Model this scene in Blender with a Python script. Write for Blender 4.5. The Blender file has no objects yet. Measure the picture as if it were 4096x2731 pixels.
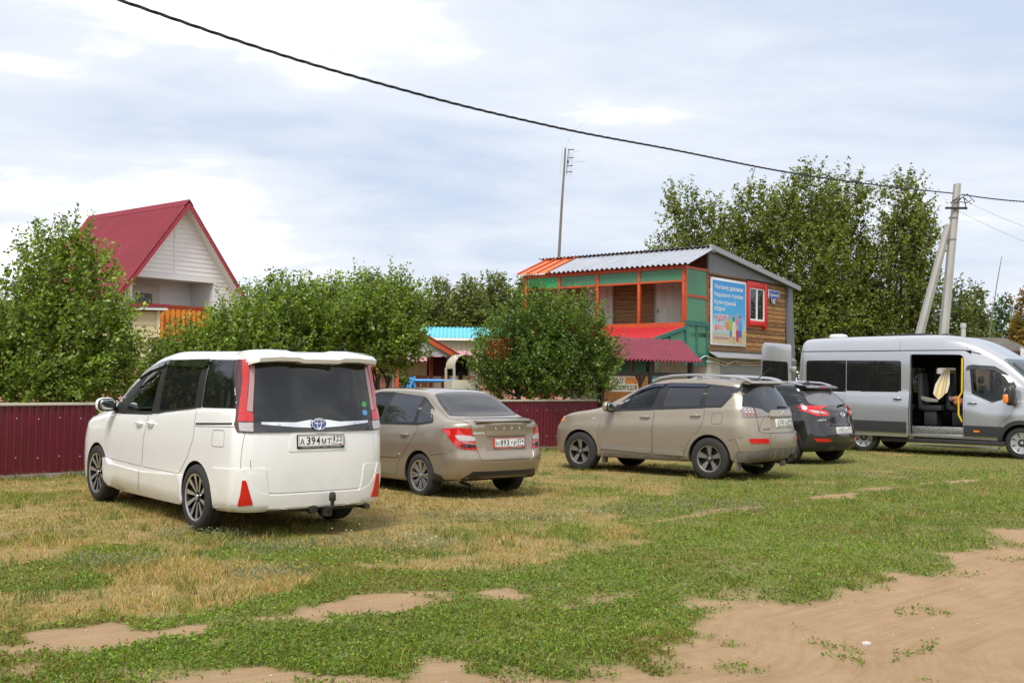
import bpy, bmesh, math, random
import numpy as np
from mathutils import Vector, Matrix
from mathutils.bvhtree import BVHTree
from mathutils.geometry import delaunay_2d_cdt
random.seed(7); rng = np.random.default_rng(7)
S = bpy.context.scene; COL = S.collection
R = math.radians

# ------------------------------------------------------------------ materials
MATS = {}
def lin(c): return tuple((v/12.92 if v <= .04045 else ((v+.055)/1.055)**2.4) for v in c)
def mat(name, col=(.5,.5,.5), rough=.6, metal=0, coat=0, ior=1.5, emit=None, noise=None, bump=None, alpha=1, spec=.5, trans=0, coatr=.04, dirt=None):
    """principled material; noise=(second colour, scale, contrast, (sx,sy,sz)) mixes in a procedural variation; bump=(scale,strength)"""
    if name in MATS: return MATS[name]
    m = bpy.data.materials.new(name); m.use_nodes = True
    nt = m.node_tree; b = nt.nodes['Principled BSDF']; L = nt.links.new
    b.inputs['Base Color'].default_value = (*col, 1); b.inputs['Roughness'].default_value = rough
    b.inputs['Metallic'].default_value = metal; b.inputs['IOR'].default_value = ior
    b.inputs['Coat Weight'].default_value = coat; b.inputs['Coat Roughness'].default_value = coatr
    b.inputs['Specular IOR Level'].default_value = spec; b.inputs['Alpha'].default_value = alpha
    b.inputs['Transmission Weight'].default_value = trans
    if noise or bump:
        tc = nt.nodes.new('ShaderNodeTexCoord')
    if noise:
        c2, sc, con, st = noise
        mp = nt.nodes.new('ShaderNodeMapping'); mp.inputs['Scale'].default_value = st
        n = nt.nodes.new('ShaderNodeTexNoise'); n.inputs['Scale'].default_value = sc; n.inputs['Detail'].default_value = 6
        n.inputs['Roughness'].default_value = .65
        r = nt.nodes.new('ShaderNodeValToRGB'); r.color_ramp.elements[0].position = .5-.5/con; r.color_ramp.elements[1].position = .5+.5/con
        r.color_ramp.elements[0].color = (*col, 1); r.color_ramp.elements[1].color = (*c2, 1)
        L(tc.outputs['Object'], mp.inputs['Vector']); L(mp.outputs[0], n.inputs['Vector']); L(n.outputs['Fac'], r.inputs['Fac']); L(r.outputs[0], b.inputs['Base Color'])
    if bump:
        n2 = nt.nodes.new('ShaderNodeTexNoise'); n2.inputs['Scale'].default_value = bump[0]; n2.inputs['Detail'].default_value = 4
        bp = nt.nodes.new('ShaderNodeBump'); bp.inputs['Strength'].default_value = bump[1]; bp.inputs['Distance'].default_value = .02
        L(tc.outputs['Object'], n2.inputs['Vector']); L(n2.outputs['Fac'], bp.inputs['Height']); L(bp.outputs[0], b.inputs['Normal'])
    if dirt:   # road dust splashed over the lower body
        dc, z0, z1, amt = dirt; tc2 = nt.nodes.new('ShaderNodeTexCoord'); sz = nt.nodes.new('ShaderNodeSeparateXYZ'); L(tc2.outputs['Object'], sz.inputs[0])
        n3 = nt.nodes.new('ShaderNodeTexNoise'); n3.inputs['Scale'].default_value = 5; n3.inputs['Detail'].default_value = 7; n3.inputs['Roughness'].default_value = .7; L(tc2.outputs['Object'], n3.inputs['Vector'])
        a_ = nt.nodes.new('ShaderNodeMath'); a_.operation = 'MULTIPLY_ADD'; a_.inputs[1].default_value = .9; L(n3.outputs['Fac'], a_.inputs[0]); L(sz.outputs[2], a_.inputs[2])
        mr = nt.nodes.new('ShaderNodeMapRange'); mr.inputs[1].default_value = z0+.45; mr.inputs[2].default_value = z1+.45; mr.inputs[3].default_value = amt; mr.inputs[4].default_value = 0; L(a_.outputs[0], mr.inputs[0])
        mx = nt.nodes.new('ShaderNodeMix'); mx.data_type = 'RGBA'; L(mr.outputs[0], mx.inputs[0]); mx.inputs[7].default_value = (*dc, 1)
        src = b.inputs['Base Color'].links[0].from_socket if b.inputs['Base Color'].is_linked else None
        if src: L(src, mx.inputs[6])
        else: mx.inputs[6].default_value = (*col, 1)
        L(mx.outputs[2], b.inputs['Base Color']); mr2 = nt.nodes.new('ShaderNodeMapRange'); mr2.inputs[3].default_value = coat; mr2.inputs[4].default_value = 0; L(mr.outputs[0], mr2.inputs[0]); L(mr2.outputs[0], b.inputs['Coat Weight'])
    MATS[name] = m; return m
def glassmat(name, tint, amount, ior=1.5, rough=.01):
    """window glass: fresnel reflection over a tinted see-through layer"""
    if name in MATS: return MATS[name]
    m = bpy.data.materials.new(name); m.use_nodes = True; nt = m.node_tree; L = nt.links.new
    nt.nodes.remove(nt.nodes['Principled BSDF']); o = nt.nodes['Material Output']
    t = nt.nodes.new('ShaderNodeBsdfTransparent'); t.inputs[0].default_value = (*[c*amount for c in tint], 1)
    g = nt.nodes.new('ShaderNodeBsdfGlossy'); g.inputs['Roughness'].default_value = rough; g.inputs[0].default_value = (1,1,1,1)
    f = nt.nodes.new('ShaderNodeFresnel'); f.inputs['IOR'].default_value = ior
    x = nt.nodes.new('ShaderNodeMixShader'); L(f.outputs[0], x.inputs[0]); L(t.outputs[0], x.inputs[1]); L(g.outputs[0], x.inputs[2]); L(x.outputs[0], o.inputs[0])
    MATS[name] = m; return m

# ------------------------------------------------------------------ objects
def tag(o, label=None, cat=None, group=None, kind=None):
    if label: o['label'] = label
    if cat: o['category'] = cat
    if group: o['group'] = group
    if kind: o['kind'] = kind
    return o
def empty(name, loc=(0,0,0), rz=0, ry=0):
    o = bpy.data.objects.new(name, None); COL.objects.link(o); o.location = loc; o.rotation_euler = (0, ry, rz); o.empty_display_size = .3
    return o
def link(name, me, m=None, parent=None):
    o = bpy.data.objects.new(name, me); COL.objects.link(o)
    if m is not None:
        for q in (m if isinstance(m, (list, tuple)) else [m]): me.materials.append(q)
    if parent is not None: o.parent = parent
    return o
def copy_tree(o, parent=None):
    c = o.copy(); COL.objects.link(c)
    if parent is not None: c.parent = parent
    for ch in list(o.children): copy_tree(ch, c)
    return c
class MB:
    """collects shapes and links them as ONE mesh object"""
    def __init__(s): s.v = []; s.f = []; s.mi = []; s.M = Matrix.Identity(4); s.cur = 0
    def add(s, vs, fs):
        n = len(s.v); M = s.M
        s.v += [tuple(M @ Vector(p)) for p in vs]; s.f += [tuple(i+n for i in f) for f in fs]; s.mi += [s.cur]*len(fs); return s
    def box(s, a, b):
        x0,y0,z0 = a; x1,y1,z1 = b
        if x0 > x1: x0,x1 = x1,x0
        if y0 > y1: y0,y1 = y1,y0
        if z0 > z1: z0,z1 = z1,z0
        return s.add([(x0,y0,z0),(x1,y0,z0),(x1,y1,z0),(x0,y1,z0),(x0,y0,z1),(x1,y0,z1),(x1,y1,z1),(x0,y1,z1)],
                     [(0,3,2,1),(4,5,6,7),(0,1,5,4),(1,2,6,5),(2,3,7,6),(3,0,4,7)])
    def bar(s, p, q, w, h=None, up=(0,0,1)):
        h = h or w; p = Vector(p); q = Vector(q); d = (q-p).normalized(); u = Vector(up)
        if abs(d.dot(u)) > .98: u = Vector((1,0,0))
        a = d.cross(u).normalized()*w/2; b = a.cross(d).normalized()*h/2
        vs = [p-a-b,p+a-b,p+a+b,p-a+b,q-a-b,q+a-b,q+a+b,q-a+b]
        return s.add(vs, [(0,1,2,3),(7,6,5,4),(0,4,5,1),(1,5,6,2),(2,6,7,3),(3,7,4,0)])
    def tube(s, pts, r, n=8, cap=True):
        pts = [Vector(p) for p in pts]; rs = r if isinstance(r, (list, tuple)) else [r]*len(pts)
        vs = []; fs = []; pa = None
        for i, p in enumerate(pts):
            d = (pts[min(i+1,len(pts)-1)]-pts[max(i-1,0)]).normalized()
            if pa is None: pa = d.orthogonal().normalized()
            a = (pa - d*pa.dot(d)).normalized(); pa = a; b = d.cross(a)
            for k in range(n):
                t = 2*math.pi*k/n; vs.append(p+(a*math.cos(t)+b*math.sin(t))*rs[i])
        for i in range(len(pts)-1):
            for k in range(n): fs.append((i*n+k, i*n+(k+1)%n, (i+1)*n+(k+1)%n, (i+1)*n+k))
        if cap: fs.append(tuple(range(n-1,-1,-1))); fs.append(tuple(range((len(pts)-1)*n, len(pts)*n)))
        return s.add(vs, fs)
    def lathe(s, prof, n=40, axis='y', closed=False, c=(0,0,0)):
        """prof: list of (radius, along-axis)"""
        vs = []; fs = []; m = len(prof)
        for k in range(n):
            t = 2*math.pi*k/n; ct, st = math.cos(t), math.sin(t)
            for r, a in prof:
                p = (r*ct, a, r*st) if axis == 'y' else ((a, r*ct, r*st) if axis == 'x' else (r*ct, r*st, a))
                vs.append((p[0]+c[0], p[1]+c[1], p[2]+c[2]))
        for k in range(n):
            for j in range(m if closed else m-1):
                a = k*m+j; b = k*m+(j+1)%m; c2 = ((k+1)%n)*m+(j+1)%m; d = ((k+1)%n)*m+j
                fs.append((a,d,c2,b))
        return s.add(vs, fs)
    def prism(s, poly, lo, hi, axes='xy'):
        """extrude a 2D polygon; axes 'xy' -> along z, 'xz' -> along y, 'yz' -> along x"""
        n = len(poly); mk = {'xy': lambda a,b,c:(a,b,c), 'xz': lambda a,b,c:(a,c,b), 'yz': lambda a,b,c:(c,a,b)}[axes]
        vs = [mk(a,b,lo) for a,b in poly]+[mk(a,b,hi) for a,b in poly]
        fs = [tuple(range(n-1,-1,-1)), tuple(range(n,2*n))]+[(i,(i+1)%n,n+(i+1)%n,n+i) for i in range(n)]
        return s.add(vs, fs)
    def loft(s, rings, cap=True, close=True):
        n = len(rings[0]); vs = [p for r in rings for p in r]; fs = []
        for i in range(len(rings)-1):
            for k in range(n if close else n-1): fs.append((i*n+k, i*n+(k+1)%n, (i+1)*n+(k+1)%n, (i+1)*n+k))
        if cap: fs.append(tuple(range(n-1,-1,-1))); fs.append(tuple(range((len(rings)-1)*n, len(rings)*n)))
        return s.add(vs, fs)
    def blob(s, c, r, n=12, m=8, e=1.0):
        rings = []
        pw = lambda t: math.copysign(abs(t)**e, t)
        vs = []; fs = []
        for i in range(m+1):
            ph = math.pi*i/m-math.pi/2
            for k in range(n):
                t = 2*math.pi*k/n
                vs.append((c[0]+r[0]*pw(math.cos(ph))*pw(math.cos(t)), c[1]+r[1]*pw(math.cos(ph))*pw(math.sin(t)), c[2]+r[2]*pw(math.sin(ph))))
        for i in range(m):
            for k in range(n): fs.append((i*n+k, i*n+(k+1)%n, (i+1)*n+(k+1)%n, (i+1)*n+k))
        return s.add(vs, fs)
    def build(s, name, m, parent=None, smooth=35, bevel=0, fix=True):
        me = bpy.data.meshes.new(name); me.from_pydata(s.v, [], s.f); me.update()
        if fix:
            bm = bmesh.new(); bm.from_mesh(me)
            bmesh.ops.remove_doubles(bm, verts=bm.verts, dist=1e-5)
            bmesh.ops.recalc_face_normals(bm, faces=bm.faces)
            if bevel:
                es = [e for e in bm.edges if e.is_manifold and e.calc_face_angle(0) > .5]
                bmesh.ops.bevel(bm, geom=es, offset=bevel, segments=2, affect='EDGES', profile=.5, clamp_overlap=True)
            bm.to_mesh(me); bm.free()
        if s.cur and not bevel and len(me.polygons) == len(s.mi): me.polygons.foreach_set('material_index', s.mi)
        if smooth:
            me.polygons.foreach_set('use_smooth', [True]*len(me.polygons)); me.set_sharp_from_angle(angle=R(smooth))
        return link(name, me, m, parent)
def np_mesh(name, V, F, m, parent=None, cols=None, smooth=False):
    """big mesh from arrays (F: n x 3 or n x 4), optional per-vertex colours 'tint'"""
    me = bpy.data.meshes.new(name); V = np.ascontiguousarray(V, np.float32); F = np.ascontiguousarray(F, np.int32)
    me.vertices.add(len(V)); me.vertices.foreach_set('co', V.ravel()); k = F.shape[1]
    me.loops.add(F.size); me.loops.foreach_set('vertex_index', F.ravel()); me.polygons.add(len(F))
    me.polygons.foreach_set('loop_start', np.arange(0, F.size, k, dtype=np.int32)); me.update(calc_edges=True)
    if cols is not None:
        a = me.color_attributes.new('tint', 'FLOAT_COLOR', 'POINT')
        a.data.foreach_set('color', np.ascontiguousarray(np.concatenate([cols, np.ones((len(cols),1))], 1), np.float32).ravel())
    if smooth: me.polygons.foreach_set('use_smooth', [True]*len(me.polygons))
    return link(name, me, m, parent)

def text_verts(body, w, h, bold=0, font=None, shear=0):
    """lettering as a flat mesh fitted in a w x h box centred on the origin (w=None keeps the natural width)"""
    cu = bpy.data.curves.new('txt', 'FONT'); cu.body = body; cu.align_x = 'CENTER'; cu.fill_mode = 'FRONT'; cu.offset = bold; cu.resolution_u = 3; cu.shear = shear
    o = bpy.data.objects.new('txt', cu); COL.objects.link(o)
    bpy.context.view_layer.update()
    me = bpy.data.meshes.new_from_object(o.evaluated_get(bpy.context.evaluated_depsgraph_get()))
    vs = np.array([v.co for v in me.vertices]); fs = [tuple(p.vertices) for p in me.polygons]
    bpy.data.objects.remove(o); bpy.data.curves.remove(cu); bpy.data.meshes.remove(me)
    lo, hi = vs.min(0), vs.max(0); c = (lo+hi)/2; sz = hi-lo
    k = h/sz[1]; kx = k if w is None else w/sz[0]
    vs = (vs-c)*np.array([kx, k, 1]); return [tuple(v) for v in vs], fs
def put_text(mb, body, w, h, x=0, y=0, z=0, **kw):
    vs, fs = text_verts(body, w, h, **kw); mb.add([(a+x, b+y, z) for a,b,_ in vs], fs); return mb
# ------------------------------------------------------------------ vehicles: body shell from profile curves
def pchip(xs, ys, xq):
    xs = np.asarray(xs, float); ys = np.asarray(ys, float); xq = np.clip(np.asarray(xq, float), xs[0], xs[-1])
    h = np.diff(xs); d = np.diff(ys)/h; m = np.zeros(len(xs))
    for i in range(1, len(xs)-1):
        if d[i-1]*d[i] > 0:
            w1 = 2*h[i]+h[i-1]; w2 = h[i]+2*h[i-1]; m[i] = (w1+w2)/(w1/d[i-1]+w2/d[i])
    m[0] = d[0]; m[-1] = d[-1]
    i = np.clip(np.searchsorted(xs, xq)-1, 0, len(xs)-2); t = (xq-xs[i])/h[i]
    return ((1+2*t)*(1-t)**2)*ys[i]+t*(1-t)**2*h[i]*m[i]+t*t*(3-2*t)*ys[i+1]+t*t*(t-1)*h[i]*m[i+1]
def curve(pts, x): return pchip([p[0] for p in pts], [p[1] for p in pts], x)
def shell(sp, inset=0, lo=None, hi=None):
    """closed body surface as (verts, faces); inset > 0 gives the cabin hollow between lo and hi in x"""
    xa = (lo if lo is not None else sp['rear']); xb = (hi if hi is not None else sp['front']); Ln = xb-xa
    e = [0,.002,.007,.015,.027,.042,.06,.08,.105,.135,.17,.21,.26,.32,.39]
    s = np.array(e+list(np.arange(.46, Ln-.43, .07))+[Ln-q for q in reversed(e)])
    xn = xa+s
    zt = curve(sp['top'], xn)-inset; zb = curve(sp['bottom'], xn); W = curve(sp['half'], xn)-inset; gw = curve(sp['gw'], xn)-inset
    belt = np.minimum(curve(sp['belt'], xn), zt-.05)
    if inset: zb = belt-.35
    g = zt-belt; k = np.clip(g/.3, .12, 1)
    H = belt-zb
    fl = sp.get('flank', .012)
    P = np.stack([np.stack([0*W, zb]), np.stack([W*.5, zb]), np.stack([W-.13, zb]), np.stack([W-.035, zb+.03]), np.stack([W-.012, zb+.14*H]), np.stack([W-.002, zb+.38*H]),
                  np.stack([W, zb+.62*H]), np.stack([W-fl, zb+.82*H]), np.stack([W-fl-.022, belt-.03]), np.stack([W-fl-.035, belt]),
                  np.stack([(W-fl-.035)*.5+gw*.5+.02*k, belt+.48*g]), np.stack([gw+.02*k, zt-.14*k*sp.get('rr',1)]), np.stack([gw-.015*sp.get('rr',1), zt-.055*k*sp.get('rr',1)]), np.stack([gw-.09*sp.get('rr',1), zt-.018*k]), np.stack([gw*.5, zt-.004*k]), np.stack([0*W, zt])])   # (16,2,n)
    q = np.linspace(0, 15, 61); Y = np.array([pchip(range(16), P[:,0,i], q) for i in range(len(s))]); Z = np.array([pchip(range(16), P[:,1,i], q) for i in range(len(s))])
    def corner(d, Rr, n):
        t = np.clip(1-d/Rr, 0, 1); return (1-t**n)**(1/n)
    c = corner(s, sp['Rr'], sp.get('nr', 2.4))*corner(Ln-s, sp['Rf'], sp.get('nf', 2.2)); Y = Y*c[:,None]
    X = np.repeat(xn[:,None], 61, 1)
    if not inset:
        fr = np.clip(1-s/sp.get('fade', 1.0), 0, 1)[:,None]; X = X+(curve(sp['xr'], Z)-sp['rear'])*fr
        ff = np.clip(1-(Ln-s)/.8, 0, 1)[:,None]; X = X+(curve(sp['xf'], Z)-sp['front'])*ff
    ns = len(s); vs = [(X[i,j], Y[i,j], Z[i,j]) for i in range(ns) for j in range(61)]+[(X[i,j], -Y[i,j], Z[i,j]) for i in range(ns) for j in range(61)]
    fs = []; o = ns*61
    for i in range(ns-1):
        for j in range(60):
            a = i*61+j; fs.append((a,a+1,a+62,a+61)); fs.append((o+a+61,o+a+62,o+a+1,o+a))
    return vs, fs
def clean(vs, fs, name='tmp'):
    me = bpy.data.meshes.new(name); me.from_pydata(vs, [], fs)
    bm = bmesh.new(); bm.from_mesh(me); bmesh.ops.remove_doubles(bm, verts=bm.verts, dist=1e-4)
    bmesh.ops.dissolve_degenerate(bm, dist=1e-4, edges=bm.edges); bmesh.ops.recalc_face_normals(bm, faces=bm.faces); bm.to_mesh(me); bm.free(); return me
def rpoly(pts, r=.04, n=4):
    """polygon with rounded corners; r may be one number or one per corner"""
    out = []; N = len(pts)
    for i, p in enumerate(pts):
        rr = r[i] if isinstance(r, (list, tuple)) else r
        p = Vector(p); a = Vector(pts[i-1])-p; b = Vector(pts[(i+1)%N])-p
        d = min(rr, a.length*.45, b.length*.45)
        if d < .003: out.append(tuple(p)); continue
        A = p+a.normalized()*d; B = p+b.normalized()*d
        for k in range(n+1):
            t = k/n; out.append(tuple(A*(1-t)**2+p*2*t*(1-t)+B*t*t))
    return out
def dens(poly, step, closed=True):
    out = []; N = len(poly)
    for i in range(N if closed else N-1):
        a = Vector(poly[i]); b = Vector(poly[(i+1)%N]); k = max(1, int((b-a).length/step+.5))
        out += [tuple(a.lerp(b, j/k)) for j in range(k)]
    if not closed: out.append(tuple(poly[-1]))
    return out
def inside(poly, x, y):
    r = False; j = len(poly)-1
    for i in range(len(poly)):
        xi, yi = poly[i]; xj, yj = poly[j]
        if (yi > y) != (yj > y) and x < (xj-xi)*(y-yi)/(yj-yi)+xi: r = not r
        j = i
    return r
class Car:
    def __init__(s, name, sp, label, loc, yaw, pitch, paint, cat='car'):
        s.root = empty(name, loc, yaw, -pitch); tag(s.root, label, cat); s.sp = sp; s.paint = paint
        s.me = clean(*shell(sp)); bm = bmesh.new(); bm.from_mesh(s.me); bmesh.ops.triangulate(bm, faces=bm.faces); s.bvh = BVHTree.FromBMesh(bm); bm.free()
    DIR = {'L': lambda a,b: ((a,5,b),(0,-1,0)), 'R': lambda a,b: ((a,-5,b),(0,1,0)), 'B': lambda a,b: ((-9,a,b),(1,0,0)), 'F': lambda a,b: ((12,a,b),(-1,0,0)), 'T': lambda a,b: ((a,b,9),(0,0,-1))}
    def hit(s, ax, a, b):
        o, d = s.DIR[ax](a, b); o = Vector(o); d = Vector(d)
        p, n, i, _ = s.bvh.ray_cast(o, d)
        if p is None or (ax in 'LR' and abs(p.y) < .25 and abs(p.x) > 0 and False):
            best = None
            for t in (.02,.05,.1,.15,.2,.3):
                c = {'L':(0,0,1),'R':(0,0,1)}.get(ax, (0,1,0))
                for sg in (-1,1):
                    p2, n2, _, _ = s.bvh.ray_cast(o+Vector(c)*t*sg, d)
                    if p2 is not None: best = (p2, n2); break
                if best: break
            if not best:
                p2, n2, _, _ = s.bvh.find_nearest(Vector((a, .8 if ax == 'L' else -.8, b)) if ax in 'LR' else Vector((0,a,b))); best = (p2, n2)
            p, n = best
        if n.dot(d) > 0: n = -n
        return p, n
    def panel(s, name, ax, poly, m, off=.003, base=-.004, parent=None, step=.05, smooth=40):
        """a skin that follows the body: outline in the (x,z) side view, (y,z) end view or (x,y) plan"""
        ol = dens(poly, step); xs = [p[0] for p in ol]; ys = [p[1] for p in ol]; N = len(ol)
        pts = [Vector(p) for p in ol]
        gx = np.arange(min(xs)+step*.5, max(xs), step); gy = np.arange(min(ys)+step*.5, max(ys), step)
        for a in gx:
            for b in gy:
                if inside(ol, a, b) and min((a-x)**2+(b-y)**2 for x, y in ol) > (.45*step)**2: pts.append(Vector((a, b)))
        v2, _, f2, _, _, _ = delaunay_2d_cdt(pts, [(i,(i+1)%N) for i in range(N)], [], 1, 1e-5)
        H = [s.hit(ax, v.x, v.y) for v in v2]; nv = len(v2)
        top = [p+n*off for p, n in H]; vs = [tuple(p) for p in top]; fs = [tuple(f) for f in f2]
        cnt = {}
        for f in fs:
            for i in range(len(f)):
                a, b = f[i], f[(i+1)%len(f)]
                cnt[(a,b)] = cnt.get((a,b), 0)+1
        bnd = [e for e in cnt if (e[1],e[0]) not in cnt]; low = {}
        for a, b in bnd:
            for i in (a, b):
                if i not in low: low[i] = len(vs); vs.append(tuple(H[i][0]+H[i][1]*base))
            fs.append((b, a, low[a], low[b]))
        me = bpy.data.meshes.new(name); me.from_pydata(vs, [], fs)
        bm = bmesh.new(); bm.from_mesh(me); bmesh.ops.recalc_face_normals(bm, faces=bm.faces)
        if bm.faces:   # make the skin face outwards
            bm.faces.ensure_lookup_table(); f = bm.faces[0]; nn = s.hit(ax, *v2[f2[0][0]])[1]
            if f.normal.dot(nn) < 0: bmesh.ops.reverse_faces(bm, faces=bm.faces)
        bm.to_mesh(me); bm.free()
        me.polygons.foreach_set('use_smooth', [True]*len(me.polygons)); me.set_sharp_from_angle(angle=R(smooth))
        return link(name, me, m, parent or s.root)
    def both(s, name, ax, poly, m, **kw):
        a = s.panel(name, 'L', poly, m, **kw); b = s.panel(name, 'R', poly, m, **kw); return a, b
    def mirror_back(s, name, poly, m, **kw):
        a = s.panel(name, 'B', poly, m, **kw); b = s.panel(name, 'B', [(-y, z) for y, z in reversed(poly)], m, **kw); return a, b
    def ribbon(s, name, ax, pts, m, w=.007, off=.002, closed=False, parent=None, mb=None):
        own = mb is None; mb = mb or MB(); pl = dens(pts, .03, closed); H = [s.hit(ax, *p) for p in pl]; n = len(H); vs = []
        for i in range(n):
            t = (H[(i+1)%n if closed else min(i+1,n-1)][0]-H[i-1 if closed else max(i-1,0)][0]).normalized(); nn = H[i][1]; sd = t.cross(nn)
            if sd.length < 1e-4: sd = Vector((0,0,1))
            sd = sd.normalized()*w/2; p = H[i][0]+nn*off; vs += [p-sd, p+sd]
        fs = [(2*i, 2*i+1, (2*i+3)%(2*n), (2*i+2)%(2*n)) for i in range(n if closed else n-1)]
        mb.add(vs, fs)
        return mb.build(name, m, parent or s.root, fix=False) if own else mb
    def tubeon(s, mb, ax, pts, r, off=0, n=6, step=.05):
        return mb.tube([h[0]+h[1]*off for h in (s.hit(ax, *p) for p in dens(pts, step, False))], r, n)
    def frame(s, ax, a, b, off=0, upright=None):
        """local frame on the surface: x to the viewer's right, y up, z outwards"""
        p, n = s.hit(ax, a, b)
        if upright is not None: n = Vector((-math.cos(upright), 0, math.sin(upright))) if ax == 'B' else n
        rt = {'B':(0,-1,0),'F':(0,1,0),'L':(-1,0,0),'R':(1,0,0)}[ax]; up = n.cross(Vector(rt)).normalized(); rt = up.cross(n).normalized()
        M = Matrix((rt, up, n)).transposed().to_4x4(); M.translation = p+n*off; return M
    def finish(s, cuts=(), cabin=None, arch=(.36,), inner=None, boxes=(), wz=.32):
        """cut cabin, windows and wheel arches, link the shell as 'body'"""
        inner = inner or mat('car interior', (.02,.02,.022), .8)
        ob = bpy.data.objects.new('body', s.me.copy()); COL.objects.link(ob); tmp = []
        def cutter(me):
            c = bpy.data.objects.new('cut', me); COL.objects.link(c); tmp.append(c)
            md = ob.modifiers.new('b', 'BOOLEAN'); md.operation = 'DIFFERENCE'; md.solver = 'EXACT'; md.object = c
        if cabin: cutter(clean(*shell(s.sp, .055, *cabin)))
        for ax, poly in cuts:
            mb = MB()
            if ax == 'LR': mb.prism(poly, -3, 3, 'xz')
            elif ax == 'R': mb.prism(poly, -3, 0, 'xz')
            elif ax == 'L': mb.prism(poly, 0, 3, 'xz')
            elif ax == 'F': mb.prism(poly, s.sp['WB']*.5, s.sp['WB']+3, 'yz')
            elif ax == 'B': mb.prism(poly, -4, .6, 'yz')
            cutter(clean(mb.v, mb.f))
        for a, b in boxes:
            mb = MB().box(a, b); cutter(clean(mb.v, mb.f))
        W = max(p[1] for p in s.sp['half'])
        for sd in (1, -1):
            for i, x in enumerate((0, s.sp['WB'])):
                mb = MB(); n = 32; r = arch[i%len(arch)]
                mb.loft([[(x+r*math.cos(2*math.pi*k/n), sd*y, wz+r*math.sin(2*math.pi*k/n)) for k in range(n)] for y in (W-.32, W+.2)]); cutter(clean(mb.v, mb.f))
        dg = bpy.context.evaluated_depsgraph_get(); dg.update()
        me = bpy.data.meshes.new_from_object(ob.evaluated_get(dg)); bpy.data.objects.remove(ob)
        for c in tmp: bpy.data.objects.remove(c)
        me.materials.clear(); me.materials.append(s.paint); me.materials.append(inner)
        mi = []
        for p in me.polygons:
            q, n, _, d = s.bvh.find_nearest(p.center); mi.append(0 if d < .004 and abs(n.dot(p.normal)) > .7 else 1)
        me.polygons.foreach_set('material_index', mi); me.polygons.foreach_set('use_smooth', [True]*len(mi)); me.set_sharp_from_angle(angle=R(28))
        o = bpy.data.objects.new('body', me); COL.objects.link(o); o.parent = s.root; s.body = o; return o
    def wheel(s, x, side, y, r, width, rim, spokes, mface, mbase, hubr=.07, n=5, capm=None):
        """tyre, rim and spokes; spokes = list of (angle0, angle1, w0, w1) per repeat"""
        M = Matrix.Translation((x, side*y, r)) @ (Matrix.Identity(4) if side > 0 else Matrix.Rotation(math.pi, 4, 'Z'))
        w = width; rub = mat('tyre rubber', (.022,.021,.02), .85, bump=(60,.15))
        d = MB(); d.M = M; d.lathe([(.02,-w*.5),(rim*.93,-w*.5),(rim*.96,-w*.2),(rim*.90,w*.25),(rim*.9,w*.08),(.02,w*.06)], 32)
        wo = d.build('wheel', mat('wheel barrel', (.03,.03,.03), .6, metal=.3), s.root)
        t = MB(); t.M = M; a = rim+.008
        t.lathe([(a,-w*.5),(a+.02,-w*.53),(r-.035,-w*.54),(r-.012,-w*.46),(r,-w*.36),(r-.001,-w*.17),(r-.012,-w*.16),(r-.012,-w*.14),(r,-w*.13),(r,w*.13),(r-.012,w*.14),(r-.012,w*.16),(r-.001,w*.17),(r,w*.36),(r-.012,w*.46),(r-.035,w*.53),(a+.03,w*.54),(a+.012,w*.53),(a,w*.5),(a-.01,w*.3)], 48)
        t.build('tyre', rub, wo, smooth=50)
        g = MB(); g.M = M; g.cur = 1
        g.lathe([(rim*.9,w*.15),(rim*.94,w*.42),(rim-.010,w*.465)], 48); g.cur = 0
        g.lathe([(rim-.010,w*.465),(rim-.004,w*.48),(rim+.006,w*.50),(rim+.012,w*.49),(rim+.012,w*.4)], 48)
        yf = w*.40
        for k in range(n):
            for a0, a1, w0, w1 in spokes:
                A0 = 2*math.pi*k/n+a0+math.pi/2; A1 = 2*math.pi*k/n+a1+math.pi/2; r0 = hubr*.8; r1 = rim*.965
                p0 = Vector((r0*math.cos(A0), 0, r0*math.sin(A0))); p1 = Vector((r1*math.cos(A1), 0, r1*math.sin(A1))); dd = (p1-p0).normalized(); sd = Vector((-dd.z,0,dd.x))
                f = lambda p, ww, yy: [p-sd*ww/2+Vector((0,yy,0)), p+sd*ww/2+Vector((0,yy,0))]
                a_, b_ = f(p0,w0,yf-.012); c_, d_ = f(p1,w1,yf+.012); e_, f_ = f(p0,w0*1.25,yf-.045); g_, h_ = f(p1,w1*1.25,yf-.03)
                g.cur = 0; g.add([a_,b_,d_,c_], [(0,1,2,3)])
                g.cur = 1; g.add([a_,b_,d_,c_,e_,f_,h_,g_], [(0,3,7,4),(1,5,6,2),(4,7,6,5)])
        g.cur = 1; g.lathe([(hubr,yf-.04),(hubr,yf-.014),(hubr*.85,yf-.008),(.036,yf-.008)], 24)
        g.cur = 0; g.lathe([(.034,yf-.02),(.034,yf+.004),(.028,yf+.008),(.001,yf+.009)], 20)
        g.cur = 1
        for k in range(5):
            t_ = 2*math.pi*(k+.5)/5; g.lathe([(.011,yf-.02),(.011,yf+.001),(.001,yf+.002)], 8, c=(hubr*.68*math.cos(t_),0,hubr*.68*math.sin(t_)))
        g.build('rim', [mface, mbase], wo, smooth=40, fix=False)
        return wo
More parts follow.
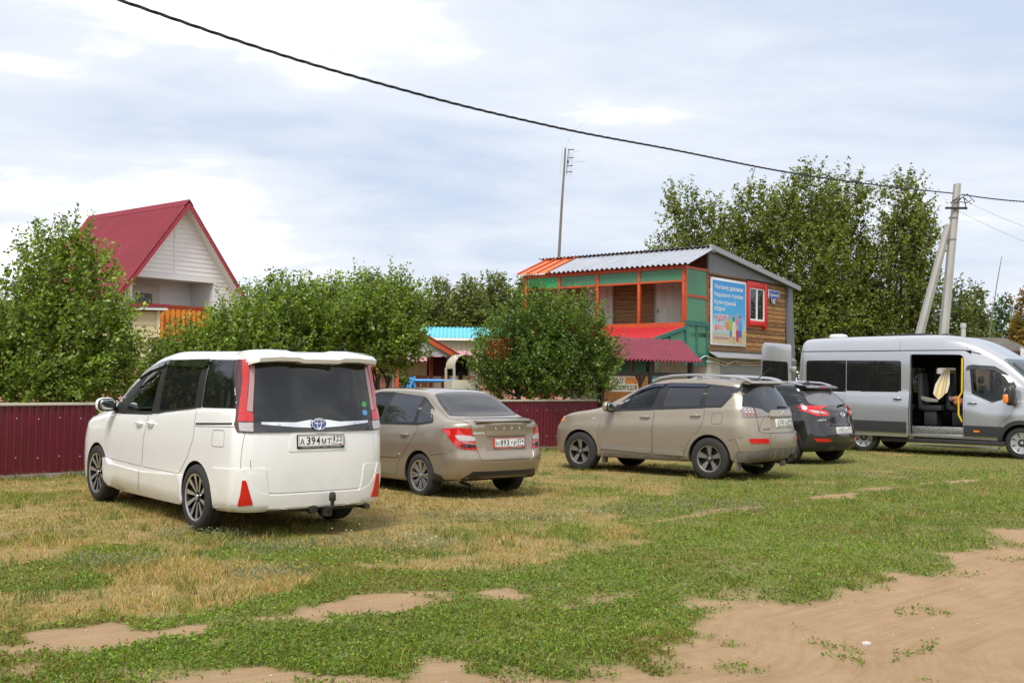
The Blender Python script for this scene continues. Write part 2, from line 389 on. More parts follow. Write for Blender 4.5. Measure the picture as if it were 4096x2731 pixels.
    def plate(s, ax, a, b, text, region, upright=0, caption=None, capcol=None, off=.012, capm=None):
        M = s.frame(ax, a, b, off, upright)
        fr = MB(); fr.M = M; fr.prism(rpoly([(-.268,-.075),(.268,-.075),(.268,.063),(-.268,.063)], .012), -.03, .006)
        po = fr.build('licence_plate', capcol or mat('plate holder', (.015,.015,.016), .45), s.root, bevel=.002)
        p = MB(); p.M = M; p.prism(rpoly([(-.258,-.054),(.258,-.054),(.258,.056),(-.258,.056)], .01), .0055, .0085); p.build('plate_sheet', mat('plate white', (.78,.78,.76), .35), po)
        k = MB(); k.M = M; z = .0098
        for bx in ((-.252,-.049,-.248,.051),(.248,-.049,.252,.051),(-.252,.048,.252,.051),(-.252,-.049,.252,-.046),(.118,-.049,.1215,.051)):
            k.add([(bx[0],bx[1],z),(bx[2],bx[1],z),(bx[2],bx[3],z),(bx[0],bx[3],z)], [(0,1,2,3)])
        xs = [-.213,-.144,-.090,-.036,.030,.090]
        for ch, x in zip(text, xs):
            dg = ch.isdigit(); put_text(k, ch, .044 if dg else .05, .078 if dg else .06, x, .002 if dg else -.007, z, bold=.016)
        for i, ch in enumerate(region): put_text(k, ch, .032 if ch != '1' else .016, .056, .147+.038*i, .018, z, bold=.012)
        put_text(k, 'RUS', .055, .020, .160, -.032, z, bold=.01)
        k.build('lettering', mat('plate black', (.012,.012,.012), .5), po, smooth=0, fix=False)
        f = MB(); f.M = M
        for i in range(3):
            f.cur = i; f.add([(.198,-.025-.007*i,z),(.238,-.025-.007*i,z),(.238,-.032-.007*i,z),(.198,-.032-.007*i,z)], [(0,1,2,3)])
        f.build('flag', [mat('flag white', (.8,.8,.8), .5), mat('flag blue', (.03,.07,.4), .5), mat('flag red', (.6,.03,.03), .5)], po, smooth=0, fix=False)
        if caption:
            c = MB(); c.M = M; put_text(c, caption, .44, .011, 0, -.0645, .0075); c.build('caption', capm or mat('plate white', (.78,.78,.76), .35), po, smooth=0, fix=False)
        return po
    def wordmark(s, ax, a, b, body, w, h, m, name='badge', off=.006, **kw):
        k = MB(); k.M = s.frame(ax, a, b, off); vs, fs = text_verts(body, w, h, **kw); k.add(vs, fs); return k.build(name, m, s.root, smooth=0, fix=False)
    def seat(s, x, y, z, m, w=.48, name='seat'):
        k = MB(); k.loft([rpoly3(x+dx, y, z+dz, w*f, d) for dx, dz, f, d in ((.02,-.05,1,.14),(0,.2,1,.13),(-.06,.42,.9,.10),(-.10,.56,.7,.08))])
        k.blob((x-.12, y, z+.70), (.05,.13,.09), e=.7)
        return k.build(name, m, s.root, smooth=60)
def rpoly3(x, y, z, w, d):
    return [(x+px*d/2, y+py*w/2, z) for px, py in ((1,.8),(.8,1),(-.8,1),(-1,.8),(-1,-.8),(-.8,-1),(.8,-1),(1,-.8))]
# ------------------------------------------------------------------ shared vehicle materials
black = mat('black plastic', (.018,.018,.019), .45, noise=((.03,.028,.026), 5, 2, (1,1,1)))
gloss = mat('gloss black', (.01,.01,.011), .08, coat=1)
dark = mat('privacy glass', (.010,.011,.012), .02, ior=1.55)
tint = mat('tinted glass', (.016,.017,.020), .03, ior=1.75)
seamm = mat('panel gap', (.01,.01,.01), .8)
rubber = mat('window rubber', (.014,.014,.015), .55)
chrome = mat('chrome', (.75,.75,.76), .08, metal=1)
silverm = mat('satin silver', (.62,.62,.63), .3, metal=.8)
redl = mat('tail lamp red', (.62,.012,.010), .12, coat=1, noise=((.42,.006,.006), 30, 3, (1,1,8)))
redd = mat('tail lamp dark red', (.045,.004,.006), .12, coat=1)
clearl = mat('tail lamp clear', (.62,.58,.58), .1, coat=1, noise=((.30,.26,.27), 40, 3, (1,1,6)))
pinkl = mat('tail lamp pale strip', (.50,.30,.29), .12, coat=1, noise=((.30,.16,.16), 25, 3, (1,1,9)))
orangel = mat('indicator orange', (.85,.22,.02), .15, coat=1)
sidegl = glassmat('clear side glass', (.82,.95,.88), .72)
mirrorg = mat('mirror glass', (.50,.56,.54), .03, metal=1)
plastic_i = mat('interior plastic', (.05,.05,.052), .7)
seatm = mat('seat cloth', (.09,.09,.095), .9, bump=(80,.2))
def handle(car, ax, x, z, m, name='door_handle', parent=None, w=.17):
    p, n = car.hit(ax, x, z); k = MB(); sg = 1 if ax == 'L' else -1
    c = MB(); c.blob((p.x, p.y-sg*.004, p.z), (.055,.009,.036), e=.9)
    o = c.build('handle_cup', car.cup, parent or car.root)
    k.tube([(p.x-w/2, p.y+sg*.004, p.z), (p.x-w*.42, p.y+sg*.032, p.z+.003), (p.x, p.y+sg*.038, p.z+.004), (p.x+w*.42, p.y+sg*.032, p.z+.003), (p.x+w/2, p.y+sg*.004, p.z)], [.010,.014,.015,.014,.010], 8)
    return k.build(name, m, parent or car.root)
def doorskin(car, ax, poly, m, name='door', off=.0022):
    d = car.panel(name, ax, poly, m, off=off, step=.06); car.ribbon('door_gap', ax, poly, seamm, .009, .0012, True, parent=d); return d
def mirror(car, x, y, z, sx, sy, sz, m, glassface=True):
    k = MB(); k.blob((x, y, z), (sx, sy, sz), 16, 10, .75); sg = 1 if y > 0 else -1
    k2 = MB(); k2.bar((x+.03, y-sg*sy*.6, z-sz*.5), (x+.06, y-sg*(sy+.14), z-sz*.95), .07, .05)
    o = k.build('wing_mirror', m, car.root, smooth=60); k2.build('mirror_arm', black, o)
    g = MB(); g.blob((x-sx*.70, y, z), (sx*.36, sy*.93, sz*.92), 16, 8, .7); g.build('mirror_rim', black, o, smooth=60); g = MB(); g.blob((x-sx*1.0, y, z+.004), (sx*.12, sy*.74, sz*.70), 16, 8, .6); g.build('mirror_glass', mirrorg, o, smooth=60)
    return o
def wiper(car, y0, z0, y1, z1, off=.03):
    k = MB(); a, n = car.hit('B', y0, z0); b, n2 = car.hit('B', y1, z1)
    k.tube([a+n*.015, a+n*off], .022, 10); k.tube([a+n*off, (a*.5+b*.5)+n*(off+.012), b+n2*.018], [.016,.011,.007], 8)
    k.bar(b+n2*.008+(a-b)*.06, a+n*.008+(b-a)*.35, .012, .02)
    return k.build('rear_wiper', black, car.root)

# ------------------------------------------------------------------ white minivan
wp = mat('pearl white paint', (.80,.80,.79), .26, coat=1, noise=((.775,.77,.75), 3, 2, (1,1,2)), dirt=((.42,.36,.28), .15, .75, .30))
sp = dict(WB=2.90, rear=-.96, front=4.10, Rr=.20, Rf=.85, nr=2.6, nf=2.2, flank=.012, rr=.8,
  top=[(-.96,1.775),(-.6,1.81),(0,1.835),(.7,1.835),(1.2,1.79),(1.7,1.68),(2.1,1.53),(2.5,1.33),(2.85,1.14),(3.15,1.07),(3.5,1.01),(3.85,.93),(4.10,.78)],
  half=[(-.96,.835),(-.4,.86),(2.0,.86),(3.2,.855),(4.10,.74)],
  gw=[(-.96,.735),(0,.745),(1.0,.735),(2.0,.70),(2.6,.70),(3.3,.72),(4.10,.5)],
  belt=[(-.96,1.27),(-.2,1.24),(.2,1.22),(1.0,1.15),(2.5,1.06),(3.72,.9)],
  bottom=[(-.96,.28),(0,.22),(2.8,.20),(3.72,.20)],
  xr=[(.2,-.93),(.45,-.955),(.75,-.96),(1.0,-.945),(1.15,-.925),(1.7,-.82),(1.85,-.80)],
  xf=[(.2,4.04),(.45,4.10),(.75,4.06),(.95,3.95),(1.1,3.9)])
c = Car('minivan', sp, 'white minivan with tall dark tail and tow ball, nearest vehicle', (-2.553,11.792,.052), 2.262, .018, wp)
c.cup = wp
fw = rpoly([(2.12,1.115),(1.30,1.145),(1.13,1.60),(1.42,1.61),(1.62,1.56)], .03)
c.finish(cuts=[('LR', fw), ('F', rpoly([(-.62,1.12),(.62,1.12),(.54,1.56),(-.54,1.56)], .05))], cabin=(-.6, 2.75), arch=(.37,), wz=.335)
# glazing
dlo = rpoly([(2.46,1.075),(1.2,1.12),(.9,1.165),(.28,1.215),(.10,1.235),(-.93,1.262),(-.95,1.74),(.6,1.745),(1.10,1.705),(1.5,1.635),(1.85,1.53),(2.2,1.36),(2.44,1.18)], .03)
for ax in 'LR':
    # black surround as strips so the front door glass stays see-through
    c.panel('pillar_trim', ax, rpoly([(2.46,1.075),(2.08,1.085),(2.11,1.125),(1.61,1.55),(1.60,1.615),(2.2,1.37),(2.44,1.18)], .01), rubber, off=.002)
    c.panel('pillar_trim', ax, rpoly([(1.33,1.115),(1.14,1.13),(1.0,1.72),(1.10,1.705),(1.15,1.60)], .01), rubber, off=.002)
    c.panel('window_trim', ax, rpoly([(1.70,1.50),(1.60,1.555),(1.42,1.60),(1.12,1.595),(1.05,1.71),(1.5,1.635),(1.85,1.525)], .01), rubber, off=.002)
    c.panel('window_trim', ax, [(2.14,1.118),(1.30,1.148),(1.30,1.112),(2.14,1.085)], rubber, off=.003)
    c.panel('window_trim', ax, rpoly([(1.16,1.125),(.9,1.16),(.28,1.212),(.10,1.235),(.0,1.238),(-.08,1.74),(1.03,1.72)], .02), rubber, off=.002)
    c.panel('side_window', ax, rpoly([(1.10,1.165),(.9,1.185),(.30,1.235),(.18,1.25),(.08,1.66),(1.0,1.66)], .03), dark, off=.004)
    c.panel('side_window', ax, rpoly([(-.01,1.245),(-.81,1.265),(-.70,1.735),(-.09,1.735)], .02), dark, off=.003)
    c.panel('side_window', ax, fw and rpoly([(2.16,1.10),(1.28,1.13),(1.11,1.62),(1.42,1.63),(1.64,1.575)], .03), sidegl, off=.0)
    c.panel('rain_visor', ax, rpoly([(1.9,1.49),(1.5,1.59),(1.06,1.655),(1.02,1.705),(1.12,1.70),(1.5,1.63),(1.85,1.525)], .01), gloss, off=.028, base=.001)
    c.panel('rain_visor', ax, rpoly([(1.0,1.665),(-.03,1.645),(-.10,1.71),(.0,1.728),(1.0,1.715)], .01), gloss, off=.03, base=.001)
c.panel('windscreen', 'F', rpoly([(-.66,1.10),(.66,1.10),(.57,1.58),(-.57,1.58)], .05), sidegl, off=.001)
# doors
for ax in 'LR':
    d = doorskin(c, ax, rpoly([(2.60,.55),(2.62,.95),(2.40,1.055),(2.1,1.08),(1.36,1.105),(1.42,.85),(1.45,.53)], .03), wp); handle(c, ax, 1.57, 1.005, wp, parent=d)
    d = doorskin(c, ax, rpoly([(1.43,.53),(1.40,.85),(1.345,1.10),(1.18,1.115),(.9,1.15),(.28,1.20),(.095,1.225),(.085,.92),(.22,.72),(.42,.54)], .03), wp, 'sliding_door'); handle(c, ax, 1.24, 1.02, wp, parent=d)
    c.panel('slide_rail', ax, rpoly([(.06,1.085),(-.83,1.13),(-.83,1.112),(.06,1.065)], .004), seamm, off=.0015)
    s_ = c.panel('side_skirt', ax, rpoly([(2.62,.20),(2.62,.545),(2.50,.53),(2.44,.485),(1.4,.47),(.46,.52),(.40,.535),(.40,.235)], .012), wp, off=.030, step=.07)
    c.ribbon('door_gap', ax, [(1.45,.50),(1.50,.24)], seamm, .007, .032, parent=s_)
c.ribbon('fuel_flap_gap', 'L', rpoly([(-.37,1.035),(-.62,1.045),(-.63,.885),(-.36,.875)], .04), seamm, .005, .001, True)
c.ribbon('body_gap', 'L', [(.07,1.05),(-.83,1.09),(-.95,1.09)], seamm, .005, .001)
c.ribbon('body_gap', 'L', [(-.86,1.07),(-.86,.69)], seamm, .004, .001)
for sg in (1,):
    c.ribbon('roof_gap', 'T', [(-.10,.69),(-.15,.60),(-.2,0),(-.15,-.60),(-.10,-.69)], seamm, .008, .001)
# rear
gate = rpoly([(.675,1.03),(-.675,1.03),(-.70,.72),(-.62,.50),(-.50,.445),(.50,.445),(.62,.50),(.70,.72)], [.02,.02,.05,.08,.08,.08,.08,.05])
t = c.panel('tailgate', 'B', gate, wp, off=.004, step=.045)
c.ribbon('tailgate_gap', 'B', gate[len(gate)//4-5:], seamm, .009, .0012, parent=t)
c.panel('plate_recess', 'B', rpoly([(.33,.845),(.29,1.035),(-.29,1.035),(-.33,.845)], .03), wp, off=.009, base=.004, parent=t)
c.panel('rear_window', 'B', rpoly([(.672,1.125),(-.672,1.125),(-.625,1.745),(.625,1.745)], .03), dark, off=.0155, step=.06)
c.panel('tailgate_garnish', 'B', rpoly([(.675,1.035),(-.675,1.035),(-.665,1.135),(.665,1.135)], .01), gloss, off=.017)
c.panel('chrome_strip', 'B', [(.60,1.135),(.25,1.128),(.10,1.15),(-.10,1.15),(-.25,1.128),(-.60,1.135),(-.60,1.112),(-.25,1.082),(-.10,1.075),(.10,1.075),(.25,1.082),(.60,1.112)], chrome, off=.027, base=.010)
M = c.frame('B', 0, 1.108, .033); k = MB(); k.M = M
oval = lambda rx, ry, cx=0, cy=0, n=28: [(cx+rx*math.cos(2*math.pi*i/n), cy+ry*math.sin(2*math.pi*i/n), .006) for i in range(n+1)]
e = MB(); e.M = M; e.prism([(p[0],p[1]) for p in oval(.082,.056)[:-1]], 0, .005); em = e.build('emblem', mat('emblem blue', (.02,.05,.25), .15, coat=1), c.root)
for rx, ry, cy in ((.08,.055,0),(.024,.05,0),(.058,.020,.022)): k.tube(oval(rx,ry,0,cy), .0055, 6, cap=False)
k.build('emblem_ring', chrome, em)
for sg in (1,-1):
    q = lambda P: [(sg*y, z) for y, z in (P if sg > 0 else P[::-1])]
    tl = c.panel('tail_light', 'B', q(rpoly([(.665,1.03),(.60,1.735),(.71,1.735),(.77,1.4),(.818,1.10),(.81,1.04)], .015)), redd, off=.012, step=.04)
    c.panel('red_lens', 'B', q(rpoly([(.795,1.14),(.672,1.14),(.668,1.225),(.722,1.235),(.664,1.73),(.715,1.735),(.752,1.4)], .008)), redl, off=.022, base=.010, parent=tl, step=.03)
    c.panel('clear_lens', 'B', q(rpoly([(.718,1.24),(.668,1.235),(.622,1.68),(.662,1.69)], .006)), pinkl, off=.020, base=.010, parent=tl, step=.03)
    c.panel('reverse_lens', 'B', q(rpoly([(.785,1.05),(.675,1.045),(.672,1.13),(.79,1.13)], .006)), clearl, off=.020, base=.010, parent=tl, step=.03)
    c.panel('lamp_side', 'L' if sg > 0 else 'R', rpoly([(-.83,1.06),(-.77,1.26),(-.64,1.735),(-.755,1.735),(-.86,1.3),(-.89,1.06)], .01), redd, off=.012, parent=tl, step=.022)
bp = c.panel('rear_bumper', 'B', [(.828,.275),(.42,.275),(.32,.30),(-.32,.30),(-.42,.275),(-.828,.275),(-.815,.66),(-.745,.69),(-.70,.55),(-.63,.47),(-.51,.425),(.51,.425),(.63,.47),(.70,.55),(.745,.69),(.815,.66)], wp, off=.014, step=.045, smooth=50)
for ax in 'LR':
    c.panel('bumper_side', ax, rpoly([(-.93,.255),(-.43,.235),(-.36,.50),(-.36,.635),(-.42,.665),(-.93,.69)], .01), wp, off=.012, parent=bp, step=.05)
for sg in (1,-1):
    q = lambda P: [(sg*y, z) for y, z in (P if sg > 0 else P[::-1])]
    c.panel('rear_reflector', 'B', q(rpoly([(.665,.345),(.785,.335),(.765,.58),(.735,.58)], .006)), redl, off=.024, base=.01, step=.03)
k = MB()
sec = lambda y, s_, dz: [(-.40,y,1.80+dz),(-.55,y,1.838+dz),(-.72,y,1.848+dz),(-.92*s_,y,1.815+dz),(-1.0*s_,y,1.775+dz),(-.985*s_,y,1.735+dz),(-.90*s_,y,1.72+dz),(-.79,y,1.745+dz),(-.5,y,1.77+dz)]
k.loft([sec(.70,.88,-.035), sec(.66,.97,-.015), sec(.45,1,.0), sec(.25,1,-.003), sec(.20,1.01,-.018), sec(-.20,1.01,-.018), sec(-.25,1,-.003), sec(-.45,1,.0), sec(-.66,.97,-.015), sec(-.70,.88,-.035)])
k.build('roof_spoiler', wp, c.root, smooth=50)
wiper(c, -.17, 1.665, .36, 1.715, .035)
c.plate('B', -.03, .945, 'А394МТ', '122', .05, 'ТЕРМИНАЛ МОТОРС   г.Бийск   (3854) 348-808')
k = MB(); k.tube([(-.86,.5,.27),(-.86,-.5,.27)], .035, 10)
k.tube([(-.86,-.12,.25),(-1.0,-.12,.24),(-1.06,-.12,.29),(-1.06,-.12,.36)], .020, 10); k.lathe([(.001,.44),(.026,.435),(.034,.41),(.036,.36),(.030,.35)], 16, 'z', c=(-1.06,-.12,0))
k.lathe([(.001,-.96),(.045,-.955),(.05,-.93),(.05,-.88)], 16, 'x', c=(0,.03,.265)); k.box((-.99,-.16,.19),(-.92,-.08,.27))
k.build('tow_hitch', black, c.root)
k = MB(); k.tube([(-.62,-.62,.24),(-.93,-.62,.25)], .028, 12); k.build('exhaust_pipe', mat('exhaust steel', (.1,.09,.08), .4, metal=.8), c.root)
for z, col in ((1.30,(.06,.35,.10)),(1.215,(.10,.32,.62))):
    p = MB(); p.M = c.frame('B', -.575, z, .0175); p.prism([(.033*math.cos(i*math.pi/10), .028*math.sin(i*math.pi/10)) for i in range(20)], 0, .001); p.build('sticker', mat('sticker %.2f' % z, col, .5), c.root)
c.panel('sticker', 'L', [(-.86,1.30),(-.79,1.30),(-.79,1.33),(-.86,1.33)], mat('sticker side', (.2,.38,.62), .5), off=.006)
for ax, sg in (('L',1),('R',-1)):
    c.panel('headlight', ax, rpoly([(3.35,.90),(3.80,.76),(3.86,.85),(3.5,.97)], .02), mat('headlamp dark', (.12,.12,.13), .1, coat=1), off=.006)
    mirror(c, 2.44, sg*.93, 1.18, .075, .12, .085, wp)
    y = .80
    for x in (0, 2.90): c.wheel(x, sg, .755, .335, .215, .232, [(.06,-.13,.022,.050)], silverm, mat('rim dark', (.02,.022,.025), .3, metal=.5), n=10, hubr=.062)
c.seat(1.35, .38, .88, seatm); c.seat(1.35, -.38, .88, seatm)
k = MB(); k.loft([[(2.0,y,.93),(2.12,y,1.08),(2.45,y,1.08),(2.6,y,.95)] for y in (-.74,.74)]); k.build('dashboard', plastic_i, c.root)
k = MB(); k.tube([(1.88+.05*math.sin(i*math.pi/10),-.38+.18*math.cos(i*math.pi/10),1.04+.17*math.sin(i*math.pi/10)) for i in range(21)], .014, 6, False); k.build('steering_wheel', plastic_i, c.root)
minivan = c
# ------------------------------------------------------------------ beige sedan
bp_ = mat('sand metallic paint', (.36,.30,.235), .30, metal=.6, coat=.9, noise=((.33,.275,.215), 4, 2, (1,1,2)), dirt=((.30,.25,.19), .1, .55, .35))
sp = dict(WB=2.476, rear=-.93, front=3.30, Rr=.42, Rf=.8, nr=2.3, nf=2.2, flank=.02, rr=.75, fade=.7,
  top=[(-.93,1.035),(-.80,1.075),(-.5,1.10),(-.40,1.13),(-.1,1.30),(.12,1.42),(.35,1.47),(.9,1.495),(1.3,1.495),(1.6,1.465),(1.9,1.36),(2.4,1.12),(2.6,1.03),(3.0,.95),(3.2,.86),(3.30,.7)],
  half=[(-.93,.80),(-.5,.83),(0,.845),(2.4,.845),(3.3,.72)],
  gw=[(-.93,.64),(-.5,.66),(-.2,.60),(.3,.575),(1.2,.575),(1.9,.60),(2.4,.68),(3.3,.5)],
  belt=[(-.93,1.0),(-.3,1.01),(.3,.985),(1.5,.95),(3.3,.8)],
  bottom=[(-.93,.30),(-.4,.24),(0,.20),(2.4,.18),(3.3,.20)],
  xr=[(.25,-.82),(.42,-.90),(.55,-.93),(.65,-.90),(.9,-.885),(1.02,-.90),(1.1,-.86),(1.5,-.7)],
  xf=[(.2,3.24),(.45,3.30),(.75,3.24),(.95,3.1),(1.5,3.1)])
c = Car('sedan', sp, 'beige sedan with rounded boot and silver wheels, between the minivan and the off-roader', (-.621,15.683,.0), 2.268, 0, bp_)
c.cup = bp_
ffw = rpoly([(1.08,.995),(1.02,1.39),(1.35,1.40),(1.55,1.34),(1.85,1.0)], .03)
c.finish(cuts=[('LR', ffw)], cabin=(-.05, 2.3), arch=(.345,.35), wz=.30)
for ax in 'LR':
    c.panel('window_trim', ax, rpoly([(1.095,.965),(.05,.985),(-.22,1.02),(-.23,1.05),(-.05,1.215),(.14,1.335),(.24,1.375),(1.02,1.425)], .012), rubber, off=.002)
    c.panel('window_trim', ax, [(1.92,.96),(1.06,.965),(1.06,1.0),(1.86,1.0)], rubber, off=.003)
    c.panel('window_trim', ax, [(1.03,1.385),(1.35,1.395),(1.55,1.335),(1.82,1.03),(1.92,.96),(1.66,1.34),(1.4,1.425),(1.0,1.43)], rubber, off=.003)
    c.panel('side_window', ax, rpoly([(.98,1.0),(.215,1.015),(.235,1.37),(.95,1.40)], .02), tint, off=.004)
    c.panel('side_window', ax, rpoly([(.13,1.01),(-.20,1.04),(-.03,1.20),(.14,1.31)], .02), tint, off=.006, step=.03)
    c.panel('side_window', ax, rpoly([(1.09,.985),(1.03,1.40),(1.35,1.41),(1.57,1.35),(1.88,.99)], .03), sidegl, off=0)
    d = doorskin(c, ax, rpoly([(1.02,.27),(1.04,.96),(.07,.98),(.12,.85),(.30,.66),(.48,.48),(.54,.34),(.56,.27)], .03), bp_, 'rear_door'); handle(c, ax, .36, .845, bp_, parent=d)
    c.panel('door_moulding', ax, rpoly([(1.02,.515),(.52,.52),(.46,.555),(.47,.575),(1.02,.585)], .01), bp_, off=.014, parent=d)
    d = doorskin(c, ax, rpoly([(1.04,.27),(1.06,.955),(2.1,.93),(2.12,.5),(2.05,.27)], .03), bp_, 'front_door'); handle(c, ax, 1.25, .835, bp_, parent=d)
    c.panel('door_moulding', ax, rpoly([(2.05,.515),(1.06,.515),(1.06,.585),(2.05,.585)], .01), bp_, off=.014, parent=d)
    c.panel('mud_flap', ax, rpoly([(-.29,.17),(-.50,.17),(-.49,.33),(-.34,.36)], .01), black, off=.02, base=-.06)
    c.ribbon('body_gap', ax, [(-.25,.585),(-.34,.60),(-.72,.645),(-.80,.70)], seamm, .006, .001)
    c.ribbon('roof_gap', ax, [(.045,1.385),(.05,1.415),(.10,1.44)], seamm, .006, .001)
c.panel('rear_window', 'T', rpoly([(-.385,.60),(-.41,.3),(-.415,0),(-.41,-.3),(-.385,-.60),(-.12,-.565),(.12,-.50),(.17,-.3),(.18,0),(.17,.3),(.12,.50),(-.12,.565)], .05), tint, off=.006, step=.04)
lid = rpoly([(.56,1.0),(.59,1.055),(-.59,1.055),(-.56,1.0),(-.475,.66),(-.44,.55),(-.40,.535),(.40,.535),(.44,.55),(.475,.66)], .02)
t = c.panel('boot_lid', 'B', lid, bp_, off=.003, step=.05); c.ribbon('boot_gap', 'B', lid, seamm, .009, .0012, True, parent=t)
c.ribbon('boot_gap', 'T', [(-.86,.575),(-.7,.60),(-.45,.63)], seamm, .008, .001, parent=t); c.ribbon('boot_gap', 'T', [(-.86,-.575),(-.7,-.60),(-.45,-.63)], seamm, .008, .001, parent=t)
k = MB(); s2 = lambda y, q: [(-.78,y,1.068),(-.86+q,y,1.066),(-.905+q,y,1.060),(-.90+q,y,1.045),(-.84+q,y,1.03)]
k.loft([s2(y, .12*y*y) for y in (-.50,-.3,0,.3,.50)]); k.build('boot_lip', bp_, t)
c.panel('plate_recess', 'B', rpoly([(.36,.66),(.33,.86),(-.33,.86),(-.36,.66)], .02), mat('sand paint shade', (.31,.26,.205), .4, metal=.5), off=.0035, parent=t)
c.panel('boot_garnish', 'B', rpoly([(.345,.865),(.325,.925),(-.325,.925),(-.345,.865)], .012), bp_, off=.028, base=.002, parent=t)
M = c.frame('B', 0, .965, .006)
for ch, x in (('L',-.20),('A',-.067),('D',.067),('A',.20)):
    k = MB(); k.M = M; put_text(k, ch, .042, .040, x, 0, 0, bold=.02); k.build('badge_letter', mat('badge bright', (.8,.8,.8), .3, metal=.2), t, smooth=0, fix=False)
c.wordmark('B', .455, .90, 'GRANTA', .17, .028, MATS['badge bright'], bold=.02, shear=.2)
for sg in (1,-1):
    q = lambda P: [(sg*y, z) for y, z in (P if sg > 0 else P[::-1])]
    tl = c.panel('tail_light', 'B', q(rpoly([(.485,.67),(.555,.965),(.70,.972),(.80,.955),(.788,.86),(.762,.775),(.72,.72),(.65,.69)], .02)), redl, off=.012, step=.035)
    c.panel('clear_lens', 'B', q(rpoly([(.50,.80),(.515,.855),(.66,.875),(.735,.87),(.70,.81),(.62,.795)], .012)), clearl, off=.016, base=.008, parent=tl, step=.03)
    c.panel('lens_stripe', 'B', q([(.485,.745),(.49,.755),(.60,.775),(.68,.81),(.72,.85),(.735,.85),(.69,.795),(.61,.76)]), pinkl, off=.0165, base=.008, parent=tl, step=.03)
    c.panel('brake_lens', 'B', q(rpoly([(.51,.75),(.50,.70),(.64,.705),(.70,.735),(.66,.755)], .01)), redd, off=.0135, base=.008, parent=tl, step=.03)
    for yy in (.2,.56): 
        k = MB(); k.M = c.frame('B', sg*yy, .50, .003); k.prism([(.016*math.cos(i*math.pi/8), .016*math.sin(i*math.pi/8)) for i in range(16)], 0, .003); k.build('parking_sensor', black, c.root)
bb = c.panel('rear_bumper', 'B', [(.785,.30),(.66,.285),(.55,.38),(-.55,.38),(-.66,.285),(-.785,.30),(-.805,.62),(-.78,.69),(-.52,.665),(-.475,.56),(-.43,.515),(.43,.515),(.475,.56),(.52,.665),(.78,.69),(.805,.62)], bp_, off=.014, step=.045)
c.panel('lower_valance', 'B', rpoly([(.63,.285),(.54,.395),(-.54,.395),(-.63,.285),(-.5,.26),(.5,.26)], .02), black, off=.022, base=-.05, step=.05)
c.ribbon('bumper_step', 'B', [(.42,.345),(-.45,.345)], mat('grey plastic', (.06,.06,.06), .5), .012, .024)
c.plate('B', -.03, .765, 'Н893ХР', '154', .02, 'LADA  АВТО    г. Новосибирск', mat('red plate holder', (.50,.05,.03), .4), off=.01)
k = MB(); k.tube([(-.45,.46,.22),(-.62,.46,.20),(-.72,.47,.17)], .022, 10); k.build('exhaust_pipe', MATS['exhaust steel'], c.root)
al = mat('alloy silver', (.55,.55,.56), .28, metal=.85); ald = mat('alloy shadow', (.20,.20,.21), .4, metal=.7)
for ax, sg in (('L',1),('R',-1)):
    mirror(c, 1.82, sg*.90, 1.02, .06, .10, .07, bp_)
    for x in (0, 2.476): c.wheel(x, sg, .735, .300, .19, .205, [(-.11,-.13,.020,.030),(.11,.13,.020,.030)], al, ald, n=8, hubr=.06)
c.seat(1.0, .36, .62, seatm); c.seat(1.0, -.36, .62, seatm); sedan = c

# ------------------------------------------------------------------ dusty beige off-roader
dust = (.27,.235,.19)
op = mat('dusty beige paint', (.355,.305,.24), .38, metal=.4, coat=.6, coatr=.12, noise=((.32,.275,.215), 6, 2.5, (1,1,2)), dirt=((.27,.225,.17), .3, .95, .6))
gp = mat('dusty grey plastic', (.13,.115,.10), .7, noise=((.20,.175,.15), 7, 2.5, (1,1,1)))
sp = dict(WB=2.67, rear=-.95, front=3.68, Rr=.50, Rf=.85, nr=2.2, nf=2.1, flank=.03, rr=.85, fade=.9,
  top=[(-.95,1.60),(-.5,1.635),(0,1.665),(.6,1.69),(1.0,1.675),(1.35,1.60),(1.8,1.42),(2.25,1.20),(2.45,1.13),(2.9,1.06),(3.3,.99),(3.55,.88),(3.68,.70)],
  half=[(-.95,.86),(-.4,.89),(0,.895),(2.6,.895),(3.2,.87),(3.68,.72)],
  gw=[(-.95,.61),(0,.635),(1.0,.63),(1.8,.64),(2.3,.70),(3.0,.72),(3.68,.5)],
  belt=[(-.95,1.22),(0,1.20),(1.0,1.155),(2.3,1.08),(3.68,.9)],
  bottom=[(-.95,.36),(-.5,.30),(0,.29),(2.6,.27),(3.68,.28)],
  xr=[(.3,-.80),(.48,-.92),(.62,-.95),(.80,-.93),(.95,-.895),(1.12,-.86),(1.2,-.82),(1.58,-.60),(1.7,-.54)],
  xf=[(.25,3.58),(.5,3.68),(.75,3.66),(.9,3.55),(1.1,3.5)])
c = Car('off_roader', sp, 'dusty beige off-roader with silver roof rails, broadside in front of the gate', (3.866,19.038,0), 2.442, 0, op, 'car')
c.cup = op
sfw = rpoly([(1.90,1.125),(1.16,1.165),(1.05,1.535),(1.25,1.545),(1.45,1.49)], .03)
c.finish(cuts=[('LR', sfw), ('F', rpoly([(-.62,1.16),(.62,1.16),(.53,1.54),(-.53,1.54)], .05))], cabin=(-.2, 2.35), arch=(.405,), wz=.35)
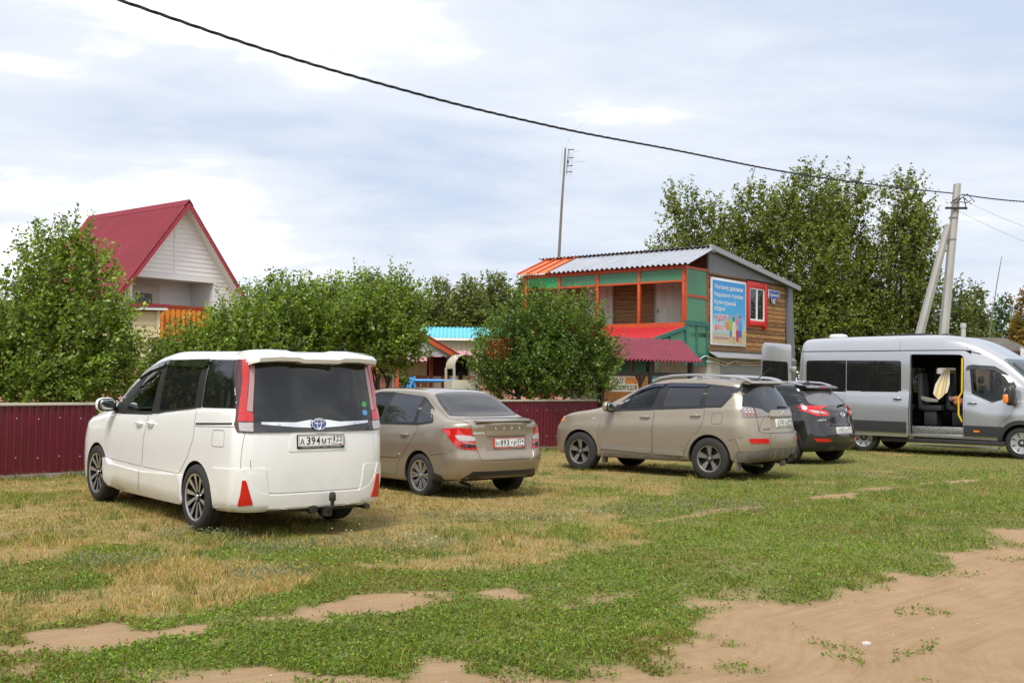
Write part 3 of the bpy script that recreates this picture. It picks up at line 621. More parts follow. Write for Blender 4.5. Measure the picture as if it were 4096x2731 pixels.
for ax in 'LR':
    c.panel('window_trim', ax, rpoly([(1.18,1.13),(.1,1.185),(-.20,1.20),(-.49,1.535),(.1,1.585),(.90,1.60),(1.06,1.59),(1.06,1.50)], .01), rubber, off=.002)
    c.panel('window_trim', ax, [(2.14,1.08),(1.14,1.13),(1.14,1.17),(1.92,1.13)], rubber, off=.003)
    c.panel('window_trim', ax, rpoly([(1.90,1.12),(1.44,1.485),(1.25,1.54),(1.04,1.53),(1.0,1.585),(1.3,1.565),(1.6,1.445),(1.9,1.27),(2.14,1.085)], .01), rubber, off=.002)
    c.panel('side_window', ax, rpoly([(.94,1.19),(.23,1.222),(.17,1.555),(.88,1.565)], .025), tint, off=.004)
    c.panel('side_window', ax, rpoly([(.115,1.222),(-.18,1.235),(-.435,1.515),(.115,1.56)], .02), tint, off=.004)
    c.panel('side_window', ax, rpoly([(1.94,1.11),(1.145,1.15),(1.03,1.55),(1.25,1.56),(1.47,1.50)], .03), sidegl, off=0)
    c.panel('rain_visor', ax, rpoly([(1.72,1.34),(1.45,1.465),(1.22,1.525),(1.03,1.525),(.98,1.585),(1.25,1.575),(1.55,1.47),(1.78,1.33)], .01), mat('visor blue', (.012,.018,.035), .12, coat=1), off=.022, base=.001)
    c.panel('rain_visor', ax, rpoly([(.93,1.53),(.16,1.525),(.12,1.575),(.20,1.595),(.92,1.60)], .01), MATS['visor blue'], off=.022, base=.001)
    d = doorskin(c, ax, rpoly([(2.22,.35),(2.27,.70),(2.20,1.0),(2.10,1.075),(1.1,1.125),(1.13,.8),(1.12,.35)], .03), op, 'front_door'); handle(c, ax, 1.28, 1.005, op, parent=d, w=.2)
    c.panel('door_moulding', ax, rpoly([(2.2,.42),(1.14,.385),(1.14,.465),(2.2,.49)], .01), mat('moulding', (.33,.31,.28), .4, metal=.5), off=.02, parent=d)
    d = doorskin(c, ax, rpoly([(1.10,.35),(1.11,.8),(1.08,1.125),(.11,1.18),(.125,.95),(.22,.78),(.40,.62),(.50,.40),(.50,.35)], .03), op, 'rear_door'); handle(c, ax, .28, 1.055, op, parent=d, w=.2)
    c.panel('door_moulding', ax, rpoly([(1.08,.385),(.50,.37),(.58,.44),(1.08,.46)], .01), MATS['moulding'], off=.02, parent=d)
    c.panel('sill', ax, rpoly([(2.3,.275),(2.3,.36),(.40,.36),(.40,.285)], .01), gp, off=.012)
    c.ribbon('body_gap', ax, [(-.33,.66),(-.50,.70),(-.78,.79),(-.80,1.05)], seamm, .006, .001)
    for x in (0, 2.67):
        r0, r1 = .40, .465; arc = [(x+r0*math.cos(t), .35+r0*math.sin(t)) for t in np.linspace(-.12, math.pi+.12, 22)]+[(x+r1*math.cos(t), .35+r1*math.sin(t)) for t in np.linspace(math.pi+.05, -.05, 22)]
        c.panel('wheel_arch', ax, arc, op, off=.012, base=-.03, step=.06)
    for x in (0, 2.67):
        y = .80 if ax == 'L' else -.80
        MB().box((x-.50,y-.10,.17),(x-.48,y+.09,.50)).build('mud_flap', gp, c.root, bevel=.004)
c.ribbon('fuel_flap_gap', 'L', rpoly([(-.04,1.11),(-.23,1.12),(-.23,.93),(-.04,.925)], .05), seamm, .006, .001, True)
c.panel('windscreen', 'F', rpoly([(-.66,1.14),(.66,1.14),(.55,1.56),(-.55,1.56)], .05), sidegl, off=.001)
c.panel('rear_window', 'B', rpoly([(.775,1.215),(.60,1.175),(.42,1.13),(-.42,1.13),(-.60,1.175),(-.775,1.215),(-.585,1.575),(.585,1.575)], .03), tint, off=.004)
gate = [(.63,1.125),(.64,.83),(.58,.79),(-.58,.79),(-.64,.83),(-.63,1.125)]
c.ribbon('tailgate_gap', 'B', gate, seamm, .008, .001)
c.panel('tailgate_handle', 'B', rpoly([(.40,1.08),(.33,1.155),(-.33,1.155),(-.40,1.08),(-.40,1.06),(.40,1.06)], .02), op, off=.03, base=.0, step=.04)
c.panel('plate_recess', 'B', rpoly([(.38,.86),(.36,1.05),(-.36,1.05),(-.38,.86)], .03), mat('dusty shade', (.27,.23,.18), .6), off=.002)
for sg in (1,-1):
    q = lambda P: [(sg*y, z) for y, z in (P if sg > 0 else P[::-1])]
    tl = c.panel('tail_light', 'B', q(rpoly([(.42,1.07),(.40,1.10),(.50,1.175),(.65,1.205),(.80,1.225),(.81,1.05),(.63,1.055)], .015)), mat('clear lamp grey', (.22,.20,.20), .12, coat=1), off=.012, step=.035)
    c.panel('lamp_divider', 'B', q([(.635,1.06),(.65,1.06),(.645,1.21),(.63,1.205)]), redd, off=.016, base=.006, parent=tl)
    for i in range(3):
        for j in range(3):
            k = MB(); k.M = c.frame('B', sg*(.67+.045*i), 1.095+.04*j, .013); k.prism([(.014*math.cos(t*math.pi/5), .014*math.sin(t*math.pi/5)) for t in range(10)], 0, .003); k.build('lamp_bulb', mat('led red white', (.66,.50,.48), .3) if j else redl, tl)
    c.panel('rear_reflector', 'B', q(rpoly([(.50,.625),(.78,.625),(.80,.705),(.50,.70)], .02)), redl, off=.032, base=.01)
c.panel('rear_bumper', 'B', rpoly([(.86,.50),(.30,.47),(-.30,.47),(-.86,.50),(-.885,.72),(-.80,.80),(-.58,.775),(.58,.775),(.80,.80),(.885,.72)], .02), op, off=.025, step=.05)
c.ribbon('bumper_gap', 'B', [(.46,.775),(.46,.49)], seamm, .006, .026); c.ribbon('bumper_gap', 'B', [(-.46,.775),(-.46,.49)], seamm, .006, .026)
c.panel('lower_bumper', 'B', rpoly([(.86,.34),(.45,.31),(.40,.30),(-.40,.30),(-.86,.34),(-.87,.50),(-.45,.56),(.45,.56),(.87,.50)], .02), gp, off=.034, base=-.04, step=.05)
for y in (-.3,-.1,.1,.3): c.panel('bumper_rib', 'B', [(y-.01,.40),(y+.02,.40),(y+.05,.53),(y+.02,.53)], MATS['moulding'], off=.042, base=.03)
k = MB(); k.tube([(-.30,.5,.27),(-.62,.5,.27),(-.78,.5,.25)], .03, 10); k.build('exhaust_pipe', MATS['exhaust steel'], c.root)
k = MB(); k.lathe([(.001,-.86),(.04,-.86),(.045,-.8)], 12, 'x', c=(0,-.3,.34)); k.box((-.98,-.34,.36),(-.85,-.26,.42)); k.build('tow_socket', black, c.root)
c.plate('B', -.02, .955, 'О747АО', '154', .04, 'АВТОСЕРВИС', mat('white holder', (.70,.69,.66), .4), capm=MATS['plate black'])
M = c.frame('B', 0, 1.115, .034)
for a in (90, 210, 330):
    k = MB(); k.M = M; t = R(a); dx, dy = math.cos(t), math.sin(t); px, py = -dy, dx
    k.prism([(0,0),(dx*.025+px*.015,dy*.025+py*.015),(dx*.052,dy*.052),(dx*.025-px*.015,dy*.025-py*.015)], 0, .006); k.build('emblem', chrome, c.root)
c.wordmark('B', .50, .855, 'OUTLANDER', .17, .022, mat('badge dark', (.05,.05,.05), .3), bold=.02)
wiper(c, .02, 1.21, -.33, 1.195, .02)
k = MB(); s2 = lambda y, e: [(-.40,y,1.62),(-.50,y,1.648),(-.60*e,y,1.638),(-.655*e,y,1.612),(-.635*e,y,1.60),(-.55,y,1.585)]
k.loft([s2(y, 1-.08*(abs(y)/.6)**4) for y in (-.57,-.45,-.2,0,.2,.45,.57)]); k.build('roof_spoiler', op, c.root, smooth=50)
for sg in (1,-1):
    k = MB(); k.loft([[(x,sg*(y+dy),z+dz) for dy,dz in ((-.022,-.018),(.022,-.018),(.022,.012),(.008,.02),(-.014,.02))] for x,y,z in ((-.60,.565,1.635),(-.52,.575,1.672),(-.38,.583,1.700),(.0,.59,1.728),(.5,.59,1.742),(.9,.58,1.728),(1.15,.565,1.69),(1.33,.55,1.635))])
    for x in (.35,): k.box((x-.05,sg*.575,1.64),(x+.05,sg*.60,1.735))
    k.build('roof_rail', mat('rail silver', (.52,.52,.54), .3, metal=.6), c.root, smooth=60)
k = MB(); k.tube([(-.30,-.1,1.64),(-.36,-.1,1.67),(-.12,-.1,1.90) if False else (-.62,-.1,1.87)], [.018,.010,.006], 6); k.build('roof_aerial', black, c.root)
rg = mat('rim grey', (.25,.24,.22), .4, metal=.6); rgd = mat('rim grey dark', (.055,.05,.045), .5, metal=.4)
for ax, sg in (('L',1),('R',-1)):
    mirror(c, 1.98, sg*1.0, 1.17, .07, .11, .09, op)
    c.panel('headlight', ax, rpoly([(3.12,.90),(3.40,.82),(3.42,.93),(3.22,1.0)], .02), mat('headlamp clear', (.35,.35,.36), .1, coat=1), off=.006)
    c.panel('indicator', ax, rpoly([(3.10,.885),(3.24,.845),(3.26,.94),(3.16,.975)], .02), orangel, off=.010)
    c.panel('side_repeater', ax, rpoly([(2.42,.94),(2.34,.94),(2.35,.965),(2.41,.965)], .01), clearl, off=.008)
    for x in (0, 2.67): c.wheel(x, sg, .785, .350, .225, .215, [(-.10,-.13,.030,.045),(.10,.13,.030,.045)], rg, rgd, n=5, hubr=.07)
c.seat(1.15, .38, .80, seatm); c.seat(1.15, -.38, .80, seatm)
k = MB(); k.loft([[(1.85,y,.98),(1.95,y,1.12),(2.2,y,1.13),(2.3,y,1.0)] for y in (-.74,.74)]); k.build('dashboard', plastic_i, c.root)
k = MB(); k.tube([(1.74+.05*math.sin(i*math.pi/10),.38+.18*math.cos(i*math.pi/10),1.08+.16*math.sin(i*math.pi/10)) for i in range(21)], .014, 6, False); k.build('steering_wheel', plastic_i, c.root)
suv = c

# ------------------------------------------------------------------ black crossover
kp = mat('black car paint', (.006,.006,.007), .22, coat=1, noise=((.010,.010,.010), 5, 2, (1,1,1)), dirt=((.10,.09,.075), .15, .7, .35))
sp = dict(WB=2.59, rear=-.84, front=3.42, Rr=.50, Rf=.8, nr=2.2, nf=2.1, flank=.035, rr=.85, fade=.9,
  top=[(-.84,1.53),(-.4,1.57),(0,1.60),(.6,1.62),(1.1,1.60),(1.5,1.52),(1.9,1.36),(2.4,1.12),(2.6,1.05),(3.0,.99),(3.25,.88),(3.42,.7)],
  half=[(-.84,.85),(-.3,.88),(0,.885),(2.6,.885),(3.42,.72)],
  gw=[(-.84,.58),(0,.61),(1.0,.60),(1.9,.62),(2.4,.69),(3.42,.5)],
  belt=[(-.84,1.21),(0,1.15),(1.0,1.08),(2.4,1.02),(3.42,.85)],
  bottom=[(-.84,.32),(-.4,.27),(0,.25),(2.6,.24),(3.42,.25)],
  xr=[(.25,-.68),(.40,-.79),(.55,-.84),(.64,-.82),(.8,-.77),(.98,-.75),(1.08,-.72),(1.18,-.62),(1.46,-.32),(1.65,-.20)],
  xf=[(.25,3.34),(.5,3.42),(.75,3.38),(.95,3.25),(1.1,3.2)])
c = Car('crossover', sp, 'glossy black crossover with silver roof rails, half hidden behind the beige off-roader', (6.157,22.82,0), 2.299, 0, kp, 'car')
c.cup = kp
c.finish(arch=(.38,), wz=.335)
for ax in 'LR':
    c.panel('side_window', ax, rpoly([(2.1,1.03),(1.0,1.09),(.0,1.16),(-.35,1.22),(-.42,1.46),(.1,1.53),(1.0,1.535),(1.45,1.45)], .03), dark, off=.003)
    c.panel('lower_cladding', ax, rpoly([(2.2,.26),(2.2,.40),(.42,.40),(.42,.27)], .01), black, off=.015)
    doorskin(c, ax, rpoly([(1.0,.42),(1.0,1.07),(.05,1.13),(.1,.9),(.42,.6),(.46,.42)], .03), kp, 'rear_door')
    doorskin(c, ax, rpoly([(2.1,.42),(2.1,1.0),(1.03,1.07),(1.03,.42)], .03), kp, 'front_door')
    for x in (0, 2.59):
        r0, r1 = .375, .445; arc = [(x+r0*math.cos(t), .335+r0*math.sin(t)) for t in np.linspace(-.12, math.pi+.12, 20)]+[(x+r1*math.cos(t), .335+r1*math.sin(t)) for t in np.linspace(math.pi+.05, -.05, 20)]
        c.panel('wheel_arch', ax, arc, black, off=.012, base=-.03, step=.07)
c.panel('rear_window', 'B', rpoly([(.66,1.225),(.52,1.175),(-.52,1.175),(-.66,1.225),(-.56,1.47),(.56,1.47)], .04), mat('dusty rear glass', (.10,.10,.105), .06, ior=1.9), off=.004)
c.ribbon('tailgate_gap', 'B', [(.70,1.13),(.62,1.0),(.60,.72),(.52,.63),(-.52,.63),(-.60,.72),(-.62,1.0),(-.70,1.13)], seamm, .008, .001)
k = MB(); s2 = lambda y, e: [(.05,y,1.55),(-.10,y,1.592),(-.30*e,y,1.575),(-.37*e,y,1.54),(-.35*e,y,1.525),(-.22,y,1.49)]
k.loft([s2(y, 1-.08*(abs(y)/.58)**4) for y in (-.56,-.45,-.2,0,.2,.45,.56)]); ro = k.build('roof_spoiler', kp, c.root, smooth=50)
k = MB(); k.box((-.372,-.13,1.538),(-.33,.13,1.56)); k.build('brake_lamp', redl, ro)
for sg in (1,-1):
    q = lambda P: [(sg*y, z) for y, z in (P if sg > 0 else P[::-1])]
    tl = c.panel('tail_light', 'B', q(rpoly([(.36,.985),(.37,1.06),(.55,1.105),(.75,1.165),(.845,1.18),(.83,1.08),(.72,1.0),(.60,.965)], .02)), redl, off=.014, step=.035)
    c.panel('side_lens', 'L' if sg > 0 else 'R', rpoly([(-.26,1.155),(-.40,1.175),(-.62,1.165),(-.62,1.03),(-.45,1.09)], .012), redl, off=.014, parent=tl, step=.035)
    c.panel('clear_lens', 'B', q(rpoly([(.40,1.02),(.55,1.065),(.70,1.085),(.76,1.08),(.68,1.035),(.52,1.02)], .01)), clearl, off=.018, base=.01, parent=tl, step=.03)
    c.panel('lamp_divider', 'B', q([(.555,.97),(.565,.97),(.575,1.11),(.565,1.11)]), redd, off=.019, base=.01, parent=tl, step=.03)
    c.panel('rear_reflector', 'B', q(rpoly([(.42,.475),(.70,.47),(.76,.535),(.44,.53)], .015)), redl, off=.03, base=.01)
    k = MB(); k.loft([[(x,sg*(y+dy),z+dz) for dy,dz in ((-.018,-.015),(.018,-.015),(.018,.01),(-.01,.016))] for x,y,z in ((-.22,.535,1.565),(-.14,.545,1.60),(.05,.558,1.64),(.5,.56,1.665),(.9,.55,1.65),(1.15,.535,1.60))]); k.build('roof_rail', MATS['rail silver'], c.root, smooth=60)
c.panel('rear_bumper', 'B', rpoly([(.84,.40),(.4,.36),(-.4,.36),(-.84,.40),(-.86,.56),(-.80,.63),(-.5,.60),(.5,.60),(.80,.63),(.86,.56)], .02), kp, off=.020, step=.05)
c.panel('lower_bumper', 'B', rpoly([(.80,.285),(-.80,.285),(-.85,.46),(-.40,.455),(.40,.455),(.85,.46)], .02), black, off=.028, base=-.05, step=.05)
c.panel('skid_plate', 'B', rpoly([(.40,.29),(-.40,.29),(-.46,.35),(-.30,.385),(-.2,.36),(.2,.36),(.30,.385),(.46,.35)], .015), mat('skid grey', (.05,.05,.05), .35), off=.036, base=.02, step=.05)
c.panel('tailgate_handle', 'B', rpoly([(.36,.775),(.34,.815),(-.34,.815),(-.36,.775)], .01), kp, off=.03, base=0)
c.plate('B', -.03, .69, 'Н402НУ', '154', .12, 'г. Новосибирск', MATS['white holder'], capm=MATS['plate black'])
M = c.frame('B', -.05, 1.0, .006); k = MB(); k.M = M
k.tube([(.075*math.cos(i*math.pi/14), .042*math.sin(i*math.pi/14), .006) for i in range(29)], .008, 6, False); k.bar((-.035,-.03,.006),(-.015,.032,.006),.012,.008); k.bar((.015,-.032,.006),(.035,.03,.006),.012,.008); k.bar((-.022,-.006,.006),(.022,.008,.006),.01,.008)
k.build('emblem', chrome, c.root)
c.wordmark('B', .56, .895, 'CRETA', .21, .034, MATS['badge bright'], bold=.01, shear=.2)
wiper(c, -.08, 1.165, -.40, 1.185, .025)
MB().loft([[(.0,-.02,1.585),(.18,-.03,1.60),(.18,.03,1.60),(.0,.02,1.585)],[(-.02,-.006,1.66),(.03,-.008,1.67),(.03,.008,1.67),(-.02,.006,1.66)]]).build('roof_aerial', kp, c.root)
for sg in (1,-1):
    mirror(c, 1.95, sg*.98, 1.10, .07, .11, .08, kp)
    for x in (0, 2.59): c.wheel(x, sg, .765, .335, .21, .215, [(-.12,-.15,.03,.04),(.12,.15,.03,.04)], al, ald, n=5, hubr=.065)
crossover = c
# ------------------------------------------------------------------ silver high-roof van, side door open
vp = mat('silver van paint', (.50,.51,.535), .26, metal=.6, coat=.9, noise=((.47,.48,.50), 3, 2, (1,1,2)), dirt=((.30,.27,.22), .2, .9, .35))
sp = dict(WB=3.65, rear=-1.87, front=4.62, Rr=.24, Rf=.75, nr=2.6, nf=2.2, flank=.02, rr=2.6, fade=.6,
  top=[(-1.87,2.74),(-1.5,2.78),(0,2.81),(1.0,2.815),(1.8,2.80),(2.2,2.75),(2.55,2.65),(3.0,2.42),(3.25,2.26),(3.6,1.96),(3.9,1.68),(4.1,1.48),(4.22,1.38),(4.45,1.22),(4.62,1.0)],
  half=[(-1.87,1.0),(-1.0,1.03),(3.3,1.03),(4.1,.98),(4.62,.85)],
  gw=[(-1.87,.90),(0,.91),(1.9,.91),(2.5,.89),(3.0,.86),(3.5,.85),(4.0,.88),(4.62,.7)],
  belt=[(-1.87,1.45),(2.4,1.43),(3.0,1.27),(4.0,1.30),(4.62,1.0)],
  bottom=[(-1.87,.42),(0,.40),(3.65,.36),(4.62,.34)],
  xr=[(.3,-1.82),(.6,-1.87),(1.4,-1.85),(2.0,-1.83),(2.5,-1.78),(2.85,-1.70)],
  xf=[(.3,4.52),(.6,4.62),(1.0,4.57),(1.3,4.47)])
c = Car('passenger_van', sp, 'silver high-roofed passenger van with its side and rear doors open', (9.186,27.46,0), R(-42), 0, vp, 'van')
c.cup = vp
vw = rpoly([(2.62,1.45),(3.03,1.27),(3.46,1.42),(3.47,1.60),(3.28,1.83),(3.06,1.97),(2.57,2.0)], .05)
c.finish(cuts=[('LR', vw), ('F', rpoly([(-.75,1.45),(.75,1.45),(.70,2.14),(-.70,2.14)], .08)), ('R', rpoly([(1.18,.46),(2.40,.46),(2.40,2.32),(1.18,2.34)], [.03,.03,.14,.05])),
    ('L', rpoly([(1.05,1.43),(1.55,1.43),(1.55,2.05),(1.05,2.05)], .06)), ('L', rpoly([(1.75,1.43),(2.35,1.43),(2.35,2.05),(1.75,2.05)], .06)), ('L', rpoly([(-.9,1.43),(.8,1.43),(.8,2.05),(-.9,2.05)], .06))],
    cabin=(2.35, 4.0), arch=(.40,.42), wz=.355, boxes=[((-1.5,-.90,.62),(2.55,.90,2.42))])
side = lambda n, P, m, **k: c.panel(n, 'R', P, m, **k)
for ax in 'LR':
    c.panel('side_window', ax, rpoly([(.90,1.42),(-1.45,1.44),(-1.45,2.20),(.90,2.20)], .07) if ax == 'L' else rpoly([(-.36,1.43),(-1.50,1.46),(-1.50,2.21),(-.36,2.21)], [.01,.07,.07,.01]), mat('dark glass tint', (.012,.012,.014), .02, ior=1.6) if ax == 'R' else glassmat('tinted see-through glass', (.6,.62,.62), .10), off=.004)
    c.panel('door_window', ax, rpoly([(2.58,1.43),(3.03,1.24),(3.48,1.40),(3.51,1.60),(3.30,1.86),(3.07,2.0),(2.54,2.03)], .05), sidegl, off=.001)
    c.panel('window_trim', ax, [(2.53,2.03),(2.58,1.43),(3.03,1.235),(3.49,1.395),(3.53,1.60),(3.45,1.60),(3.44,1.43),(3.03,1.285),(2.63,1.46),(2.58,1.97)], rubber, off=.004)
    c.panel('window_trim', ax, rpoly([(3.06,1.27),(3.13,1.28),(3.09,1.95),(3.03,1.98)], .005), rubber, off=.005)
    c.panel('rain_visor', ax, rpoly([(2.45,1.96),(2.48,2.06),(2.58,2.085),(3.06,2.05),(3.30,1.90),(3.54,1.60),(3.46,1.60),(3.27,1.82),(3.05,1.955),(2.60,1.99)], .02), gloss, off=.025, base=.001)
    d = doorskin(c, ax, rpoly([(2.44,.43),(3.12,.43),(3.20,.75),(3.45,.98),(3.54,1.36),(3.48,1.38),(3.00,1.215),(2.56,1.415),(2.44,1.43)], .03), vp, 'front_door'); handle(c, ax, 2.60, 1.205, black, parent=d, w=.2)
    for P in ([(-1.75,.52),(-1.75,.78),(-.42,.78),(-.40,.52)], [(.43,.50),(.38,.76),(1.16,.75),(1.16,.50)], [(2.42,.47),(3.20,.465),(3.26,.70),(2.42,.71)]):
        c.panel('side_moulding', ax, rpoly(P, .02), mat('trim charcoal', (.028,.030,.033), .5), off=.022)
    c.panel('wheel_arch', ax, [(3.65+.41*math.cos(t), .355+.41*math.sin(t)) for t in np.linspace(.15, math.pi+.25, 22)]+[(3.65+.50*math.cos(t), .355+.50*math.sin(t)) for t in np.linspace(math.pi+.2, .25, 22)], MATS['trim charcoal'], off=.025, base=-.03, step=.06)
    c.ribbon('roof_gutter', ax, [(-1.70,2.44),(0,2.43),(1.0,2.43),(2.4,2.42),(2.75,2.33)], seamm, .022, .003)
    c.ribbon('body_gap', ax, [(-1.62,.45),(-1.64,1.5),(-1.60,2.55)], seamm, .008, .001)
    for x, z1 in ((.90,2.66),(2.45,2.58)): c.ribbon('roof_gap', ax, [(x,2.40),(x,z1)], seamm, .006, .001)
    MB().box((2.36,(-1 if ax == 'R' else 1)*1.0,.20),(1.2,(-1 if ax == 'R' else 1)*1.14,.24)).box((2.36,(-1 if ax == 'R' else 1)*1.0,.20),(3.2,(-1 if ax == 'R' else 1)*1.14,.24)).build('running_board', mat('tread aluminium', (.30,.30,.31), .4, metal=.8), c.root, bevel=.008)
    MB().box((.45,(-1 if ax == 'R' else 1)*.96,.27),(3.3,(-1 if ax == 'R' else 1)*1.0,.37)).build('sill', black, c.root, bevel=.01)
c.panel('windscreen', 'F', rpoly([(-.82,1.40),(.82,1.40),(.76,2.22),(-.76,2.22)], .08), sidegl, off=.002)
side('indicator', rpoly([(2.64,.565),(2.77,.565),(2.77,.605),(2.64,.605)], .01), orangel, off=.032)
# sliding door pushed back along the outside of the body
dp = rpoly([(-.40,.44),(1.15,.43),(1.16,.60),(1.19,2.15),(1.185,2.36),(-.40,2.40)], .03)
sd = side('sliding_door', dp, vp, off=.085, base=.04, step=.07)
side('door_window', rpoly([(-.38,1.44),(.98,1.42),(.98,2.18),(-.38,2.20)], [.01,.07,.07,.01]), MATS['dark glass tint'], off=.090, base=.08, parent=sd)
side('side_moulding', rpoly([(-.37,.52),(1.12,.50),(1.12,.75),(-.37,.77)], .01), MATS['trim charcoal'], off=.105, base=.08, parent=sd)
k = MB(); P = [(.40,1.90),(.86,1.89),(.86,2.04),(.40,2.06)]
for a, b in zip(P, P[1:]+P[:1]): pa, na = c.hit('R', *a); pb, nb = c.hit('R', *b); k.bar(pa+na*.092, pb+nb*.092, .016, .012)
k.build('vent_frame', black, sd)
p, n = c.hit('R', .90, 1.28); k = MB(); o = -.09
k.tube([(.80,p.y+o,1.275),(.82,p.y+o-.03,1.28),(.98,p.y+o-.03,1.28),(1.0,p.y+o,1.275)], [.010,.016,.016,.010], 8); k.build('door_handle', black, sd)
k = MB(); k.blob((.90,p.y+o+.006,1.28),(.06,.012,.045)); k.build('handle_cup', vp, sd)
side('door_rail', [(-1.45,1.31),(-.4,1.30),(-.4,1.25),(-1.45,1.26)], silverm, off=.008)
# interior seen through the door
MB().box((1.20,-.97,.49),(2.38,-.93,.66)).build('door_step', mat('diamond plate', (.45,.45,.45), .35, metal=.8, noise=((.16,.16,.16), 26, 4, (1,1,1.8)), bump=(40,.6)), c.root, bevel=.006)
MB().box((1.19,-.96,.42),(2.39,-.90,.49)).build('door_track', silverm, c.root, bevel=.005)
k = MB(); k.tube([(2.36,-.93,2.24),(2.35,-.93,1.7),(2.35,-.935,1.45),(2.28,-.94,1.35),(2.27,-.94,.95),(2.35,-.93,.78)], .022, 10); k.build('handrail', mat('rail yellow', (.75,.50,.02), .35), c.root)
blk = mat('seat black', (.015,.015,.017), .7)
for x, y in ((1.95,-.30),(1.35,-.45),(1.35,.5),(.6,-.5),(.6,.5),(1.95,.5)):
    k = MB(); k.box((x-.05,y-.22,1.02),(x+.42,y+.22,1.14)); k.loft([rpoly3(x-.06-.05*q, y, 1.05+.85*q, .46-.12*q*q, .13) for q in (0,.3,.6,.85,1)]); k.box((x,y-.18,.67),(x+.3,y+.18,1.02))
    se = k.build('seat', blk, c.root, bevel=.02)
    if y < 0: MB().loft([[(x+.36,y-.26,1.22),(x+.36,y-.22,1.22),(x+.36,y-.22,1.28),(x+.36,y-.26,1.28)],[(x+.1,y-.26,1.22),(x+.1,y-.22,1.22),(x+.1,y-.22,1.33),(x+.1,y-.26,1.33)],[(x-.04,y-.26,1.27),(x-.04,y-.22,1.27),(x-.04,y-.22,1.36),(x-.04,y-.26,1.36)]]).build('armrest', mat('armrest beige', (.20,.19,.165), .6), se, bevel=.01)
c.seat(2.75, -.5, 1.05, seatm); c.seat(2.75, .5, 1.05, seatm)
k = MB(); k.loft([[(3.5,y,1.1),(3.62,y,1.30),(4.0,y,1.35),(4.1,y,1.1)] for y in (-.85,.85)]); k.build('dashboard', plastic_i, c.root)
# rear door swung out
k = MB(); rp_ = rpoly([(-2.76,.62),(-1.89,.62),(-1.89,2.50),(-1.91,2.62),(-2.66,2.69),(-2.73,2.58)], [.06,.03,.05,.08,.10,.05]); k.prism(rp_, -1.02, -.96, 'xz'); rd = k.build('rear_door', vp, c.root, bevel=.012)
k = MB(); k.prism(rpoly([(-2.72,1.40),(-1.96,1.40),(-1.98,2.18),(-2.70,2.23)], .06), -1.026, -1.0, 'xz'); k.build('door_window', MATS['dark glass tint'], rd)
for z in (2.0,1.1): MB().box((-1.92,-1.05,z-.06),(-1.74,-1.0,z+.06)).build('hinge', silverm, rd, bevel=.006)
# roof fittings, mirrors, wheels
k = MB(); k.blob((-.95,-.3,2.82),(.22,.18,.07),16,8,.7); k.build('roof_vent', mat('vent white', (.7,.7,.7), .4), c.root, smooth=60)
MB().box((.35,-.6,2.78),(1.35,.3,2.845)).build('roof_hatch', black, c.root, bevel=.015)
k = MB(); k.blob((2.93,-.72,2.37),(.06,.035,.03)); k.build('marker_lamp', clearl, c.root)
k = MB(); k.blob((1.6,.2,2.82),(.16,.12,.05)); k.build('roof_aerial', black, c.root)
for ax, sg in (('L',1),('R',-1)):
    k = MB(); k.blob((3.50,sg*1.22,1.40),(.10,.14,.22),16,12,.65); k.bar((3.52,sg*1.02,1.28),(3.50,sg*1.18,1.27),.12,.10); o = k.build('wing_mirror', black, c.root, smooth=60)
    k = MB(); k.blob((3.44,sg*1.35,1.33),(.062,.025,.10),12,8,.6); k.build('indicator', orangel, o)
    g = MB(); g.blob((3.415,sg*1.22,1.41),(.02,.11,.17),12,8,.6); g.build('mirror_glass', mirrorg, o)
    hub = mat('wheel trim silver', (.42,.43,.44), .35, metal=.5)
    c.wheel(3.65, sg, .88, .355, .215, .225, [(-.1,-.1,.045,.075),(.2,.2,.04,.06)], hub, mat('steel dark', (.06,.06,.065), .5, metal=.4), n=8, hubr=.10)
    c.wheel(0, sg, .86, .355, .22, .225, [(-.1,-.1,.045,.075),(.2,.2,.04,.06)], hub, MATS['steel dark'], n=8, hubr=.10)
van = c
def in_van(p): return van.root.matrix_world @ Vector(p)
vM = Matrix.Translation((9.186,27.46,0)) @ Matrix.Rotation(R(-42), 4, 'Z')
# striped towel over a seat back, clothes on a seat
k = MB(); k.M = vM; nx, nz = 14, 12; g = []
for i in range(nx+1):
    for j in range(nz+1):
        u, v_ = i/nx, j/nz; low = 1.28+.10*abs(u-.4)+(.30*max(0, .35-u) if u < .35 else 0)+.18*max(0,(u-.35)); z = 1.98-(1.98-low)*v_
        wd = .07+.10*min(1, v_*1.6); g.append((1.86+(u-.5)*2*wd-.10*v_, -.60-.03*math.sin(u*9)*v_-.08*v_+.10*(1-v_)**3, z))
k.v += [tuple(vM @ Vector(p)) for p in g]
for i in range(nx):
    for j in range(nz): a = i*(nz+1)+j; k.f.append((a,a+1,a+nz+2,a+nz+1)); k.mi.append((i//2) % 2); k.cur = 1
tag(k.build('towel', [mat('towel white', (.62,.60,.55), .9), mat('towel yellow', (.62,.40,.08), .9)], smooth=60, fix=False), 'yellow and white striped towel draped over a seat in the open van', 'towel')
k = MB(); k.M = vM
k.blob((2.16,-.50,1.22),(.17,.14,.10)); k.blob((2.08,-.52,1.30),(.12,.10,.07)); k.blob((2.27,-.48,1.19),(.10,.12,.06))
o = k.build('folded_clothes', mat('coral cloth', (.50,.17,.12), .9, bump=(12,1)), smooth=60); tag(o, 'coral pink clothing heaped on the van seat beside the towel', 'clothes')
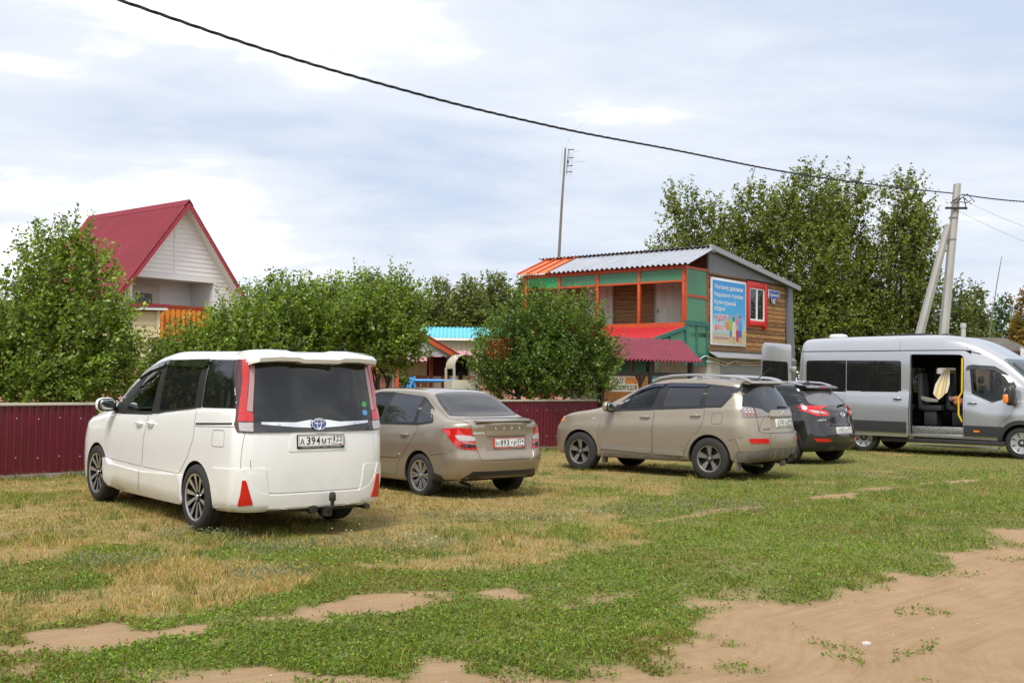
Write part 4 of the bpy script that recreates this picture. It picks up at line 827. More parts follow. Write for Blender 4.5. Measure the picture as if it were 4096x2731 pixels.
# ------------------------------------------------------------------ buildings and fences
orange = mat('orange red paint', (.52,.085,.018), .5, noise=((.38,.06,.015), 3, 2.5, (1,1,1)), bump=(40,.1))
green = mat('green panel', (.055,.21,.115), .45, noise=((.08,.26,.15), 1.2, 2, (1,1,1)))
teal = mat('teal paint', (.02,.17,.13), .5, noise=((.015,.12,.10), 4, 2.5, (1,1,1)))
plank = mat('honey planks', (.50,.245,.070), .55, noise=((.22,.10,.035), 2.4, 2.6, (1.2,1,6)), bump=(30,.2))
darkplank = mat('dark planks', (.13,.065,.028), .6, noise=((.05,.028,.015), 2.5, 3, (1,.5,9)), bump=(30,.2))
greyp = mat('grey painted boards', (.19,.195,.21), .6, noise=((.15,.155,.17), 3, 2.5, (6,6,.5)))
zinc = mat('zinc sheet', (.52,.54,.57), .38, metal=.55, noise=((.40,.42,.46), 2.5, 2.5, (1,1,1)))
slate = mat('grey asbestos sheet', (.34,.34,.335), .8, noise=((.24,.24,.235), 4, 2.5, (1,1,1)))
whitew = mat('white siding', (.81,.81,.80), .45)
plaster = mat('worn white plaster', (.62,.60,.56), .8, noise=((.48,.45,.40), 2.5, 3, (1,1,1)), bump=(30,.2))
beige = mat('beige siding', (.56,.47,.28), .5); pink = mat('pink siding', (.52,.25,.185), .5)
cream = mat('cream siding', (.64,.58,.46), .5)
maroon = mat('maroon metal', (.22,.022,.045), .45, noise=((.15,.016,.03), 2, 2, (1,1,1)))
fencem = mat('wine red fence sheet', (.13,.008,.020), .35, coat=.3, noise=((.10,.006,.015), 1.5, 2, (1,1,1)))
roofred = mat('raspberry roof sheet', (.235,.030,.046), .62, spec=.25, noise=((.18,.022,.034), 1.2, 2, (1,1,1)))
redroof = mat('red roof sheet', (.42,.018,.022), .55)
paned = mat('house window glass', (.015,.016,.015), .03, ior=1.6)
def corr(mb, o, along, down, n, amp, per=8, thick=.004, sharp=False):
    """corrugated sheet: waves run along `along`, sheet falls along `down`"""
    o = Vector(o); A = Vector(along); D = Vector(down); nn = A.cross(D).normalized()
    if nn.z < 0: nn = -nn
    k = n*per; vs = []; wave = (0,.8,1,1,.8,0,-.5,-.5) if sharp else [math.sin(2*math.pi*i/per) for i in range(per)]
    for s_ in (0, -thick):
        for j in range(2):
            for i in range(k+1): vs.append(o+A*i/k+D*j+nn*(amp*wave[i % per]+s_))
    fs = []; m = k+1
    for i in range(k):
        fs.append((i,i+1,m+i+1,m+i)); fs.append((2*m+i,3*m+i,3*m+i+1,2*m+i+1)); fs.append((i,2*m+i,2*m+i+1,i+1)); fs.append((m+i,m+i+1,3*m+i+1,3*m+i))
    return mb.add(vs, fs)
def ribs(mb, p, q, z0, z1, pitch=.115, depth=.02, thick=.004):
    """upright trapezoid-ribbed sheet between plan points p and q"""
    p = Vector((*p,0)); q = Vector((*q,0)); d = (q-p); Ln = d.length; d.normalize(); nn = Vector((d.y,-d.x,0)); n = int(Ln/pitch); vs = []; prof = []
    for i in range(n):
        for f, h in ((0,0),(.45,0),(.55,1),(.92,1)): prof.append(((i+f)*pitch, h*depth))
    prof.append((Ln, 0))
    for s_ in (0,-thick):
        for z in (z0,z1):
            for a, h in prof: vs.append(p+d*a+nn*(h+s_)+Vector((0,0,z)))
    m = len(prof); fs = []
    for i in range(m-1):
        fs.append((i,i+1,m+i+1,m+i)); fs.append((2*m+i,3*m+i,3*m+i+1,2*m+i+1)); fs.append((m+i,m+i+1,3*m+i+1,3*m+i))
    return mb.add(vs, fs)
def lap(mb, xl, xr, z0, z1, y, step=.11, dep=.012, out=-1):
    """lap siding on a plane y=const; xl/xr are functions of z giving the ends of each board"""
    z = z0
    while z < z1-.01:
        zt = min(z+step, z1); a, b = xl(z), xr(z); a2, b2 = xl(zt), xr(zt)
        if b > a:
            if b2 <= a2: a2 = b2 = (a2+b2)/2
            mb.add([(a,y+out*dep,z),(b,y+out*dep,z),(b2,y+out*.002,zt),(a2,y+out*.002,zt),(a,y,z),(b,y,z),(b2,y,zt),(a2,y,zt)], [(0,1,2,3),(0,4,5,1),(0,3,7,4),(1,5,6,2)])
        z = zt
    return mb
def planks(mb, x0, x1, z0, z1, y, step=.15, out=-1, gap=.026, tones=False):
    z = z0; i = 0
    while z < z1-.02:
        zt = min(z+step, z1); dd = .022+.006*math.sin(i*2.3); mb.cur = 1+(i*7+i//3) % 3 if tones else 0; mb.box((x0, y, z+gap/2), (x1, y+out*dd, zt-gap/2)); z = zt; i += 1
    return mb
WALL = Matrix(((1,0,0,0),(0,0,-1,0),(0,1,0,0),(0,0,0,1)))      # lettering plane: x along the wall, y up, z towards -y

# ---- two-storey balcony house
H = empty('balcony_house', (6.406,36.0,0), R(51)); tag(H, 'two-storey plank house with orange and green balcony under a grey sloping roof', 'house')
k = MB(); k.box((.04,.04,0),(6.0,6.8,2.5)); k.build('lower_wall', plaster, H)
k = MB(); k.prism([(.04,2.5),(5.9,2.5),(5.9,5.25),(.04,6.0)], .05, 6.75, 'xz'); k.build('upper_wall', darkplank, H)
k = planks(MB(), .0, 5.9, 2.78, 5.22, .05, .152, tones=True); k.build('side_planks', [plank, plank, mat('honey planks pale', (.56,.29,.09), .55, noise=((.24,.11,.04), 2.6, 2.6, (1.2,1,6)), bump=(30,.2)), mat('honey planks brown', (.34,.16,.05), .6, noise=((.12,.06,.028), 2.4, 2.8, (1.2,1,6)), bump=(30,.2))], H)
for b_ in (((-.03,-.05,5.21),(2.62,.0,5.27)),((-.06,-.06,2.70),(6.0,.02,2.80))): MB().box(*b_).build('trim_board', mat('weathered board', (.22,.13,.06), .7, noise=((.10,.07,.045), 3, 3, (.4,1,8))), H)
k = MB(); n = 40
for i in range(n):
    x0 = -.02+5.95*i/n; x1 = -.02+5.95*(i+1)/n-.008; f = lambda x: 6.0-(6.0-5.24)*max(0,x)/5.95
    k.prism([(x0,5.26),(x1,5.26),(x1,f(x1)),(x0,f(x0))], -.045, .03, 'xz')
k.build('gable_boards', greyp, H)
k = MB(); k.bar((6.07,-.02,5.22),(6.35,-.02,2.0),.34,.16,up=(0,1,0)); k.bar((6.35,-.02,2.0),(6.4,-.02,0),.34,.16,up=(0,1,0)); k.build('corner_column', greyp, H)
k = MB(); k.add([(-.02,-.0,2.70),(6.0,0,2.70),(6.0,-.38,2.50),(-.02,-.38,2.50),(-.02,0,2.685),(6.0,0,2.685),(6.0,-.38,2.47),(-.02,-.38,2.47)], [(0,3,2,1),(4,5,6,7),(3,7,6,2),(0,4,7,3),(1,2,6,5)]); k.build('drip_flashing', zinc, H)
rf = MB(); corr(rf, (-.04,6.98,6.15), (0,-7.13,0), (6.74,0,-.885), 44, .022); rf.build('main_roof', slate, H)
k = MB(); k.prism([(-.12,6.00),(6.72,5.12),(6.72,5.28),(-.12,6.17)], -.22, -.12, 'xz'); k.box((-.10,-.2,5.93),(.18,.0,6.03)); k.build('roof_fascia', mat('pale grey fascia', (.30,.31,.33), .6), H)
k = MB(); corr(k, (-.0,5.25,6.06), (0,-5.55,0), (-1.72,0,-.66), 28, .035); k.build('porch_roof', zinc, H)
tr = MB(); corr(tr, (-.0,6.72,6.06), (0,-1.47,0), (-1.72,0,-.66), 12, .016); tr.build('porch_roof_sheet', mat('orange plastic sheet', (.72,.16,.04), .3, coat=.4), H)
k = MB()
for y in (5.3,5.75,6.2,6.62): k.bar((0,y,6.11),(-1.70,y,5.44),.05,.05)
k.build('roof_batten', orange, H)
# balcony
x = -1.45
posts = (.05,1.72,3.36,4.97,6.43)
for y in posts: MB().box((x-.05,y-.05,3.42),(x+.05,y+.05,5.34)).build('balcony_post', orange, H, bevel=.006)
MB().box((x-.06,-.05,5.27),(x+.06,6.55,5.38)).build('balcony_beam', orange, H); MB().box((x-.056,0,4.85),(x+.04,6.5,4.91)).build('balcony_rail', orange, H)
MB().box((x-.065,-.02,3.30),(x+.065,6.5,3.56)).build('balcony_parapet', orange, H)
MB().box((x,0,3.12),(.04,6.6,3.26)).build('balcony_floor', darkplank, H)
for a, b in zip(posts, posts[1:]):
    MB().box((x-.01,a+.05,4.91),(x+.01,b-.05,5.27)).build('balcony_panel', green if a < 4.9 else mat('bright green panel', (.03,.38,.14), .4), H)
for z0, z1 in ((4.45,5.30),(3.60,4.40)): MB().box((x+.06,-.005,z0),(-.06,.015,z1)).build('balcony_side_panel', green, H)
k = MB(); k.box((x-.05,-.03,5.28),(.0,.04,5.36)).box((x-.05,-.03,4.38),(0,.04,4.46)).box((-.07,-.032,3.55),(0,.04,5.28)).box((x-.02,-.032,3.55),(x+.06,.04,5.28)); k.build('balcony_side_frame', orange, H)
k = MB(); k.box((x-.05,-.04,3.48),(.02,.05,3.62)).box((x-.03,-.035,2.5),(x+.06,.05,3.48)).box((-.1,-.035,2.5),(0,.05,3.48)).box((-.78,-.03,2.6),(-.70,.05,3.48)).box((x,-.04,2.48),(.05,.05,2.60)); k.build('lower_frame', teal, H)
for a, b in ((x+.06,-.78),(-.70,-.1)): MB().box((a,-.0,2.6),(b,.02,3.48)).build('lower_panel', green, H)
MB().box((x,.0,2.2),(-.02,.03,2.48)).build('lower_panel', teal, H)
for y0, y1, num in ((.98,1.95,'11'),(3.74,4.76,'10')):
    d = MB().box((-.0,y0,3.25),(-.03 if False else -.035,y1,4.98)).build('balcony_door', mat('worn pale door', (.78,.79,.72), .7, noise=((.60,.56,.48), 1.8, 3, (3,3,.7))), H, bevel=.005)
    k = MB(); k.M = Matrix.Translation((-.038, (y0+y1)/2-.12 if num == '11' else y0+.18, 4.86)) @ Matrix(((0,0,-1,0),(-1,0,0,0),(0,1,0,0),(0,0,0,1)))
    k.add([(-.08,-.06,0),(.08,-.06,0),(.08,.06,0),(-.08,.06,0)], [(0,1,2,3)]); p_ = k.build('number_plate', mat('plate white', (.78,.78,.76), .35), d, fix=False, smooth=0)
    k2 = MB(); k2.M = k.M; put_text(k2, num, .10, .085, 0, 0, .003, bold=.02); k2.build('lettering', mat('plate black', (.012,.012,.012), .5), p_, fix=False, smooth=0)
    MB().box((-.05,y1-.09,4.0),(-.035,y1-.05,4.1)).build('door_handle', black, d)
    k = MB().box((-.04,y0-.06,3.25),(.0,y0,5.04)).box((-.04,y1,3.25),(.0,y1+.06,5.04)).box((-.04,y0-.06,4.98),(.0,y1+.06,5.04)); k.build('door_frame', mat('door frame grey', (.40,.39,.34), .7), d)
k = MB(); z = 3.28; i = 0
while z < 5.25: k.box((.04,.05,z),(.01+.006*math.sin(i*1.7),6.9,z+.14)); z += .152; i += 1
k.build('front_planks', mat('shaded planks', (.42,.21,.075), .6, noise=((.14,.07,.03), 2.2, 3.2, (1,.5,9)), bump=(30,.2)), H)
# lean-to roof below the balcony with teal edge
k = MB(); corr(k, (-1.5,6.4,3.42), (0,-6.4,0), (-1.95,0,-.46), 30, .03, sharp=True); k.build('lean_to_roof', redroof, H)
MB().bar((-1.46,-.02,3.38),(-3.45,-.02,2.91),.05,.11).bar((-2.4,-.02,3.1),(-2.4,-.02,2.3),.08,.06).bar((-3.3,-.02,2.9),(-3.3,-.02,0),.08,.08).build('lean_to_frame', teal, H)
MB().prism([(-1.5,2.3),(-2.36,2.3),(-2.36,3.07),(-1.5,3.28)], -.0, .02, 'xz').build('lean_to_panel', green, H)
MB().prism([(-2.44,2.3),(-3.26,2.3),(-3.26,2.86),(-2.44,3.05)], -.0, .02, 'xz').build('lean_to_panel', green, H)
# side window
w = MB().box((2.74,-.06,4.98),(4.24,.03,5.20)).box((2.74,-.06,3.66),(4.24,.03,3.84)).box((2.72,-.062,3.58),(2.89,.03,5.20)).box((4.05,-.062,3.58),(4.24,.03,5.20)).build('window', mat('bright red paint', (.62,.012,.012), .4), H, bevel=.008)
MB().box((2.87,-.04,3.82),(4.07,.02,3.90)).box((2.87,-.04,4.94),(4.07,.02,5.02)).box((2.87,-.04,3.82),(2.95,.02,5.02)).box((3.99,-.04,3.82),(4.07,.02,5.02)).box((3.43,-.042,3.82),(3.51,.02,5.02)).build('window_frame', whitew, w)
MB().box((2.95,-.015,3.90),(3.43,-.005,4.94)).build('pane', paned, w); MB().box((3.51,-.015,3.90),(3.99,-.005,4.94)).build('pane', paned, w)
d = MB().box((.95,.035,1.2),(4.0,.02,2.28)).build('cellar_door', mat('grey door paint', (.28,.29,.31), .6), H); MB().box((.9,.0,2.26),(4.05,.05,2.36)).build('door_lintel', plank, d)
MB().box((1.15,.0,1.9),(1.22,.03,1.95)).box((1.15,.01,1.955),(1.9,.02,1.965)).build('door_latch', black, d)
k = MB(); k.tube([(-1.2,-.3,2.35),(-.3,-.08,2.52),(.4,-.02,2.45),(1.3,-.03,2.30),(1.9,-.03,2.42),(2.6,-.03,2.35),(3.8,-.03,2.40)], .016, 6); k.build('cable', whitew, H)
k = MB(); k.tube([(-.6,-.3,2.33),(.4,-.02,2.33),(1.2,-.02,2.22),(1.8,-.02,2.40),(2.4,-.02,2.28),(3.8,-.03,2.30)], .014, 6); k.build('cable', whitew, H)
# ---- poster, street sign
def attach(o, parent_like):   # same place and turn as the house, but a thing of its own
    o.matrix_world = Matrix.Translation((6.406,36.0,0)) @ Matrix.Rotation(R(51), 4, 'Z'); return o
pm = bpy.data.materials.new('poster print'); pm.use_nodes = True; nt = pm.node_tree; L = nt.links.new; b = nt.nodes['Principled BSDF']; b.inputs['Roughness'].default_value = .35
tc = nt.nodes.new('ShaderNodeTexCoord'); sx = nt.nodes.new('ShaderNodeSeparateXYZ'); nz = nt.nodes.new('ShaderNodeTexNoise'); nz.inputs['Scale'].default_value = 9; nz.inputs['Detail'].default_value = 6
mp = nt.nodes.new('ShaderNodeMapping'); mp.inputs['Scale'].default_value = (5,1,.8)
ad = nt.nodes.new('ShaderNodeMath'); ad.operation = 'MULTIPLY_ADD'; ad.inputs[1].default_value = .3
rg_ = nt.nodes.new('ShaderNodeMapRange'); rg_.inputs[1].default_value = 3.05; rg_.inputs[2].default_value = 5.2
rp = nt.nodes.new('ShaderNodeValToRGB'); e = rp.color_ramp.elements; e[0].position = 0; e[0].color = (.62,.50,.30,1); e[1].position = 1; e[1].color = (.012,.27,.66,1)
for p_, c_ in ((.10,(.55,.45,.26)),(.17,(.42,.42,.30)),(.24,(.36,.60,.72)),(.5,(.05,.38,.72))): q = e.new(p_); q.color = (*c_,1)
L(tc.outputs['Object'], sx.inputs[0]); L(tc.outputs['Object'], mp.inputs[0]); L(mp.outputs[0], nz.inputs[0]); L(nz.outputs['Fac'], ad.inputs[0]); L(sx.outputs[2], ad.inputs[2]); L(ad.outputs[0], rg_.inputs[0]); L(rg_.outputs[0], rp.inputs[0]); L(rp.outputs[0], b.inputs['Base Color'])
PO = MB().box((.16,-.05,2.90),(2.63,.0,5.13)).build('advert_banner', mat('banner white edge', (.74,.74,.74), .4), None, bevel=.004); attach(PO, H); tag(PO, 'blue beach advert banner with white Cyrillic lettering on the plank wall', 'banner')
MB().box((.23,-.053,2.98),(2.56,-.049,5.05)).build('banner_print', pm, PO)
def txt(words, m, u0, u1, vc, h, z=.0575, bold=.02, name='lettering'):
    k = MB(); k.M = WALL; put_text(k, words, (u1-u0)*2.47, h*2.23, .16+(u0+u1)/2*2.47, 5.13-vc*2.23, z, bold=bold, shear=0); return k.build(name, m, PO, fix=False, smooth=0)
pw = mat('print white', (.82,.82,.82), .4); pr = mat('print red', (.62,.02,.03), .4); pb = mat('print navy', (.05,.10,.25), .4)
for s_, u0, u1, vc, h in (('Уютные домики',.08,.885,.135,.085),('Радушные хозяева',.08,.895,.25,.080),('Культурный',.08,.675,.365,.088),('отдых',.08,.395,.465,.068)):
    txt(s_, pw, u0, u1, vc, h, .0575, .012)
for s_, u0, u1, vc, h in (('ЖДУТ',.08,.45,.60,.095),('ВАС!',.08,.345,.735,.090)):
    txt(s_, pw, u0-.012, u1+.012, vc, h+.022, .0560, .10); txt(s_, pr, u0, u1, vc, h, .0580, .03)
txt('8(923)748-3929', pw, .05, .49, .895, .060, .056, .05); txt('8(923)748-3929', mat('print wine', (.35,.02,.05), .4), .055, .485, .895, .048, .058, .02)
# printed holiday-makers: flat shapes of the print
def fig(poly, col, z):
    k = MB(); k.M = WALL; k.add([(.16+u*2.47, 5.13-v*2.23, z) for u, v in poly], [tuple(range(len(poly)))]); k.build('printed_figure', mat('print %.2f %.2f %.2f' % col, col, .4), PO, fix=False, smooth=0)
ell = lambda cx, cy, rx, ry, n=18: [(cx+rx*math.cos(2*math.pi*i/n), cy+ry*math.sin(2*math.pi*i/n)) for i in range(n)]
sk = (.50,.25,.14)
for poly, col in ((ell(.545,.545,.022,.03), sk), ([(.47,.62),(.50,.58),(.585,.58),(.60,.64),(.575,.78),(.50,.79)], (.22,.50,.20)), ([(.51,.78),(.575,.78),(.57,.86),(.52,.86)], (.05,.20,.50)), ([(.53,.86),(.55,.86),(.55,.95),(.535,.95)], sk),
    (ell(.735,.55,.026,.032), sk), ([(.70,.535),(.72,.515),(.755,.515),(.775,.535)], (.70,.60,.45)), ([(.69,.60),(.72,.585),(.76,.585),(.78,.62),(.77,.76),(.70,.78)], (.72,.15,.28)), ([(.69,.76),(.775,.76),(.765,.93),(.70,.935)], (.45,.02,.10)),
    (ell(.625,.575,.022,.030), sk), ([(.60,.60),(.605,.56),(.645,.56),(.65,.62),(.62,.65)], (.06,.03,.02)), ([(.585,.635),(.665,.63),(.68,.80),(.69,.865),(.56,.855),(.595,.75)], (.72,.62,.38)), ([(.60,.86),(.625,.86),(.625,.965),(.61,.965)], sk), ([(.645,.86),(.665,.86),(.66,.96),(.648,.96)], sk),
    (ell(.805,.565,.026,.034), sk), ([(.775,.55),(.80,.525),(.84,.545),(.84,.57)], (.20,.08,.02)), ([(.755,.64),(.79,.605),(.84,.605),(.875,.66),(.865,.76),(.77,.765)], (.05,.32,.72)), ([(.775,.765),(.86,.765),(.86,.855),(.77,.865)], (.03,.13,.42)), ([(.79,.865),(.81,.865),(.81,.955),(.795,.955)], sk), ([(.83,.86),(.855,.86),(.85,.955),(.835,.955)], sk), ([(.87,.66),(.89,.68),(.945,.76),(.93,.765)], sk),
    (ell(.455,.69,.072,.078), (.80,.20,.02)), ([(.905,.745),(.975,.75),(.965,.86),(.935,.86)], (.85,.42,.02)), ([(.70,.70),(.745,.69),(.75,.73),(.70,.74)], (.30,.62,.10)), (ell(.675,.92,.02,.026), (.40,.65,.10))):
    fig(poly, col, .0555+.00012*len(bpy.data.objects) % .0016)
SG = MB(); SG.M = WALL; shp = rpoly([(4.36,4.72),(4.62,4.72),(4.66,4.56),(4.80,4.50),(4.94,4.56),(4.98,4.72),(5.26,4.72),(5.26,5.02),(4.36,5.02)], [.03,.02,.06,.10,.06,.02,.03,.03,.03]); SG.prism(shp, .02, .045)
sg_ = SG.build('street_sign', pw, None, bevel=.003); attach(sg_, H); tag(sg_, 'small blue enamel street name plate with white lettering beside the red window', 'street sign')
k = MB(); k.M = WALL; cx_, cy_ = 4.81, 4.80; k.add([(cx_+(a-cx_)*.94, cy_+(b_-cy_)*.93, .0465) for a, b_ in shp], [tuple(range(len(shp)))]); k.build('sign_face', mat('enamel blue', (.02,.05,.35), .3), sg_, fix=False, smooth=0)
k = MB(); k.M = WALL; put_text(k, 'Горького', .76, .15, 4.81, 4.83, .049, bold=.02); put_text(k, '37', .20, .17, 4.81, 4.625, .049, bold=.03); put_text(k, 'улица', .22, .05, 4.81, 4.96, .049, bold=.02)
k.add([(4.42,4.962,.049),(4.66,4.962,.049),(4.66,4.972,.049),(4.42,4.972,.049)], [(0,1,2,3)]); k.add([(4.96,4.962,.049),(5.20,4.962,.049),(5.20,4.972,.049),(4.96,4.972,.049)], [(0,1,2,3)]); k.build('lettering', pw, sg_, fix=False, smooth=0)

# ---- red-roofed gable house
G = empty('gable_house', (-10.85,36.25,0), R(51)); tag(G, 'white clad house with steep raspberry red metal roof and open loggia', 'house')
ap = (-.15, 7.36); sl = (7.36-4.25)/2.40
xl = lambda z: ap[0]-(ap[1]-z)/sl+.02; xr_ = lambda z: ap[0]+(ap[1]-z)/sl-.02
k = MB(); k.prism([(-2.5,0),(2.2,0),(2.2,4.25),(ap[0],7.3),(-2.5,4.25)], 1.25, 5.4, 'xz'); k.box((-2.5,.01,0),(-1.95,1.25,4.2)).box((1.17,.01,0),(2.2,1.25,4.2)).box((-1.95,.01,0),(1.17,1.25,2.75)).build('wall', cream, G)
k = lap(MB(), xl, xr_, 4.90, 7.28, .0, .15, .022); k.box((-1.98,.0,4.90),(1.2,1.25,4.94)); k.build('gable_cladding', whitew, G)
k = lap(MB(), lambda z: max(-2.5, xl(z)), lambda z: -1.95, 2.7, 4.9, .0, .115); lap(k, lambda z: 1.17, lambda z: min(2.2, xr_(z)), 2.7, 4.9, .0, .115); lap(k, lambda z: -1.95, lambda z: 1.17, 2.75, 4.9, 1.24, .115); k.build('loggia_cladding', whitew, G)
MB().box((1.14,.01,2.75),(1.172,1.24,4.9)).build('loggia_side', whitew, G); MB().box((-1.952,.01,2.75),(-1.92,1.24,4.9)).build('loggia_side', whitew, G)
MB().box((-2.02,-.03,4.86),(1.25,.03,5.03)).box((-.43,-.03,5.03),(-.33,.02,7.0)).box((-2.0,-.03,2.75),(-1.92,.03,4.86)).box((1.14,-.03,2.75),(1.22,.03,4.86)).build('gable_trim', mat('white trim', (.78,.78,.77), .4), G)
dr = MB().box((-1.35,1.16,2.8),(-.15,1.23,4.75)).build('loggia_door', mat('ivory door', (.66,.60,.50), .5), G, bevel=.006)
MB().box((-1.05,1.13,3.3),(-.45,1.17,4.45)).build('pane', mat('lace curtain', (.30,.30,.30), .5, noise=((.05,.05,.05), 26, 4, (1,1,.7))), dr)
ba = MB().box((-1.92,.02,2.86),(1.14,.07,3.98)).build('balustrade', orange, G); MB().box((-1.94,-.01,3.96),(1.16,.10,4.03)).box((-1.94,-.01,2.83),(1.16,.10,2.90)).build('handrail', mat('dark orange rail', (.34,.05,.012), .5), ba)
k = MB(); o_ = [(.05,0),(.085,.12),(.06,.25),(.035,.36),(.06,.42),(.06,.46),(.035,.50),(.055,.62),(.085,.80),(.05,.92)]
for i in range(15):
    xx = -1.80+.20*i; k.prism([(xx+r_, 2.97+h) for r_, h in o_]+[(xx-r_, 2.97+h) for r_, h in reversed(o_)], .0, .03, 'xz')
k.build('baluster_boards', mat('yellow baluster paint', (.75,.27,.02), .45), ba, fix=True)
MB().box((-1.98,-.04,2.60),(1.22,.05,2.74)).build('floor_band', whitew, G)
y0 = -.42
for sg, nm in ((-1,'roof_slope'),(1,'roof_slope')):
    ex = ap[0]+sg*2.62; ez = 7.45-2.62*sl
    k = MB()
    if sg < 0: corr(k, (ap[0],5.7,7.46), (0,y0-5.7,0), (ex-ap[0],0,ez-7.45), 40, .035, sharp=True)
    else: corr(k, (ap[0],y0,7.46), (0,5.7-y0,0), (ex-ap[0],0,ez-7.45), 40, .035, sharp=True)
    k.build(nm, roofred, G)
    k = MB(); k.prism([(ap[0],7.40),(ex,ez-.05),(ex,ez-.20),(ap[0],7.22)], y0-.03, y0-.005, 'xz'); k.build('barge_board', redroof if False else mat('barge red', (.36,.025,.04), .4), G)
    k = MB(); k.prism([(ap[0],7.37),(ex+sg*-.02,ez-.10),(ex+sg*-.02,ez-.13),(ap[0],7.33)], y0, .0, 'xz'); k.build('soffit', whitew, G)
k = MB(); k.loft([[(ap[0]-.16,y,7.30),(ap[0],y,7.50),(ap[0]+.16,y,7.30),(ap[0],y,7.46)] for y in (y0-.02,5.72)]); k.build('ridge_cap', roofred, G)

# ---- beige annex in front of the gable house
A = empty('beige_annex', (-10.0,31.0,0), R(22)); tag(A, 'beige clad shed with pink base and lean-to roof, left behind the hedge', 'shed')
MB().box((-4.5,.03,0),(-.22,3.0,2.73)).box((-4.5,.03,2.73),(0,3.0,3.5)).build('wall', cream, A)
k = lap(MB(), lambda z: -4.5, lambda z: -.20, 2.02, 2.72, .03, .19, .02); lap(k, lambda z: -4.5, lambda z: .02, 2.74, 3.52, .03, .19, .02); k.build('upper_cladding', beige, A)
k = lap(MB(), lambda z: -4.5, lambda z: -.20, .2, 2.02, .03, .19, .02); k.build('lower_cladding', pink, A)
MB().box((-.03,-.02,2.72),(.06,.06,3.56)).box((-.28,-.02,0),(-.16,.05,2.74)).build('corner_trim', mat('pale trim', (.66,.58,.42), .5), A)
k = MB(); k.prism([(-4.6,3.55),(.28,3.62),(.28,3.70),(-4.6,3.63)], -.25, 3.2, 'xz'); k.build('roof', roofred, A); MB().prism([(-4.6,3.46),(.24,3.54),(.24,3.61),(-4.6,3.54)], -.22, -.16, 'xz').build('eave_board', whitew, A)

# ---- long low pink and cream outbuilding behind the hedge
B = empty('low_outbuilding', (-5.6,32.6,0), R(6)); tag(B, 'long low outbuilding with cream cladding over a pink base behind the hedge', 'outbuilding')
MB().box((0,.03,0),(7.4,3,2.2)).build('wall', cream, B)
k = lap(MB(), lambda z: 0, lambda z: 7.4, 1.78, 2.2, .03, .2, .02); k.build('upper_cladding', cream, B); k = lap(MB(), lambda z: 0, lambda z: 7.4, 0, 1.78, .03, .2, .02); k.build('lower_cladding', pink, B)
for x0, x1 in ((1.0,1.55),(3.1,4.0)):
    k = MB(); n = 9
    for i in range(n): k.box((x0+(x1-x0)*i/n,-.0,0),(x0+(x1-x0)*(i+.9)/n,.04,2.05))
    k.build('door', mat('door ivory', (.60,.56,.48), .6), B)
w = MB().box((2.05,-.01,.9),(2.75,.04,1.75)).build('window', whitew, B); MB().box((2.12,-.02,.97),(2.68,.0,1.68)).build('pane', paned, w)
w = MB().box((6.0,-.01,1.2),(6.9,.04,2.0)).build('window', orange, B); MB().box((6.1,-.02,1.27),(6.8,.0,1.93)).build('pane', paned, w)
k = MB(); corr(k, (-.2,3.3,2.62), (7.9,0,0), (0,-3.7,-.42), 50, .016); k.build('roof', mat('faded pink roof', (.46,.20,.20), .6), B)

T = empty('turquoise_cottage', (-5.6,46.5,0), R(4)); tag(T, 'distant cottage with bright turquoise metal roof seen between the hedges', 'house')
k = MB()
for i in range(24): k.box((.0+5.2*i/24,0,0),(.0+5.2*(i+.94)/24,.05,3.5))
k.box((0,.05,0),(5.2,4,3.5)); k.build('wall', mat('cottage cream boards', (.58,.53,.43), .6), T)
k = MB(); corr(k, (-.3,1.9,4.02), (5.8,0,0), (0,-2.2,-.55), 34, .02); corr(k, (5.5,1.9,4.02), (-5.8,0,0), (0,2.4,-.55), 34, .02); k.build('roof', mat('turquoise roof', (.02,.42,.50), .4, coat=.2), T); MB().box((-.3,-.33,3.36),(5.5,-.29,3.46)).build('eave_board', whitew, T)
w = MB().box((1.4,-.02,1.6),(2.4,.03,2.8)).build('window', whitew, T); MB().box((1.5,-.04,1.7),(2.3,-.02,2.7)).build('pane', paned, w)

# ---- gazebo, swing, slide in the yard
Z = empty('gazebo', (-1.95,30.0,0), R(8)); tag(Z, 'orange-posted gazebo with gabled roof in the yard behind the sedan', 'gazebo')
for x0, y0_ in ((-1.75,-.9),(-1.2,-.9),(-.25,0),(.22,0),(-1.75,1.8),(.22,1.8)): MB().box((x0-.05,y0_-.05,0),(x0+.05,y0_+.05,2.35)).build('post', orange, Z, bevel=.006)
k = MB(); k.bar((-1.0,-1.1,3.05),(.42,-1.1,2.25),.07,.16); k.bar((-1.0,-1.1,3.05),(-2.4,-1.1,2.25),.07,.16); k.build('barge_board', orange, Z)
k = MB(); k.prism([(-1.0,3.0),(.30,2.27),(-2.3,2.27)], -1.05, -1.0, 'xz'); k.build('gable_panel', mat('grey gable panel', (.33,.34,.35), .6), Z)
k = MB(); k.add([(-1.0,-1.15,3.12),(.5,-1.15,2.28),(.5,2.2,2.28),(-1.0,2.2,3.12),(-1.0,-1.15,3.09),(.5,-1.15,2.25),(.5,2.2,2.25),(-1.0,2.2,3.09)], [(0,1,2,3),(4,7,6,5),(0,4,5,1),(1,5,6,2),(2,6,7,3),(3,7,4,0)]); k.add([(-1.0,-1.15,3.12),(-2.5,-1.15,2.28),(-2.5,2.2,2.28),(-1.0,2.2,3.12),(-1.0,-1.15,3.09),(-2.5,-1.15,2.25),(-2.5,2.2,2.25),(-1.0,2.2,3.09)], [(3,2,1,0),(5,6,7,4),(1,5,4,0),(2,6,5,1),(3,7,6,2),(0,4,7,3)]); k.build('roof', maroon, Z)
MB().box((-.3,1.0,1.75),(.3,1.05,2.3)).build('curtain', mat('dark maroon cloth', (.06,.01,.015), .8), Z)
